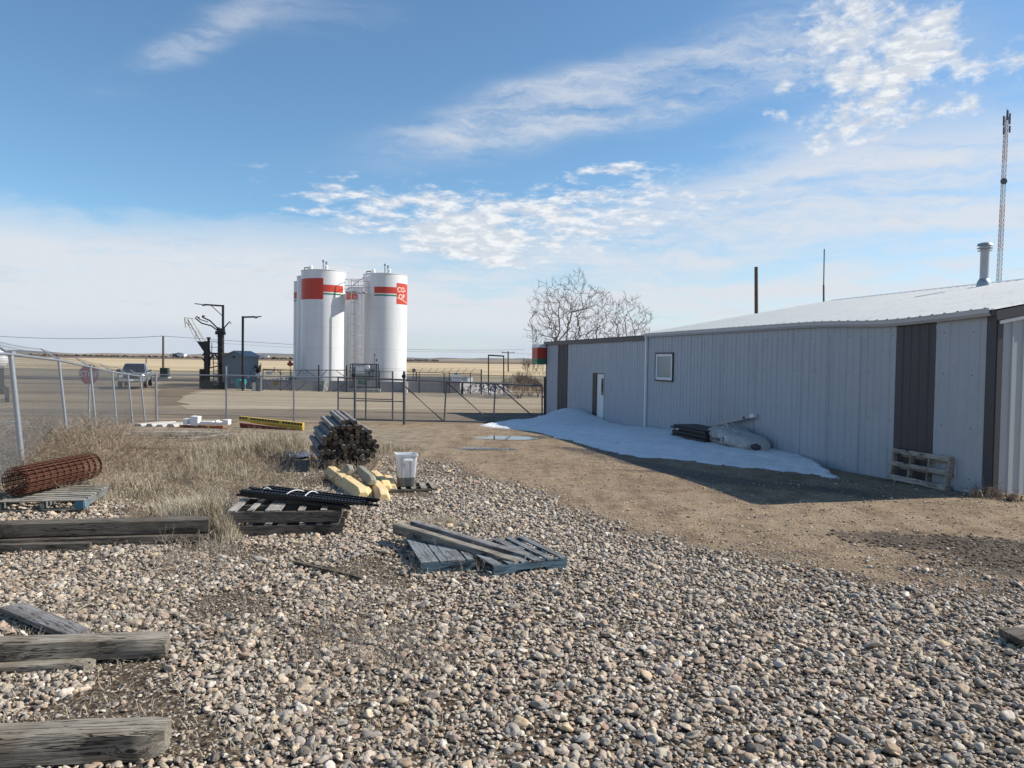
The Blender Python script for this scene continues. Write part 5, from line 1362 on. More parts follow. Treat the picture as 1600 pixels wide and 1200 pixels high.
text_obj('STOP', .275, simple('sign_letters', (.70, .64, .64), .5), 'lettering', ss, lambda x, y, z: ri @ Vector((sc_.x + x, sc_.y - .011 - z, sc_.z + y)), bold=.006, xs=.95)

# ------------------------------------------------------------------ pickup truck, built facing -Y, then turned
TX = P(212, 600, 61.5); tz = P(207, 567.5, 61.5).z - 1.88
truck = thing('pickup_truck', 'silver grey pickup truck parked facing the yard beyond the left fence', 'pickup truck', (TX.x, 61.5, tz), R(20))
M_TRK = simple('truck_silver', (.30, .32, .35), .25, .6, .05, 2); M_TDK = simple('truck_trim', (.03, .03, .035), .5)
def mirror_prof(mb, sec):
    """skin a body from cross-sections: list of (y, [(x,z)...] for one side, bottom to top)"""
    n = len(sec[0][1]); vs = []
    for y, pr in sec:
        for x, z in pr: vs.append((-x, y, z))
        for x, z in reversed(pr): vs.append((x, y, z))
    m_ = 2 * n; fs = [tuple(range(m_)), tuple((len(sec) - 1) * m_ + k for k in range(m_))[::-1]]
    for i in range(len(sec) - 1):
        for k in range(m_): fs.append((i * m_ + k, i * m_ + (k + 1) % m_, (i + 1) * m_ + (k + 1) % m_, (i + 1) * m_ + k))
    mb.add(vs, fs)
mb = MB()
mirror_prof(mb, [(-2.85, [(.70, .50), (.86, .60), (.88, .95), (.80, 1.06)]), (-2.70, [(.85, .42), (.97, .60), (.98, 1.0), (.86, 1.14)]), (-1.2, [(.88, .40), (1.0, .60), (1.0, 1.08), (.90, 1.22)]),
                 (.9, [(.88, .40), (1.0, .60), (1.0, 1.10), (.93, 1.22)]), (2.85, [(.88, .45), (1.0, .60), (1.0, 1.12), (.95, 1.26)]), (2.9, [(.86, .5), (.98, .62), (.98, 1.1), (.94, 1.24)])])
mb.build('body', M_TRK, truck, bevel=.05)
mb = MB(); mirror_prof(mb, [(-1.25, [(.86, 1.18), (.84, 1.22)]), (-.45, [(.88, 1.18), (.70, 1.86)]), (.75, [(.88, 1.18), (.72, 1.88)]), (1.0, [(.88, 1.18), (.74, 1.5)])])
mb.build('cab', M_TRK, truck, bevel=.04)
mb = MB(); mb.add([(-.80, -1.265, 1.23), (.80, -1.265, 1.23), (.67, -.50, 1.83), (-.67, -.50, 1.83)], [(0, 1, 2, 3)])
for v in range(4): pass
mb.v = [(x, y - .03, z + .015) for x, y, z in mb.v]; mb.build('windshield', M_GLASSD, truck)
mb = MB()
for s_ in (-1, 1): mb.add([(s_ * .893, -.95, 1.24), (s_ * .905, .70, 1.24), (s_ * .745, .62, 1.82), (s_ * .74, -.45, 1.80)], [(0, 1, 2, 3)])
mb.build_each('side_window', M_GLASSD, truck)
for s_ in (-1, 1):
    mb = MB(); mb.box((s_ * 1.12, -.95, 1.30), (.26, .12, .20)); mb.box((s_ * .96, -.93, 1.26), (.14, .05, .05)); mb.build('mirror', M_TDK, truck, bevel=.02)
    mb = MB(); mb.box((s_ * .72, -2.84, .90), (.30, .08, .20)); mb.build('headlight', simple('lamp_lens', (.6, .6, .6), .15), truck, bevel=.02)
    for y in (-1.85, 1.85):
        mb = MB(); mb.smooth = True; mb.tube([(s_ * .76, y, .40), (s_ * 1.01, y, .40)], .40, 24); wh = mb.build('wheel', M_RUBBER, truck, smooth=True)
        mb = MB(); mb.smooth = True; mb.tube([(s_ * 1.0, y, .40), (s_ * 1.025, y, .40)], .22, 16); mb.build('rim', M_GALV, wh, smooth=True)
mb = MB(); mb.box((0, -2.87, .86), (1.08, .06, .24)); mb.build('grille', M_TDK, truck)
mb = MB(); mb.box((0, -2.92, .60), (1.80, .12, .18)); mb.build('bumper', M_GALV, truck, bevel=.03)
mb = MB(); mb.box((0, -2.99, .60), (.32, .01, .12)); mb.build('licence_plate', M_WHITE, truck)

# white tank trailer at the left edge
q = P(-5, 562, 44); tr_ = thing('tank_trailer', 'round white tank on a wheeled trailer cut by the left edge of the picture', 'tank trailer', (q.x, 44, FARZ))
ROOT[tr_.name] = Matrix.Translation(tr_.location) @ Matrix.Rotation(R(34), 4, 'Z'); tr_.rotation_euler = (0, 0, R(34)); zc_ = q.z - FARZ
mb = MB(); mb.smooth = True; mb.tube([(0, -.3, zc_), (0, -.15, zc_), (0, .1, zc_), (0, 4, zc_), (0, 4.3, zc_)], [.30, .48, .56, .56, .3], 28); mb.build('tank', M_WHITE, tr_, smooth=True)
mb = MB(); mb.box((0, 2, .85), (.9, 4.4, .14)); mb.box((0, .6, (zc_ + .4) / 2), (.7, .12, zc_ - .5)); mb.box((0, 3.2, (zc_ + .4) / 2), (.7, .12, zc_ - .5)); mb.build('frame', M_TDK, tr_)
for s_ in (-1, 1):
    for y in (.7, 3.2):
        mb = MB(); mb.smooth = True; mb.tube([(s_ * .40, y, .40), (s_ * .60, y, .40)], .40, 20); mb.build('wheel', M_RUBBER, tr_, smooth=True)

# ------------------------------------------------------------------ poles, lines, tower
M_POLE = simple('pole_wood', (.11, .085, .065), .9, 0, .2, 6)
def upole(label, px, top, Y, r_, cross, pb=605):
    z0 = FARZ; a_ = P(px, top, Y); p0 = (P(px, pb, Y).x, Y, z0)
    o = thing('utility_pole', label, 'utility pole', p0); mb = MB(); mb.smooth = True; mb.tube([p0, a_], [r_ * 1.2, r_], 8); mb.build('pole', M_POLE, o, world=True, smooth=True)
    if cross:
        mb = MB(); mb.box(a_ + Vector((0, 0, -.35)), (cross, .14, .16))
        mb.build('crossarm', M_POLE, o, world=True)
        mb = MB()
        for s_ in (-.45, 0, .45): mb.tube([a_ + Vector((s_ * cross, 0, -.3)), a_ + Vector((s_ * cross, 0, .05))], .06, 6)
        mb.build('insulators', M_GALVD, o, world=True)
    return a_
A_ = upole('utility pole with a thin wire, standing just right of the parked pickup', 255, 525, 100, .13, 0)
B2 = upole('distant utility pole with a crossarm behind the steel goal post frame', 794, 549, 190, .16, 3.2, 592)
upole('very small far pole to the right of the pickup roof', 228.3, 559, 170, .12, 0, 590)
mb = MB(); q = P(257.5, 591, 96); gb = thing('utility_box', 'dark green utility box at the foot of the pole right of the pickup', 'box', (q.x, 96, FARZ)); mb.box((q.x, 96, FARZ + .75), (1.0, .6, 1.1)); mb.build('housing', simple('box_green', (.03, .05, .035), .6), gb, world=True, bevel=.03)
mb = MB(); mb.box((q.x, 96, FARZ + .05), (1.2, .9, .30)); mb.build('pad', M_CONC, gb, world=True)
mb = MB()
def wire(a_, b_, sag, r_): mb.tube([a_.lerp(b_, i / 24) + Vector((0, 0, -sag * 4 * (i / 24) * (1 - i / 24))) for i in range(25)], r_, 4, False)
wire(P(-60, 521, 100), A_, .5, .035); wire(A_, P(820, 546, 185), .8, .035); wire(P(300, 533, 185), P(794, 550, 188), .8, .03); wire(P(794, 551, 188), P(1000, 556, 188), .5, .03)
tag(mb.build('power_line', M_BLACK), 'thin power lines running low across the sky to the left pole', 'power line')

o = thing('wooden_pole', 'plain dark round pole rising behind the shed roof', 'pole', (P(1181, 700, 47).x, 47, -.3))
mb = MB(); mb.smooth = True; mb.tube([(P(1181, 700, 47).x, 47, -.4), P(1181.5, 417, 47)], [.13, .105], 10); mb.build('shaft', M_POLE, o, world=True, smooth=True)
o = thing('whip_antenna', 'thin straight antenna rod behind the shed roof', 'antenna', (P(1286, 700, 48).x, 48, -.3))
mb = MB(); mb.smooth = True; mb.tube([(P(1286, 700, 48).x, 48, -.4), P(1287, 445, 48)], .055, 6); mb.tube([P(1287, 446, 48), P(1288, 389, 48)], .035, 6); mb.build('rod', M_GALVD, o, world=True, smooth=True)
# lattice tower
YT = 150; tb = P(1559.5, 452, YT); tt = P(1572.5, 182, YT)
tw = thing('radio_tower', 'tall slender red and white lattice radio tower with antennas and a round dish', 'radio tower', (P(1556, 575, YT).x, YT, -.4))
ax0 = Vector((P(1554, 572, YT).x, YT, -.4)); H_ = tt.z - ax0.z; ax1 = Vector((tt.x, YT, tt.z))
M_TR = simple('tower_red', (.30, .16, .15), .6); M_TW = simple('tower_white', (.38, .39, .41), .6)
nseg = 46
def leg(k, z): 
    f = z / H_; w_ = .86 - .22 * f; a = math.pi / 2 + 2 * math.pi / 3 * k + .4; c_ = ax0.lerp(ax1, f); return c_ + Vector((w_ * math.cos(a) * .62, w_ * math.sin(a) * .62, 0))
nb_ = 6
for sct in range(nb_):
    mb = MB(); z0, z1 = H_ * sct / nb_, H_ * (sct + 1) / nb_
    for k in range(3): mb.tube([leg(k, z0), leg(k, z1)], .048, 5)
    n = 9
    for i in range(n):
        za, zb_ = z0 + (z1 - z0) * i / n, z0 + (z1 - z0) * (i + 1) / n
        for k in range(3):
            mb.tube([leg(k, za), leg((k + 1) % 3, zb_)], .026, 4, False); mb.tube([leg((k + 1) % 3, za), leg(k, zb_)], .026, 4, False); mb.tube([leg(k, za), leg((k + 1) % 3, za)], .026, 4, False)
    mb.build('lattice_section', M_TR if sct % 2 else M_TW, tw, world=True)
for dx, dz, hh2 in ((-.62, -.3, 1.9), (.55, .1, 2.1), (.1, .8, 1.9), (-.55, -2.2, 1.4), (.6, -1.9, 1.3)):
    mb = MB(); mb.box(ax1 + Vector((dx, -.2, dz - .6)), (.26, .16, hh2)); mb.tube([ax1 + Vector((0, 0, dz - .6)), ax1 + Vector((dx, -.2, dz - .6))], .05, 5); mb.build('panel_antenna', M_GALVD, tw, world=True)
mb = MB(); mb.tube([ax1, ax1 + Vector((.05, 0, 1.6))], .04, 5); mb.build('lightning_rod', M_GALVD, tw, world=True)
q = P(1569, 283, YT - .9); mb = MB(); mb.smooth = True; mb.tube([q, q + Vector((0, .25, 0)), q + Vector((0, .4, 0))], [.62, .60, .2], 20); mb.build('dish', simple('dish_grey', (.09, .10, .12), .5), tw, world=True, smooth=True)

# ------------------------------------------------------------------ bare trees and bushes
M_BARK = simple('bark', (.17, .14, .115), .95, 0, .25, 4)
M_TWIG = simple('twig', (.14, .112, .09), .95, 0, .2, 4)
def grow(mb, p, d, L, r, depth, rnd, spread, upw, tw=None, minr=.008):
    segs = 4; pts = [p]; q = p.copy(); dd = d.copy()
    for i in range(segs):
        dd = (dd + Vector((rnd.gauss(0, .09), rnd.gauss(0, .09), rnd.gauss(0, .05) + upw * .05))).normalized(); q = q + dd * (L / segs); pts.append(q.copy())
    r1 = r * .62; rs = [r + (r1 - r) * i / segs for i in range(segs + 1)]
    (mb if r > .03 or tw is None else tw).tube(pts, [max(minr, x) for x in rs], 6 if r > .05 else (4 if r > .02 else 3), False)
    if depth == 0: return
    nb = 2 if depth > 1 else 3
    for k in range(nb):
        i = segs if k < 2 else rnd.choice([2, 3]); o = pts[i]
        ax = Vector((rnd.gauss(0, 1), rnd.gauss(0, 1), rnd.gauss(0, 1))); ax = ax - dd * ax.dot(dd); ax.normalize()
        a = (spread * rnd.uniform(.55, 1.15)) * (1 if k else .55)
        a *= 1.1 if depth > 3 else 1.35; nd = (dd * math.cos(a) + ax * math.sin(a) + Vector((0, 0, upw * .12))).normalized()
        grow(mb, o, nd, L * rnd.uniform(.70, .93), rs[i] * rnd.uniform(.62, .8), depth - 1, rnd, spread, upw, tw, minr)
def bare_tree(label, x, y, h, seed, stems, depth, spread, lean=0, group=None, minr=.011, r0=None, crown_w=None, upw=.5):
    rnd = random.Random(seed); z = FARZ; tr = thing('bare_tree', label, 'tree', (x, y, z), 0, group)
    mb = MB(); tw = MB(); mb.smooth = True
    L0 = h * .26
    for k in range(stems):
        a = 2 * math.pi * k / stems + rnd.uniform(-.3, .3); tl = spread * rnd.uniform(.5, 1.1) * (1 if stems > 1 else .1)
        d = Vector((math.cos(a) * math.sin(tl) + lean, math.sin(a) * math.sin(tl), math.cos(tl))).normalized()
        grow(mb, Vector((0, 0, -.1)), d, L0, r0 or h * .018, depth, rnd, spread * .85, upw, tw, minr)
    for m2 in (mb, tw):
        pass
    if crown_w:
        xr = sorted(v[0] for v in tw.v); kx = crown_w / (xr[int(len(xr) * .98)] - xr[int(len(xr) * .02)]); ox = (xr[int(len(xr) * .98)] + xr[int(len(xr) * .02)]) / 2
    hz_ = sorted(v[2] for v in tw.v)[int(len(tw.v) * .985)]; s_ = h / hz_
    kx = kx if crown_w else s_
    mb.v = [(a * kx, b_ * kx, c_ * s_) for a, b_, c_ in mb.v]; tw.v = [(a * kx, b_ * kx, c_ * s_) for a, b_, c_ in tw.v]
    mb.build('trunk', M_BARK, tr, smooth=True); tw.build('crown', M_TWIG, tr); print('tree', len(mb.f), len(tw.f), h, min(v[0] for v in tw.v), max(v[0] for v in tw.v)); return tr
def crown_tree(label, x, y, h, wdt, seed, n, zlow, minr=.013):
    """limbs grown towards points scattered through a rounded crown"""
    rnd = random.Random(seed); tr = thing('bare_tree', label, 'tree', (x, y, FARZ))
    cz, rz_, rx = (h + zlow) / 2, (h - zlow) / 2, wdt / 2
    nodes = [Vector((0, 0, -.2)), Vector((.05, 0, zlow * .35)), Vector((-.05, .05, zlow * .62))]; par = [-1, 0, 1]; plen = [0, zlow * .35, zlow * .62]
    pts_ = []
    while len(pts_) < n:
        v = Vector((rnd.uniform(-1, 1), rnd.uniform(-1, 1), rnd.uniform(-1, 1)))
        if v.length > 1 or (v.length < .35 and rnd.random() < .5): continue
        k = 1 + .28 * mn.noise(v.normalized() * 2.2 + Vector((seed, 0, 0)))
        pts_.append(Vector((v.x * rx * k, v.y * rx * k, cz + v.z * rz_ * (k if v.z > 0 else 1))))
    o = nodes[2]; pts_.sort(key=lambda p: (p - o).length)
    for p in pts_:
        best = min(range(2, len(nodes)), key=lambda i: (nodes[i] - p).length + .22 * plen[i] + (1.2 if nodes[i].z > p.z + .1 else 0))
        q = nodes[best]; L = (p - q).length
        if L > .7:
            for t_ in (.4,):
                m_ = q.lerp(p, t_) + Vector((rnd.gauss(0, .05), rnd.gauss(0, .05), -.06 * L)) * min(1, L); nodes.append(m_); par.append(best); plen.append(plen[best] + L * t_); best = len(nodes) - 1
        nodes.append(p); par.append(best); plen.append(plen[best] + (p - nodes[best]).length)
    cnt = [1] * len(nodes)
    for i in range(len(nodes) - 1, 0, -1): cnt[par[i]] += cnt[i]
    rad = [max(minr, .0072 * c_ ** .48) for c_ in cnt]
    mb = MB(); tw = MB(); mb.smooth = True
    for i in range(1, len(nodes)):
        j = par[i]; (mb if rad[i] > .03 else tw).tube([nodes[j], nodes[i]], [min(rad[j], rad[i] * 1.35), rad[i]], 6 if rad[i] > .03 else 3, False)
        if cnt[i] <= 3:
            d = (nodes[i] - nodes[j]).normalized()
            for k in range(3):
                dd = (d + Vector((rnd.gauss(0, .45), rnd.gauss(0, .45), rnd.gauss(.15, .35)))).normalized(); L = rnd.uniform(.25, .6); e = nodes[i] + dd * L
                tw.tube([nodes[i], e], [minr * .8, minr * .55], 3, False)
    mb.build('trunk', M_BARK, tr, smooth=True); tw.build('crown', M_TWIG, tr, fixn=False); return tr
Y1 = 62; crown_tree('large bare leafless tree with a rounded spreading crown behind the annex roof', P(893, 560, Y1).x, Y1, P(905, 434, Y1).z - FARZ, 7.6, 5, 900, 1.9)
Y2 = 70; crown_tree('smaller bare leafless tree close behind the large one, nearer the shed roof', P(984, 560, Y2).x, Y2, P(985, 460, Y2).z - FARZ, 4.4, 12, 420, 1.8)
def bush(label, px, Y, h, seed, spread=.8, depth=6, stems=9):
    return bare_tree(label, P(px, 600, Y).x, Y, h, seed, stems, depth, spread, 0, 'bare bushes beyond the gate', .008, h * .016)
bush('bare twiggy bush left of the annex corner beyond the gate', 812, 58, 1.9, 3)
bush('tall thin bare sapling close beside the annex corner', 841, 60, 3.1, 4, .38, 6, 3)
bush('low bare bush between the goal post frame and the twiggy bush', 827, 63, 1.5, 8, .9)
# distant farm
for (px, py, Y, wdt, h, lab) in ((541, 0, 0, 0, 0, ''),):
    pass
fm = 0
for px, Y, wdt, h, lab in ((273, 900, 9, 5, 'leftmost tiny white farm building on the far horizon'), (281, 900, 13, 6, 'widest tiny white farm building on the far horizon'), (412, 1500, 20, 6, 'tiny pale farm building on the horizon right of the blue shed')):
    q = P(px, 556, Y); o = thing('farm_building', lab, 'building', (q.x, Y, 0)); mb = MB(); mb.box((q.x, Y, h * .35), (wdt, 8, h * .7)); mb.build('walls', M_WHITE, o, world=True)
    mb = MB(); mb.prism([(q.x - wdt / 2, Y - 4.2, h * .7), (q.x + wdt / 2, Y - 4.2, h * .7), (q.x, Y - 4.2, h)], (0, 8.4, 0)); mb.build('roof', M_GALV, o, world=True)
# shelter belts far away: one mass each
mb = MB(); rnd = random.Random(3)
for k in range(2600):
    x = rnd.uniform(-900, -260) if k % 3 else rnd.uniform(-260, -80); y = 820 + rnd.uniform(-15, 15); s_ = rnd.uniform(.9, 2.6)
    pts_ = [(x + s_ * rnd.uniform(-1, 1) * .8, y + s_ * rnd.uniform(-1, 1), max(0, s_ * rnd.uniform(-.2, 1))) for _ in range(5)]
    mb.add([Vector(p_) for p_ in pts_], [(0, 1, 2), (0, 2, 3), (0, 3, 4), (1, 3, 4), (1, 2, 4)])
o = mb.build('tree_line', simple('far_brush', (.13, .108, .09), .95, 0, .3, .2)); o['kind'] = 'stuff'; tag(o, 'dark far-off line of leafless trees on the left horizon', 'trees')
# ------------------------------------------------------------------ things lying in the yard
W_GREY = wood('weathered_timber', (.34, .31, .255), (.10, .085, .068), 0)
W_DARK = wood('treated_timber', (.165, .145, .12), (.05, .043, .036), 0)
W_PLANK = wood('grey_plank', (.27, .265, .26), (.12, .115, .11), 0)
W_PALE = wood('pallet_board', (.38, .36, .33), (.19, .175, .155), 0)
W_BLUEB = wood('blue_pallet_block', (.10, .165, .215), (.045, .07, .09), 0)
W_BLUET = wood('blue_grey_board', (.25, .275, .29), (.12, .14, .155), 0)
W_BROWN = wood('fence_post_wood', (.20, .165, .125), (.085, .07, .052), 0)
def orient(a, b):
    """frame with local x along a->b, for meshes whose grain runs along local x"""
    d = Vector(b) - Vector(a); return math.atan2(d.y, d.x)
def timber(name, label, cat, a, b, w, h, mat, group=None, seg=14, jit=.004, chip=.3, seed=0):
    a = Vector(a); b = Vector(b); th = orient(a, b); L = Vector((b.x - a.x, b.y - a.y, 0)).length
    wb = wood_beam((0, 0, 0), (L, 0, b.z - a.z), w, h, seg=seg, jit=jit, chip=chip, seed=seed)
    o = wb.build(name, mat, smooth=True); o.location = a; o.rotation_euler = (0, 0, th); tag(o, label, cat, group); return o
# beams stacked on the left
def Gz(px, py, z): return G(px, py, z)
a_, b_ = G(-150, 862, 0), G(318, 848, 0)
a_, b_ = Vector((a_.x, a_.y, 0)), Vector((b_.x, b_.y, 0))
def zt(v, h): return Vector((v.x, v.y, terrain(v.x, v.y) + h))
timber('timber', 'dark flat timber lying under the long timber at the left edge', 'timber', zt(a_, .07), zt(b_, .07), .22, .13, W_DARK, seed=1)
timber('timber', 'long dark timber on top of another, ending beside the stacked pallets', 'timber', zt(a_ + Vector((0, .03, 0)), .235), zt(b_ + Vector((.06, .05, 0)), .235), .20, .19, W_DARK, seed=2)
c_, d_ = G(-150, 868, 0), G(146, 859, 0); timber('timber', 'thin short board end lying in front of the long dark timbers', 'timber', zt(c_ + Vector((0, -.04, 0)), .06), zt(d_ + Vector((0, -.06, 0)), .06), .09, .11, W_DARK, seed=3)
# middle grey beam and its plank
a_, b_ = G(-80, 1048, 0), G(262, 1027, 0); timber('timber', 'thick grey timber crossing the end of the loose plank at lower left', 'timber', zt(a_, .15), zt(b_, .11), .17, .165, W_GREY, seed=4, jit=.007)
a_, b_ = G(-90, 1054, 0), G(120, 1042, 0); timber('timber', 'thin board wedged under the thick grey timber', 'timber', zt(a_ + Vector((0, -.03, 0)), .04), zt(b_ + Vector((0, -.05, 0)), .04), .12, .06, W_GREY, seed=5)
o_ = timber('wood_block', 'small wood offcut in the stones below the thick grey timber', 'wood block', zt(G(112, 1043), .03), zt(G(140, 1047), .03), .14, .07, W_GREY, seg=3, seed=6)
a_, b_ = G(18, 952, .05), G(122, 1000, .05); timber('plank', 'flat grey plank sticking out behind the thick grey timber', 'plank', zt(a_, .07), zt(b_, .10), .20, .05, W_PLANK, seed=7)
a_, b_ = G(-110, 1200, 0), G(262, 1178, 0); timber('timber', 'splintered broad grey timber lying at the lower left corner', 'timber', zt(a_, .12), zt(b_, .10), .23, .185, W_GREY, seed=8, chip=1.4, jit=.009)
a_, b_ = G(462, 884), G(566, 908); timber('stake', 'split brown stake lying alone on the stones', 'stake', zt(a_, .035), zt(b_, .03), .055, .045, W_BROWN, seed=9, jit=.012, chip=1.0)
a_, b_ = G(1578, 992, .1), G(1660, 992, .1); timber('plank', 'dark board end lying on the stones at the right edge', 'plank', zt(a_, .08), zt(b_, .08), .30, .06, W_DARK, seed=10)

# pallets -------------------------------------------------------------
def pallet(label, loc, th, L, Wd, mat_top, mat_side, n_top=7, h=.14, group=None, tilt_=0.0, boards=None, notch=False):
    """deck boards run along local y, stringers along local x"""
    pl = thing('pallet', label, 'pallet', loc, th, group); tm = Matrix.Rotation(tilt_, 3, 'Y')
    sh_ = h - .04
    for k, y in enumerate((-Wd / 2 + .02, 0, Wd / 2 - .02)):
        if notch:
            mb = MB()
            prof = [(-L / 2, .02), (-L / 2 + .25, .02), (-L / 2 + .29, .055), (-L / 2 + .45, .055), (-L / 2 + .49, .02), (L / 2 - .49, .02), (L / 2 - .45, .055), (L / 2 - .29, .055), (L / 2 - .25, .02), (L / 2, .02), (L / 2, .02 + sh_), (-L / 2, .02 + sh_)]
            mb.prism([tm @ Vector((x, y - .02, z)) for x, z in prof], tm @ Vector((0, .042, 0)))
        else:
            mb = wood_beam(tm @ Vector((-L / 2, y, .02 + sh_ / 2)), tm @ Vector((L / 2, y, .02 + sh_ / 2)), .05, sh_, seg=6, seed=k + L)
        mb.build('stringer', mat_side, pl)
    boards = boards or [(-L / 2 + .05 + (L - .10) * i / (n_top - 1)) for i in range(n_top)]
    for i, x in enumerate(boards):
        w_ = .085 + .03 * (i % 3 == 0)
        mb = wood_beam(tm @ Vector((x, -Wd / 2, .02 + sh_ + .010)), tm @ Vector((x + .012 * math.sin(i * 3), Wd / 2, .02 + sh_ + .010 + .006 * math.sin(i * 5))), w_, .018, seg=4, seed=i)
        mb.build('deck_board', mat_top, pl)
    for x in (-L / 2 + .05, 0, L / 2 - .05):
        mb = MB(); mb.box(tm @ Vector((x, 0, .01)), (.09, Wd, .018), tm); mb.build('bottom_board', mat_side, pl)
    return pl
W_PALE_Y = wood('pallet_board_across', (.40, .375, .34), (.20, .18, .155), 1)
W_BLUET_Y = wood('blue_board_across', (.23, .25, .265), (.12, .14, .155), 1)
W_GREY_Y = wood('grey_board_across', (.36, .34, .29), (.17, .155, .13), 1)
# black bar stack pallets
c0 = G(437, 838); e0, e1 = G(355, 840), G(535, 836); th = orient(e0, e1); Lx = (e1 - e0).length; mid = (e0 + e1) / 2; nrm = Vector((-math.sin(th), math.cos(th), 0))
ctr = mid + nrm * .50; print('pallet stack', Lx, mid)
pallet('lower of the two stacked dark pallets under the black bars', (ctr.x, ctr.y, terrain(ctr.x, ctr.y)), th, Lx, 1.0, W_PALE_Y, W_DARK, 7, .17, boards=[-Lx / 2 + .08, -Lx / 2 + .28, -Lx / 2 + .52, -.05, .22, .45, .66])
ct2 = ctr - Vector((math.cos(th), math.sin(th), 0)) * .04
pallet('upper dark pallet with wide worn boards, carrying the bundle of black bars', (ct2.x, ct2.y, terrain(ctr.x, ctr.y) + .172), th - .01, Lx, 1.0, W_PALE_Y, W_DARK, 6, .19, boards=[-Lx / 2 + .10, -Lx / 2 + .34, -Lx / 2 + .58, -.08, .25, .55])
M_BAR = simple('black_plastic', (.012, .013, .016), .35, 0, .2, 5)
zt0 = terrain(ctr.x, ctr.y) + .37
bu = thing('bar_bundle', 'untidy bundle of long black toothed plastic bars tied with white straps', 'bundle', (ctr.x, ctr.y, zt0))
pa, pb_ = P(390, 776, 0.0 + ctr.y + .42), P(566, 799, ctr.y - .22); rnd = random.Random(2)
for k in range(18):
    row = k // 6; u = (k % 6) / 5 - .5
    dirv = (pb_ - pa); dirv.z = 0; L0 = dirv.length; dirv.normalize(); nn_ = Vector((-dirv.y, dirv.x, 0))
    off = nn_ * (u * .46 + rnd.gauss(0, .02)); sh_ = rnd.uniform(-.10, .16); aa = pa + off + dirv * sh_; bb = pb_ + off * .85 + dirv * (sh_ + rnd.uniform(-.22, .14)) + nn_ * rnd.gauss(0, .10)
    aa.z = zt0 + .045 + row * .036; bb.z = zt0 + .03 + row * .032 - .02
    mb = MB(); dv = (bb - aa); L = dv.length; dv.normalize(); mb.bar(aa, bb, .030, .012)
    mb.bar(aa + Vector((0, 0, .012)), bb + Vector((0, 0, .012)), .006, .022)
    m_ = int(L / .052)
    for i in range(m_):
        q = aa + dv * (i * .052 + .02); mb.box(q + Vector((0, 0, .018)), (.022, .034, .016), Matrix.Rotation(math.atan2(dv.y, dv.x), 3, 'Z'))
    mb.build('bar', M_BAR, bu, world=True)
for f in (.42, .56, .16):
    q = pa.lerp(pb_, f); mb = MB(); mb.smooth = True; w_ = .15 if f > .2 else .05; pp = []
    for i in range(9): t_ = i / 8 - .5; pp.append(Vector((q.x, q.y, zt0 + .155 - .25 * t_ * t_)) + nn_ * (t_ * w_ * 2.4) + dirv * (.12 * t_ if f < .5 else 0))
    mb.tube(pp, .007, 5); mb.build('strap', M_WHITE, bu, world=True, smooth=True)

# blue pallets with two timbers
zg = 0.0
f0, f1 = G(818, 892), G(884, 890)
bc = G(843, 874); th2 = orient(G(815, 889), G(886, 886))
def mkpal(label, corner_px, back_px, Wf, seedt, L=1.2):
    """corner = front right ground corner, back = direction of the long side, front width Wf"""
    c = G(*corner_px); bk = G(*back_px); d = (bk - c); d.z = 0; d.normalize(); sd_ = Vector((d.y, -d.x, 0)); sd_ = sd_ if sd_.x < 0 else -sd_
    ctr = c + d * (L / 2) + sd_ * (Wf / 2); th_ = math.atan2(-sd_.y, -sd_.x)
    return pallet(label, (ctr.x, ctr.y, terrain(ctr.x, ctr.y)), th_, Wf, L, W_BLUET_Y, W_BLUEB, 6, .145, None, 0, None, True)
mkpal('blue sided pallet right of the two grey timbers', (886, 889), (798, 845), .95, 1, 1.15)
mkpal('blue sided pallet pinned under the left part of the two grey timbers', (742, 893), (700, 845), .62, 2, 1.2)
e_r = zt(G(809, 897), .09); l0 = P(620, 825, e_r.y + 1.35); print('beam ends', e_r, l0)
tl = timber('timber', 'front grey timber propped on the blue pallets, its left end in the air', 'timber', l0 + Vector((0, 0, .0)), e_r + Vector((0, 0, .01)), .135, .135, W_GREY, seed=21, jit=.003)
bk = Vector((.10, .20, 0)); timber('timber', 'rear thinner grey timber lying close behind the front one on the blue pallets', 'timber', l0 + bk + Vector((.10, -.02, .02)), e_r + bk + Vector((.02, .02, .04)), .12, .085, W_PLANK, seed=22, jit=.003)

# rolled rebar mesh on its pallet
M_RUST = simple('rust', (.115, .045, .025), .85, 0, .35, 14)
c0_ = G(132, 806); bk_ = G(168, 781); fl_ = G(24, 808)
d_ = (bk_ - c0_); d_.z = 0; d_.normalize(); sdv = Vector((-d_.y, d_.x, 0)); Lb = 1.35
ctr_ = c0_ + d_ * (Lb / 2) + sdv * .56; zp_ = terrain(ctr_.x, ctr_.y)
pallet('pale topped pallet with a blue corner block under the rusty mesh roll', (ctr_.x, ctr_.y, zp_), math.atan2(d_.y, d_.x), Lb, 1.12, W_GREY_Y, wood('pallet_side', (.22, .23, .22), (.10, .10, .095), 0), 8, .15)
p9 = bpy.data.objects['pallet']
mb = MB(); c9 = c0_ + d_ * .07 + sdv * .06; mb.box((c9.x, c9.y, zp_ + .075), (.13, .13, .11)); mb.build('corner_block', simple('block_blue', (.07, .17, .26), .8, 0, .25, 9), [o_ for o_ in bpy.data.objects if o_.name.startswith('pallet') and not o_.parent][-1], world=True)
rr = .215
A0, A1 = P(26, 767, ctr_.y - .45), P(140, 744, ctr_.y + 1.25)
A0.z = max(A0.z, zp_ + .17 + rr); A1.z = max(A1.z, zp_ + .17 + rr); za_ = zp_ + .17
print('roll', A0, A1)
rl = thing('mesh_roll', 'large roll of rusty reinforcing wire mesh lying at an angle on a pallet', 'mesh roll', (A0.x, A0.y, za_))
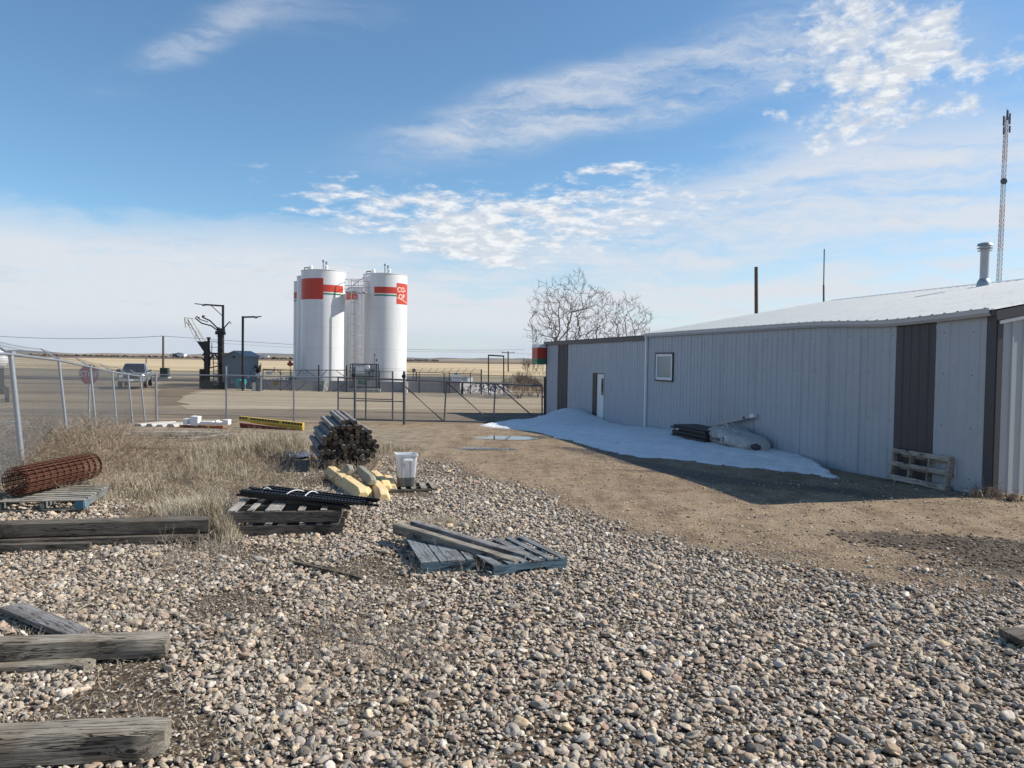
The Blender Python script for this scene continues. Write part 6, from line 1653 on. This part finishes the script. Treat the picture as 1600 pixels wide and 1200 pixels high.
dr_ = (A1 - A0); Lr = dr_.length; dr_.normalize(); ux = dr_.cross(Vector((0, 0, 1))).normalized(); uz = ux.cross(dr_)
def rp(s_, a, r_): return A0 + dr_ * s_ + (ux * math.cos(a) + uz * math.sin(a)) * r_
for layer in range(6):
    mb = MB(); r_ = rr - layer * .017; nL = int(2 * math.pi * r_ / .062); ph = layer * .4
    for k in range(nL):
        a = ph + 2 * math.pi * k / nL; mb.tube([rp(-.03 - .02 * math.sin(k), a, r_ + .003 * math.sin(k * 3)), rp(Lr * .5, a + .01, r_), rp(Lr + .03 * math.sin(k * 5), a, r_)], .0052, 4)
    nR = int(Lr / .15)
    for i in range(nR + 1):
        s_ = Lr * (i + .1 * layer) / nR
        mb.tube([rp(s_, 2 * math.pi * j / 28, r_ + .005) for j in range(29)], .0052, 4, False)
    mb.build('mesh_layer', M_RUST, rl, world=True)

# stacked round fence posts ------------------------------------------------
mt, t, b, pos, obj = new_mat('log_side')
n = t.noise(t.mapping(obj, (2, 14, 14)), 1.0, 5, .65); t.put(b.inputs['Base Color'], t.ramp(n, [(.35, (.12, .105, .088)), (.6, (.30, .28, .25))])); b.inputs['Roughness'].default_value = .9
t.put(b.inputs['Normal'], t.bump(n, .6, .02)); M_LOGS = mt
mt, t, b, pos, obj = new_mat('log_end')
oi = t.node('ShaderNodeObjectInfo'); n = t.noise(obj, 18, 4, .7)
rg = t.node('ShaderNodeTexWave', wave_type='RINGS', rings_direction='X'); t.put(rg.inputs['Vector'], obj); rg.inputs['Scale'].default_value = 22; rg.inputs['Distortion'].default_value = 1.2
c = t.ramp(t.math('MULTIPLY_ADD', n, .5, t.math('MULTIPLY', oi.outputs['Random'], .5)), [(.2, (.016, .012, .009)), (.6, (.038, .028, .02)), (.9, (.085, .065, .045))])
c = t.mix(t.math('MULTIPLY', rg.outputs['Fac'], .35), c, (.05, .038, .028)); t.put(b.inputs['Base Color'], c); b.inputs['Roughness'].default_value = .9; M_LOGE = mt
def log_mesh(L, r_, seed):
    mb = MB(); n = 14; segs = 5; vs = []
    for i in range(segs + 1):
        for j in range(n):
            a = 2 * math.pi * j / n; k = 1 + .05 * mn.noise(Vector((i * .5, math.cos(a), seed + math.sin(a)))); t_ = i / segs
            rr_ = r_ * k * (1 - .08 * t_) * (.93 if i in (0, segs) else 1)
            vs.append((t_ * L + (.012 if i == 1 else 0), rr_ * math.cos(a), rr_ * math.sin(a)))
    fs = [(i * n + j, i * n + (j + 1) % n, (i + 1) * n + (j + 1) % n, (i + 1) * n + j) for i in range(segs) for j in range(n)]
    mb.smooth = True; mb.add(vs, fs); mb.smooth = False; mb.cur = 1; mb.add([vs[j] for j in range(n)], [tuple(range(n - 1, -1, -1))]); mb.add([vs[segs * n + j] for j in range(n)], [tuple(range(n))])
    return mb
protos = []
rnd = random.Random(9); lg = 0; first = {}
base = G(548, 736); axis_ = Vector((-.36, .93, 0)).normalized(); side = Vector((axis_.y, -axis_.x, 0)); side = Vector((.93, .37, 0)).normalized()
gz0 = terrain(base.x, base.y); sp = .122; logs_ = []
rows = [(0, -.34, .34), (1, -.50, .46), (2, -.58, .56), (3, -.62, .62), (4, -.62, .62), (5, -.60, .60), (6, -.54, .54), (7, -.48, .44), (8, -.36, .30), (9, -.2, .12)]
meshes_ = []
for k in range(7):
    o = log_mesh(1.85, .059 + .004 * (k % 4 - 1.5), k * 3.1).build('fence_post', [M_LOGS, M_LOGE]); meshes_.append(o.data); C.objects.unlink(o); bpy.data.objects.remove(o)
for row, u0, u1 in rows:
    u = u0 + (sp / 2 if row % 2 else 0)
    while u <= u1:
        o = bpy.data.objects.new('fence_post', meshes_[rnd.randrange(7)]); C.objects.link(o)
        p_ = Vector((-3.50, 16.55, 0)) + side * (u + rnd.gauss(0, .006)) - axis_ * (rnd.uniform(-.05, .10) if rnd.random() < .8 else rnd.uniform(-.12, .22))
        o.location = (p_.x, p_.y, gz0 + .10 + row * sp * .872 + rnd.gauss(0, .004))
        fan = u * .10; d = axis_ + side * (fan * -.25) + Vector((0, 0, .0 + row * .006)); o.rotation_euler = (rnd.uniform(0, 6.28), -math.asin(max(-.2, min(.2, d.z))), math.atan2(d.y, d.x))
        lvl = 'bottom' if row == 0 else ('top' if row >= 9 else 'middle')
        lb = {'bottom': 'round weathered wooden fence post in the bottom row of the stacked pile', 'top': 'round weathered wooden fence post lying on the very top of the pile', 'middle': 'round dark ended wooden fence post within the tall stacked pile'}[lvl]
        tag(o, lb, 'fence post', 'round fence posts stacked in the pile'); logs_.append(o); u += sp; lg += 1
print('LOGS', lg)

# yellow wheel stops and grey blocks
M_YEL = simple('yellow_concrete', (.72, .53, .27), .8, 0, .12, 5, .2, grime=(.74, .68, .52))
M_BLK = simple('grey_block', (.27, .26, .20), .9, 0, .2, 8, .3)
def kerb(label, a, b, w, h, mat, z=0.0, z2=None, name='wheel_stop'):
    a, b = Vector(a), Vector(b); L = (b - a).to_2d().length; th_ = orient(a, b); mb = MB(); c = .25
    sec = [(-w / 2, 0), (w / 2, 0), (w / 2, h * .35), (w * .28, h), (-w * .28, h), (-w / 2, h * .35)]; vs = []
    for x, k, hk in ((0, .78, .62), (.10, .98, 1), (L * .5, 1, 1), (L - .10, .98, 1), (L, .78, .62)):
        for y, zz in sec: vs.append((x, y * k, zz * hk if zz > 0 else 0))
    n = 6; fs = [tuple(range(n - 1, -1, -1)), tuple(4 * n + j for j in range(n))] + [(i * n + j, i * n + (j + 1) % n, (i + 1) * n + (j + 1) % n, (i + 1) * n + j) for i in range(4) for j in range(n)]
    mb.add(vs, fs); o = mb.build(name, mat, bevel=.012); zz = terrain(a.x, a.y) + z; o.location = (a.x, a.y, zz)
    o.rotation_euler = (0, -math.atan2((z2 if z2 is not None else z) - z, L), th_); return tag(o, label, 'wheel stop' if name == 'wheel_stop' else 'block')
def PP(px, py, z): return G(px, py, z)
kerb('long pale yellow wheel stop nearest the stacked posts at the left of the heap', PP(516, 739, .1), PP(541, 757, .1), .26, .2, M_YEL, .05, .03)
kerb('pale yellow wheel stop pointing forward at the front left of the heap', PP(538, 753, .1), PP(568, 772, .1), .28, .22, M_YEL, .02, .0)
kerb('short pale yellow wheel stop with its sloping end toward the viewer', PP(583, 757, .1), PP(600, 775, .1), .25, .22, M_YEL, .0, .0)
kerb('narrow yellow wheel stop squeezed between the two front ones', PP(566, 757, .1), PP(577, 771, .1), .16, .17, M_YEL, .0, .0)
kerb('yellow wheel stop lying under the grey block near the white bin', PP(583, 741, .15), PP(604, 758, .15), .24, .2, M_YEL, .04, .02)
kerb('broken yellow wheel stop end touching the white bin pallet', PP(604, 745, .15), PP(614, 760, .1), .20, .2, M_YEL, .0, .0)
kerb('long grey mossy concrete block lying on top of the yellow heap', PP(562, 733, .28), PP(583, 750, .28), .17, .16, M_BLK, .20, .19, 'concrete_block')
kerb('small upright grey block on the rear of the yellow heap', PP(541, 735, .25), PP(549, 739, .25), .17, .17, M_BLK, .21, .22, 'concrete_block')

# white ribbed bin on a small pallet
q = G(632, 768); bx, by = q.x, q.y + .18; bz = terrain(bx, by)
pallet('small low dark pallet under the white plastic bin', (bx + .12, by + .05, bz - .02), R(12), .85, .70, W_GREY_Y, W_DARK, 5, .10)
bi = thing('plastic_bin', 'tall white ribbed plastic bin part filled with grey matter', 'bin', (bx, by, bz + .085), R(18))
def rsq(w, d, z, n=6, r_=.05):
    o_ = []
    for cx_, cy_, a0_ in ((w - r_, d - r_, 0), (-w + r_, d - r_, 90), (-w + r_, -d + r_, 180), (w - r_, -d + r_, 270)):
        for k in range(n + 1): a = R(a0_ + 90 * k / n); o_.append((cx_ + r_ * math.cos(a), cy_ + r_ * math.sin(a), z))
    return o_
def loft(mb, rings, cap0=True, cap1=False):
    n = len(rings[0]); vs = [p for r_ in rings for p in r_]; fs = [(i * n + j, i * n + (j + 1) % n, (i + 1) * n + (j + 1) % n, (i + 1) * n + j) for i in range(len(rings) - 1) for j in range(n)]
    if cap0: fs.append(tuple(range(n - 1, -1, -1)))
    if cap1: fs.append(tuple((len(rings) - 1) * n + j for j in range(n)))
    mb.add(vs, fs)
mb = MB(); loft(mb, [rsq(.135, .135, 0), rsq(.14, .14, .012), rsq(.185, .175, .56), rsq(.20, .19, .565), rsq(.205, .195, .60), rsq(.190, .180, .60), rsq(.176, .166, .555), rsq(.13, .13, .02)], True, True)
mt, t, b, pos, obj = new_mat('milky_plastic'); b.inputs['Base Color'].default_value = (.78, .79, .80, 1); b.inputs['Roughness'].default_value = .35; b.inputs['Subsurface Weight'].default_value = 0
so_ = t.node('ShaderNodeSeparateXYZ'); t.put(so_.inputs[0], obj); lv = t.math('ADD', so_.outputs[2], t.math('MULTIPLY', t.noise(obj, 9, 3, .6), .05))
t.put(b.inputs['Base Color'], t.mix(t.smooth(lv, .20, .185), (.78, .79, .80), (.20, .20, .19)))
tsh = t.node('ShaderNodeBsdfTranslucent'); tsh.inputs[0].default_value = (.7, .72, .75, 1); mx = t.node('ShaderNodeMixShader'); mx.inputs[0].default_value = .35
outn = mt.node_tree.nodes['Material Output']; t.l.new(b.outputs[0], mx.inputs[1]); t.l.new(tsh.outputs[0], mx.inputs[2]); t.l.new(mx.outputs[0], outn.inputs[0])
mb.build('tub', mt, bi, smooth=True)
for x, y, a in ((0, -1, 0), (1, 0, 1), (0, 1, 0), (-1, 0, 1)):
    mb = MB()
    for s_ in (-.07, .07):
        lo_ = Vector((x * .137 + (s_ if not x else 0), y * .137 + (s_ if x else 0), .02)); hi_ = Vector((x * .183 + (s_ if not x else 0) * 1.2, y * .173 + (s_ if x else 0) * 1.2, .54)); mb.bar(lo_, hi_, .018, .018)
    mb.build('rib', mt, bi)
mb = MB(); mb.box((.0, -.205, .50), (.16, .03, .05)); mb.build('handle', M_WHITE, bi, bevel=.01)

# pale stone blocks, rusty steel, striped beam along the front fence
def blk(label, px, py, w, d, h, z, rz_, mat, name='kerb_block', cat='block'):
    q = G(px, py); o = thing(name, label, cat, (q.x, q.y + d / 2, terrain(q.x, q.y) + z), rz_, None)
    mb = MB(); s_ = [(-d / 2, 0), (d / 2, 0), (d / 2, h * .5), (d * .25, h), (-d * .25, h), (-d / 2, h * .5)]
    mb.prism([(-w / 2, y, zz) for y, zz in s_], (w, 0, 0)); ob = mb.build('body', mat, None, bevel=.01)
    bpy.data.objects.remove(o); ob.name = name; ob.location = (q.x, q.y + d / 2, terrain(q.x, q.y) + z); ob.rotation_euler = (0, 0, rz_); tag(ob, label, cat); return ob
M_PBLK = simple('pale_block', (.42, .40, .36), .9, 0, .12, 6)
YB = 27.5
def bl(label, px, py, wpx, hpx, z0, rz_=0.0, mat=None, d=1.3, name='kerb_block', cat='block', Y=27.0):
    p_ = P(px, py, Y); w_ = wpx * Y / F; h_ = hpx * Y / F
    mb = MB(); s_ = [(-w_ / 2, 0), (w_ / 2, 0), (w_ / 2, h_ * .6), (w_ * .3, h_), (-w_ * .3, h_), (-w_ / 2, h_ * .6)]
    mb.prism([(x, 0, z) for x, z in s_], (0, d, 0)); ob = mb.build(name, mat or M_PBLK, None, bevel=.012); ob.location = (p_.x, p_.y, p_.z); ob.rotation_euler = (0, 0, rz_); return tag(ob, label, cat)
bl('pale concrete kerb block, first from the fence corner in the upper row', 215, 670, 17, 8, 0, R(-20)); bl('pale concrete kerb block, second of four in the upper row by the fence', 233, 670, 13, 8, 0, R(-14))
bl('pale concrete kerb block, third of four in the upper row by the fence', 249, 671.5, 14, 8, 0, R(-12)); bl('pale concrete kerb block, last of four and nearest the rusty steel', 266, 671.5, 15, 9, 0, R(-12))
bl('grey kerb block under the third pale block', 251, 678, 11, 5.5, 0, R(-12), M_CONC, .5, Y=26.9); bl('grey kerb block under the last pale block', 267, 678, 15, 6, 0, R(-12), M_CONC, .5, Y=26.9)
a_, b_ = P(206, 675, 26.6), P(250, 675, 26.6); timber('steel_bar', 'rusty brown flat bar lying in front of the pale kerb blocks', 'steel bar', a_, b_, .05, .05, M_RUST)
M_RUSTO = simple('orange_rust', (.34, .14, .055), .85, 0, .3, 9)
for k, (z, x0_, x1_) in enumerate(((0, 284, 352), (5.5, 286, 356), (10, 282, 350))):
    a_, b_ = P(x0_, 676 - z, 26.4 + .25 * k), P(x1_, 677.5 - z, 25.9 + .25 * k); o = timber('steel_channel', ['lowest of the three rusty steel channels beside the weeds', 'middle one of the three rusty steel channels beside the weeds', 'topmost orange rusty steel channel carrying the white boxes'][k], 'steel channel', a_, b_, .12, .10, M_RUSTO if k == 2 else M_RUST)
for lab, px, py, w_, h_ in (('tall white box standing on the rusty channels', 303, 669, 12, 15), ('small white block at the right end of the rusty channels', 352, 667.5, 9, 8), ('small white upright stub left of the right white block', 337, 668.5, 3, 8), ('second small white stub on the rusty channels', 341, 668.5, 3, 6), ('grey metal box left of the tall white box', 289, 667, 7, 9), ('flat grey box right of the tall white box', 322, 667, 20, 5)):
    p_ = P(px, py - 3.5, 26.6); mb = MB(); mb.box((0, .15, h_ * 26.6 / F / 2), (w_ * 26.6 / F, .3, h_ * 26.6 / F), Matrix.Rotation(R(4 if w_ == 12 else 0), 3, 'Y')); o = mb.build('foam_block' if 'white' in lab else 'metal_box', M_WHITE if 'white' in lab else M_GALVD, None, bevel=.012); o.location = p_; tag(o, lab, 'box')
# striped beam with red mesh
sb = thing('striped_barrier', 'long yellow barrier beam with black dashes and red webbing behind the weeds', 'barrier', tuple(P(425, 672, 25.5)))
M_YB = simple('barrier_yellow', (.55, .38, .05), .6, 0, .1, 4)
a_, b_ = P(375, 653.5, 27.5), P(474, 664.5, 26.3)
mb = MB(); mb.bar(a_, b_, .12, .16); mb.bar(a_ + Vector((.4, 0, -.12)), b_ + Vector((0, 0, -.14)), .08, .08); mb.build('beam', M_YB, sb, world=True, bevel=.008)
mb = MB()
fr = Vector((0, -.066, .03)); n = 22
for k in range(n):
    if k in (3, 14): continue
    p0, p1 = a_.lerp(b_, (k + .1) / n) + fr, a_.lerp(b_, (k + .85) / n) + fr; mb.bar(p0, p1, .012, .075)
mb.build('dashes', M_BLACK, sb, world=True)
mb = MB(); M_RW = simple('red_webbing', (.30, .055, .045), .8, 0, .3, 12)
for k in range(60):
    f = k / 60; p0 = a_.lerp(b_, f) + Vector((0, -.02, -.18)); p1 = a_.lerp(b_, min(1, f + .025)) + Vector((0, -.02, -.40)); mb.bar(p0, p1, .01, .035); mb.bar(a_.lerp(b_, min(1, f + .025)) + Vector((0, -.03, -.18)), a_.lerp(b_, f) + Vector((0, -.03, -.40)), .01, .035)
mb.bar(a_ + Vector((0, -.01, -.19)), b_ + Vector((0, -.01, -.19)), .02, .05); mb.bar(a_ + Vector((0, -.01, -.40)), b_ + Vector((0, -.01, -.40)), .02, .05)
mb.build('webbing', M_RW, sb, world=True)
a_, b_ = zt(G(205, 684), .10), zt(G(345, 683), .10); timber('timber', 'pale squared timber half hidden in weeds below the kerb blocks', 'timber', a_, b_, .16, .15, W_PALE, seed=31)
a_, b_ = zt(G(292, 690), .09), zt(G(372, 684), .12); timber('timber', 'pale loose board angled through the weeds left of the straw grass', 'timber', a_, b_, .22, .05, W_PALE, seed=32)
a_, b_ = zt(G(202, 704), .07), zt(G(312, 703), .07); o = thing('log', 'long thin brown log lying in the weeds', 'log', tuple(a_))
mb = MB(); mb.smooth = True; mb.tube([a_.lerp(b_, i / 8) + Vector((0, 0, .01 * math.sin(i))) for i in range(9)], [.07 - .003 * i for i in range(9)], 9); mb.build('stem', W_BROWN, o, world=True, smooth=True)
# small slab scraps
M_TARP = simple('blue_tarp', (.10, .12, .16), .6, 0, .2, 5)
p_ = G(447, 716); mb = MB(); n = 14; vs = []
for i in range(n + 1):
    for j in range(n + 1):
        x, y = (i / n - .5) * 1.1, (j / n - .5) * .8; vs.append((x, y, .10 + .07 * mn.noise(Vector((x * 4, y * 4, 2))) - .25 * max(0, max(abs(x) / .55, abs(y) / .4) - .8)))
mb.add(vs, [(i * (n + 1) + j, (i + 1) * (n + 1) + j, (i + 1) * (n + 1) + j + 1, i * (n + 1) + j + 1) for i in range(n) for j in range(n)])
o = mb.build('tarp', M_TARP, smooth=True); o.location = (p_.x, p_.y + .2, terrain(p_.x, p_.y)); tag(o, 'crumpled dark blue tarp in the shade left of the stacked posts', 'tarp')

# ------------------------------------------------------------------ dry grass and weeds
def blade(mb, p, h, w, lean, rnd):
    a = rnd.uniform(0, 6.283); d = Vector((math.cos(a), math.sin(a), 0)); s_ = Vector((-d.y, d.x, 0)) * w
    p = Vector(p); q1 = p + d * lean * h * .3 + Vector((0, 0, h * .6)); q2 = p + d * lean * h + Vector((0, 0, h * (1 - .25 * lean)))
    b = len(mb.v); mb.v += [tuple(p - s_), tuple(p + s_), tuple(q1 + s_ * .7), tuple(q1 - s_ * .7), tuple(q2)]
    mb.f += [(b, b + 1, b + 2, b + 3), (b + 3, b + 2, b + 4)]; mb.m += [mb.cur] * 2; mb.sm += [False] * 2
def stem(mb, p, d, L, r_, depth, rnd):
    q = Vector(p); pts_ = [q.copy()]; dd = d.copy()
    for i in range(3): dd = (dd + Vector((rnd.gauss(0, .16), rnd.gauss(0, .16), rnd.gauss(0, .12)))).normalized(); q = q + dd * L / 3; q.z = max(q.z, p[2] - .02); pts_.append(q.copy())
    mb.tube(pts_, [r_, r_ * .85, r_ * .7, r_ * .5], 3, False)
    if depth:
        for k in range(rnd.choice((2, 3))):
            i = rnd.choice((1, 2, 3)); ax = Vector((rnd.gauss(0, 1), rnd.gauss(0, 1), rnd.gauss(0, .6))).normalized(); stem(mb, pts_[i], (dd + ax * .75).normalized(), L * rnd.uniform(.45, .75), r_ * .7, depth - 1, rnd)
def veg_mat(name, stops):
    mt, t, b, pos, obj = new_mat(name); n = t.noise(pos, 18, 3, .7); n2 = t.noise(pos, 1.2, 3, .6)
    t.put(b.inputs['Base Color'], t.ramp(t.math('MULTIPLY_ADD', n, .6, t.math('MULTIPLY', n2, .4)), stops)); b.inputs['Roughness'].default_value = .85; b.inputs['Specular IOR Level'].default_value = .15; return mt
V_STRAW = veg_mat('straw', [(.36, (.25, .20, .135)), (.5, (.42, .36, .26)), (.64, (.58, .52, .41))])
V_BROWN = veg_mat('dead_stem', [(.36, (.13, .10, .07)), (.5, (.255, .20, .145)), (.64, (.41, .34, .255))])
V_GREYB = veg_mat('grey_stem', [(.36, (.18, .15, .12)), (.5, (.30, .26, .21)), (.64, (.44, .39, .32))])
rnd = random.Random(21)
def tuft(label, px, py, spread, h, n, name='grass_tuft', lean=.5, mat=None, w=.0035, sy=None, rgroup='tall tufts of straw coloured grass'):
    c_ = G(px, py); mb = MB(); z0 = terrain(c_.x, c_.y)
    cl_ = [(rnd.gauss(0, spread), rnd.gauss(0, (sy or spread))) for _ in range(max(3, n // 55))]
    for k in range(n):
        cx9, cy9 = cl_[k % len(cl_)]; x, y = cx9 + rnd.gauss(0, .075), cy9 + rnd.gauss(0, .075); hh2 = h * rnd.uniform(.45, 1.1) * math.exp(-.25 * (x * x + y * y) / spread ** 2)
        blade(mb, (c_.x + x, c_.y + y, terrain(c_.x + x, c_.y + y) - .01), hh2, w * rnd.uniform(.7, 1.3), lean * rnd.uniform(.2, 1.3), rnd)
    mb.v = [(x - c_.x, y - c_.y, z - z0) for x, y, z in mb.v]
    o = mb.build(name, mat or V_STRAW, fixn=False); o.location = (c_.x, c_.y, z0); return tag(o, label, 'grass', rgroup)
tuft('big pale straw grass tuft between the long timbers and the stacked pallets', 318, 822, .32, .62, 2600, lean=.6, sy=.25)
tuft('tan reedy grass clump hugging the left end of the pallet stack', 345, 842, .12, .50, 700, lean=.35)
tuft('straw grass clump spilling leftwards of the big tuft', 275, 808, .30, .42, 1100, lean=.8)
tuft('tall pale grass below the striped barrier', 395, 712, .75, .70, 2600, lean=.4, w=.0045)
tuft('tall pale grass left of the stacked posts', 440, 706, .55, .60, 1700, lean=.4, w=.0045)
tuft('upright straw grass in front of the loose boards', 335, 716, .55, .60, 1500, lean=.35, w=.0045)
tuft('straw grass patch right of the stacked posts', 598, 706, .4, .35, 700, lean=.5, w=.004)
tuft('yellowish grass by the near end of the timbers on blue pallets', 668, 818, .28, .20, 900, lean=.8, w=.003)
tuft('loose pale weeds between the mesh roll pallet and the big straw tuft', 215, 775, .5, .42, 900, lean=.9, w=.004)
tuft('tall loose pale stalks standing in the middle of the weed patch', 300, 745, .8, .6, 700, lean=.5, w=.0045)
tuft('thin grass beside the front corner of the left blue pallet', 668, 892, .14, .30, 160, lean=.7, w=.003)
tuft('sparse tall grass at the foot of the striped barrier', 400, 694, .6, .5, 900, lean=.4, w=.005)
# dead weeds: one mass that nobody could count
mb = MB()
def weeds(px0, px1, py0, py1, n, h0, h1, dep=2, r_=.0032):
    for k in range(n):
        p_ = G(rnd.uniform(px0, px1), rnd.uniform(py0, py1)); z = terrain(p_.x, p_.y)
        h = rnd.uniform(h0, h1); d = Vector((rnd.gauss(0, .45), rnd.gauss(0, .45), 1)).normalized(); stem(mb, (p_.x, p_.y, z - .01), d, h * .6, r_ * (1 + p_.y / 25), dep, rnd)
weeds(0, 460, 690, 780, 1700, .12, .42, 2); weeds(150, 470, 680, 740, 900, .15, .5, 2)
weeds(-20, 210, 672, 735, 650, .25, .75, 2, .004)
weeds(40, 200, 690, 720, 170, .5, .95, 2, .0045)
weeds(480, 590, 725, 765, 260, .15, .45, 2); weeds(200, 330, 770, 835, 300, .1, .3, 2)
weeds(560, 660, 700, 745, 120, .1, .3, 2); weeds(360, 520, 745, 790, 220, .06, .2, 2)
o = mb.build('dead_weeds', V_BROWN, fixn=False); o['kind'] = 'stuff'; tag(o, 'tangle of dead brown weeds along the left fence and yard edge', 'weeds')
mb = MB()
weeds(0, 640, 850, 1010, 1000, .05, .17, 2, .0022); weeds(470, 720, 985, 1050, 260, .08, .2, 2, .0018); weeds(640, 800, 860, 900, 160, .08, .28, 2, .0022); weeds(240, 360, 840, 905, 200, .08, .28, 2, .002); weeds(0, 560, 1040, 1190, 130, .04, .13, 1, .0018); weeds(560, 900, 1000, 1190, 40, .03, .10, 1, .0016)
o = mb.build('weeds', V_GREYB, fixn=False); o['kind'] = 'stuff'; tag(o, 'sparse grey dry stems sprouting between the river stones', 'weeds')
mb = MB()
for k in range(9000):
    p_ = G(rnd.uniform(0, 470), rnd.uniform(695, 790)); blade(mb, (p_.x, p_.y, terrain(p_.x, p_.y)), rnd.uniform(.05, .16), .004, rnd.uniform(.5, 2.2), rnd)
for k in range(3500):
    p_ = G(rnd.uniform(-20, 700), rnd.uniform(800, 1190)); blade(mb, (p_.x, p_.y, terrain(p_.x, p_.y) + .015), rnd.uniform(.02, .08), .002, rnd.uniform(1, 3), rnd)
o = mb.build('dry_grass', V_STRAW, fixn=False); o['kind'] = 'stuff'; tag(o, 'short dry grass and litter over the left half of the yard', 'grass')
# bent branches near the fence
for lab, ps_ in (('bare pale branch arching over the weeds behind the mesh roll', [(120, 722), (150, 704), (185, 690), (225, 684)]), ('second bare branch lying flat under the arching one', [(130, 716), (165, 712), (215, 706)]), ('curved twig on the stones above the loose plank', [(80, 966), (112, 962), (132, 950), (144, 945)])):
    pts_ = [G(*q_) + Vector((0, 0, .12 * math.sin(math.pi * (i + .5) / len(ps_)) if 'twig' not in lab else .02)) for i, q_ in enumerate(ps_)]; o = thing('branch', lab, 'branch', tuple(pts_[0])); mb = MB(); mb.smooth = True; mb.tube(pts_, [.02 - .003 * i for i in range(len(pts_))] if 'twig' not in lab else .008, 5); mb.build('stem', V_GREYB, o, world=True, smooth=True)
# dead plants at the shed corner
for lab, px, py, s_, seed in (('dead curled weed at the charcoal corner of the shed', 1538, 776, .30, 5), ('smaller dead weed at the foot of the gable wall', 1578, 781, .2, 6)):
    c_ = G(px, py); o = thing('dead_plant', lab, 'weed', (c_.x, c_.y, terrain(c_.x, c_.y)), 0, None); rn = random.Random(seed); mb = MB()
    for k in range(26): stem(mb, (c_.x + rn.gauss(0, s_ * .4), c_.y + rn.gauss(0, .1), terrain(c_.x, c_.y)), Vector((rn.gauss(0, .8), rn.gauss(0, .5), .8)).normalized(), s_ * rn.uniform(.4, .9), .004, 2, rn)
    mb.build('stems', V_BROWN, o, world=True, fixn=False); mb = MB()
    for k in range(70): blade(mb, (c_.x + rn.gauss(0, s_ * .5), c_.y + rn.gauss(0, .1), terrain(c_.x, c_.y)), s_ * rn.uniform(.3, 1), .012, rn.uniform(.4, 1.5), rn)
    mb.build('leaves', veg_mat('dead_leaf', [(.4, (.22, .16, .11)), (.6, (.45, .36, .27))]), o, world=True, fixn=False)
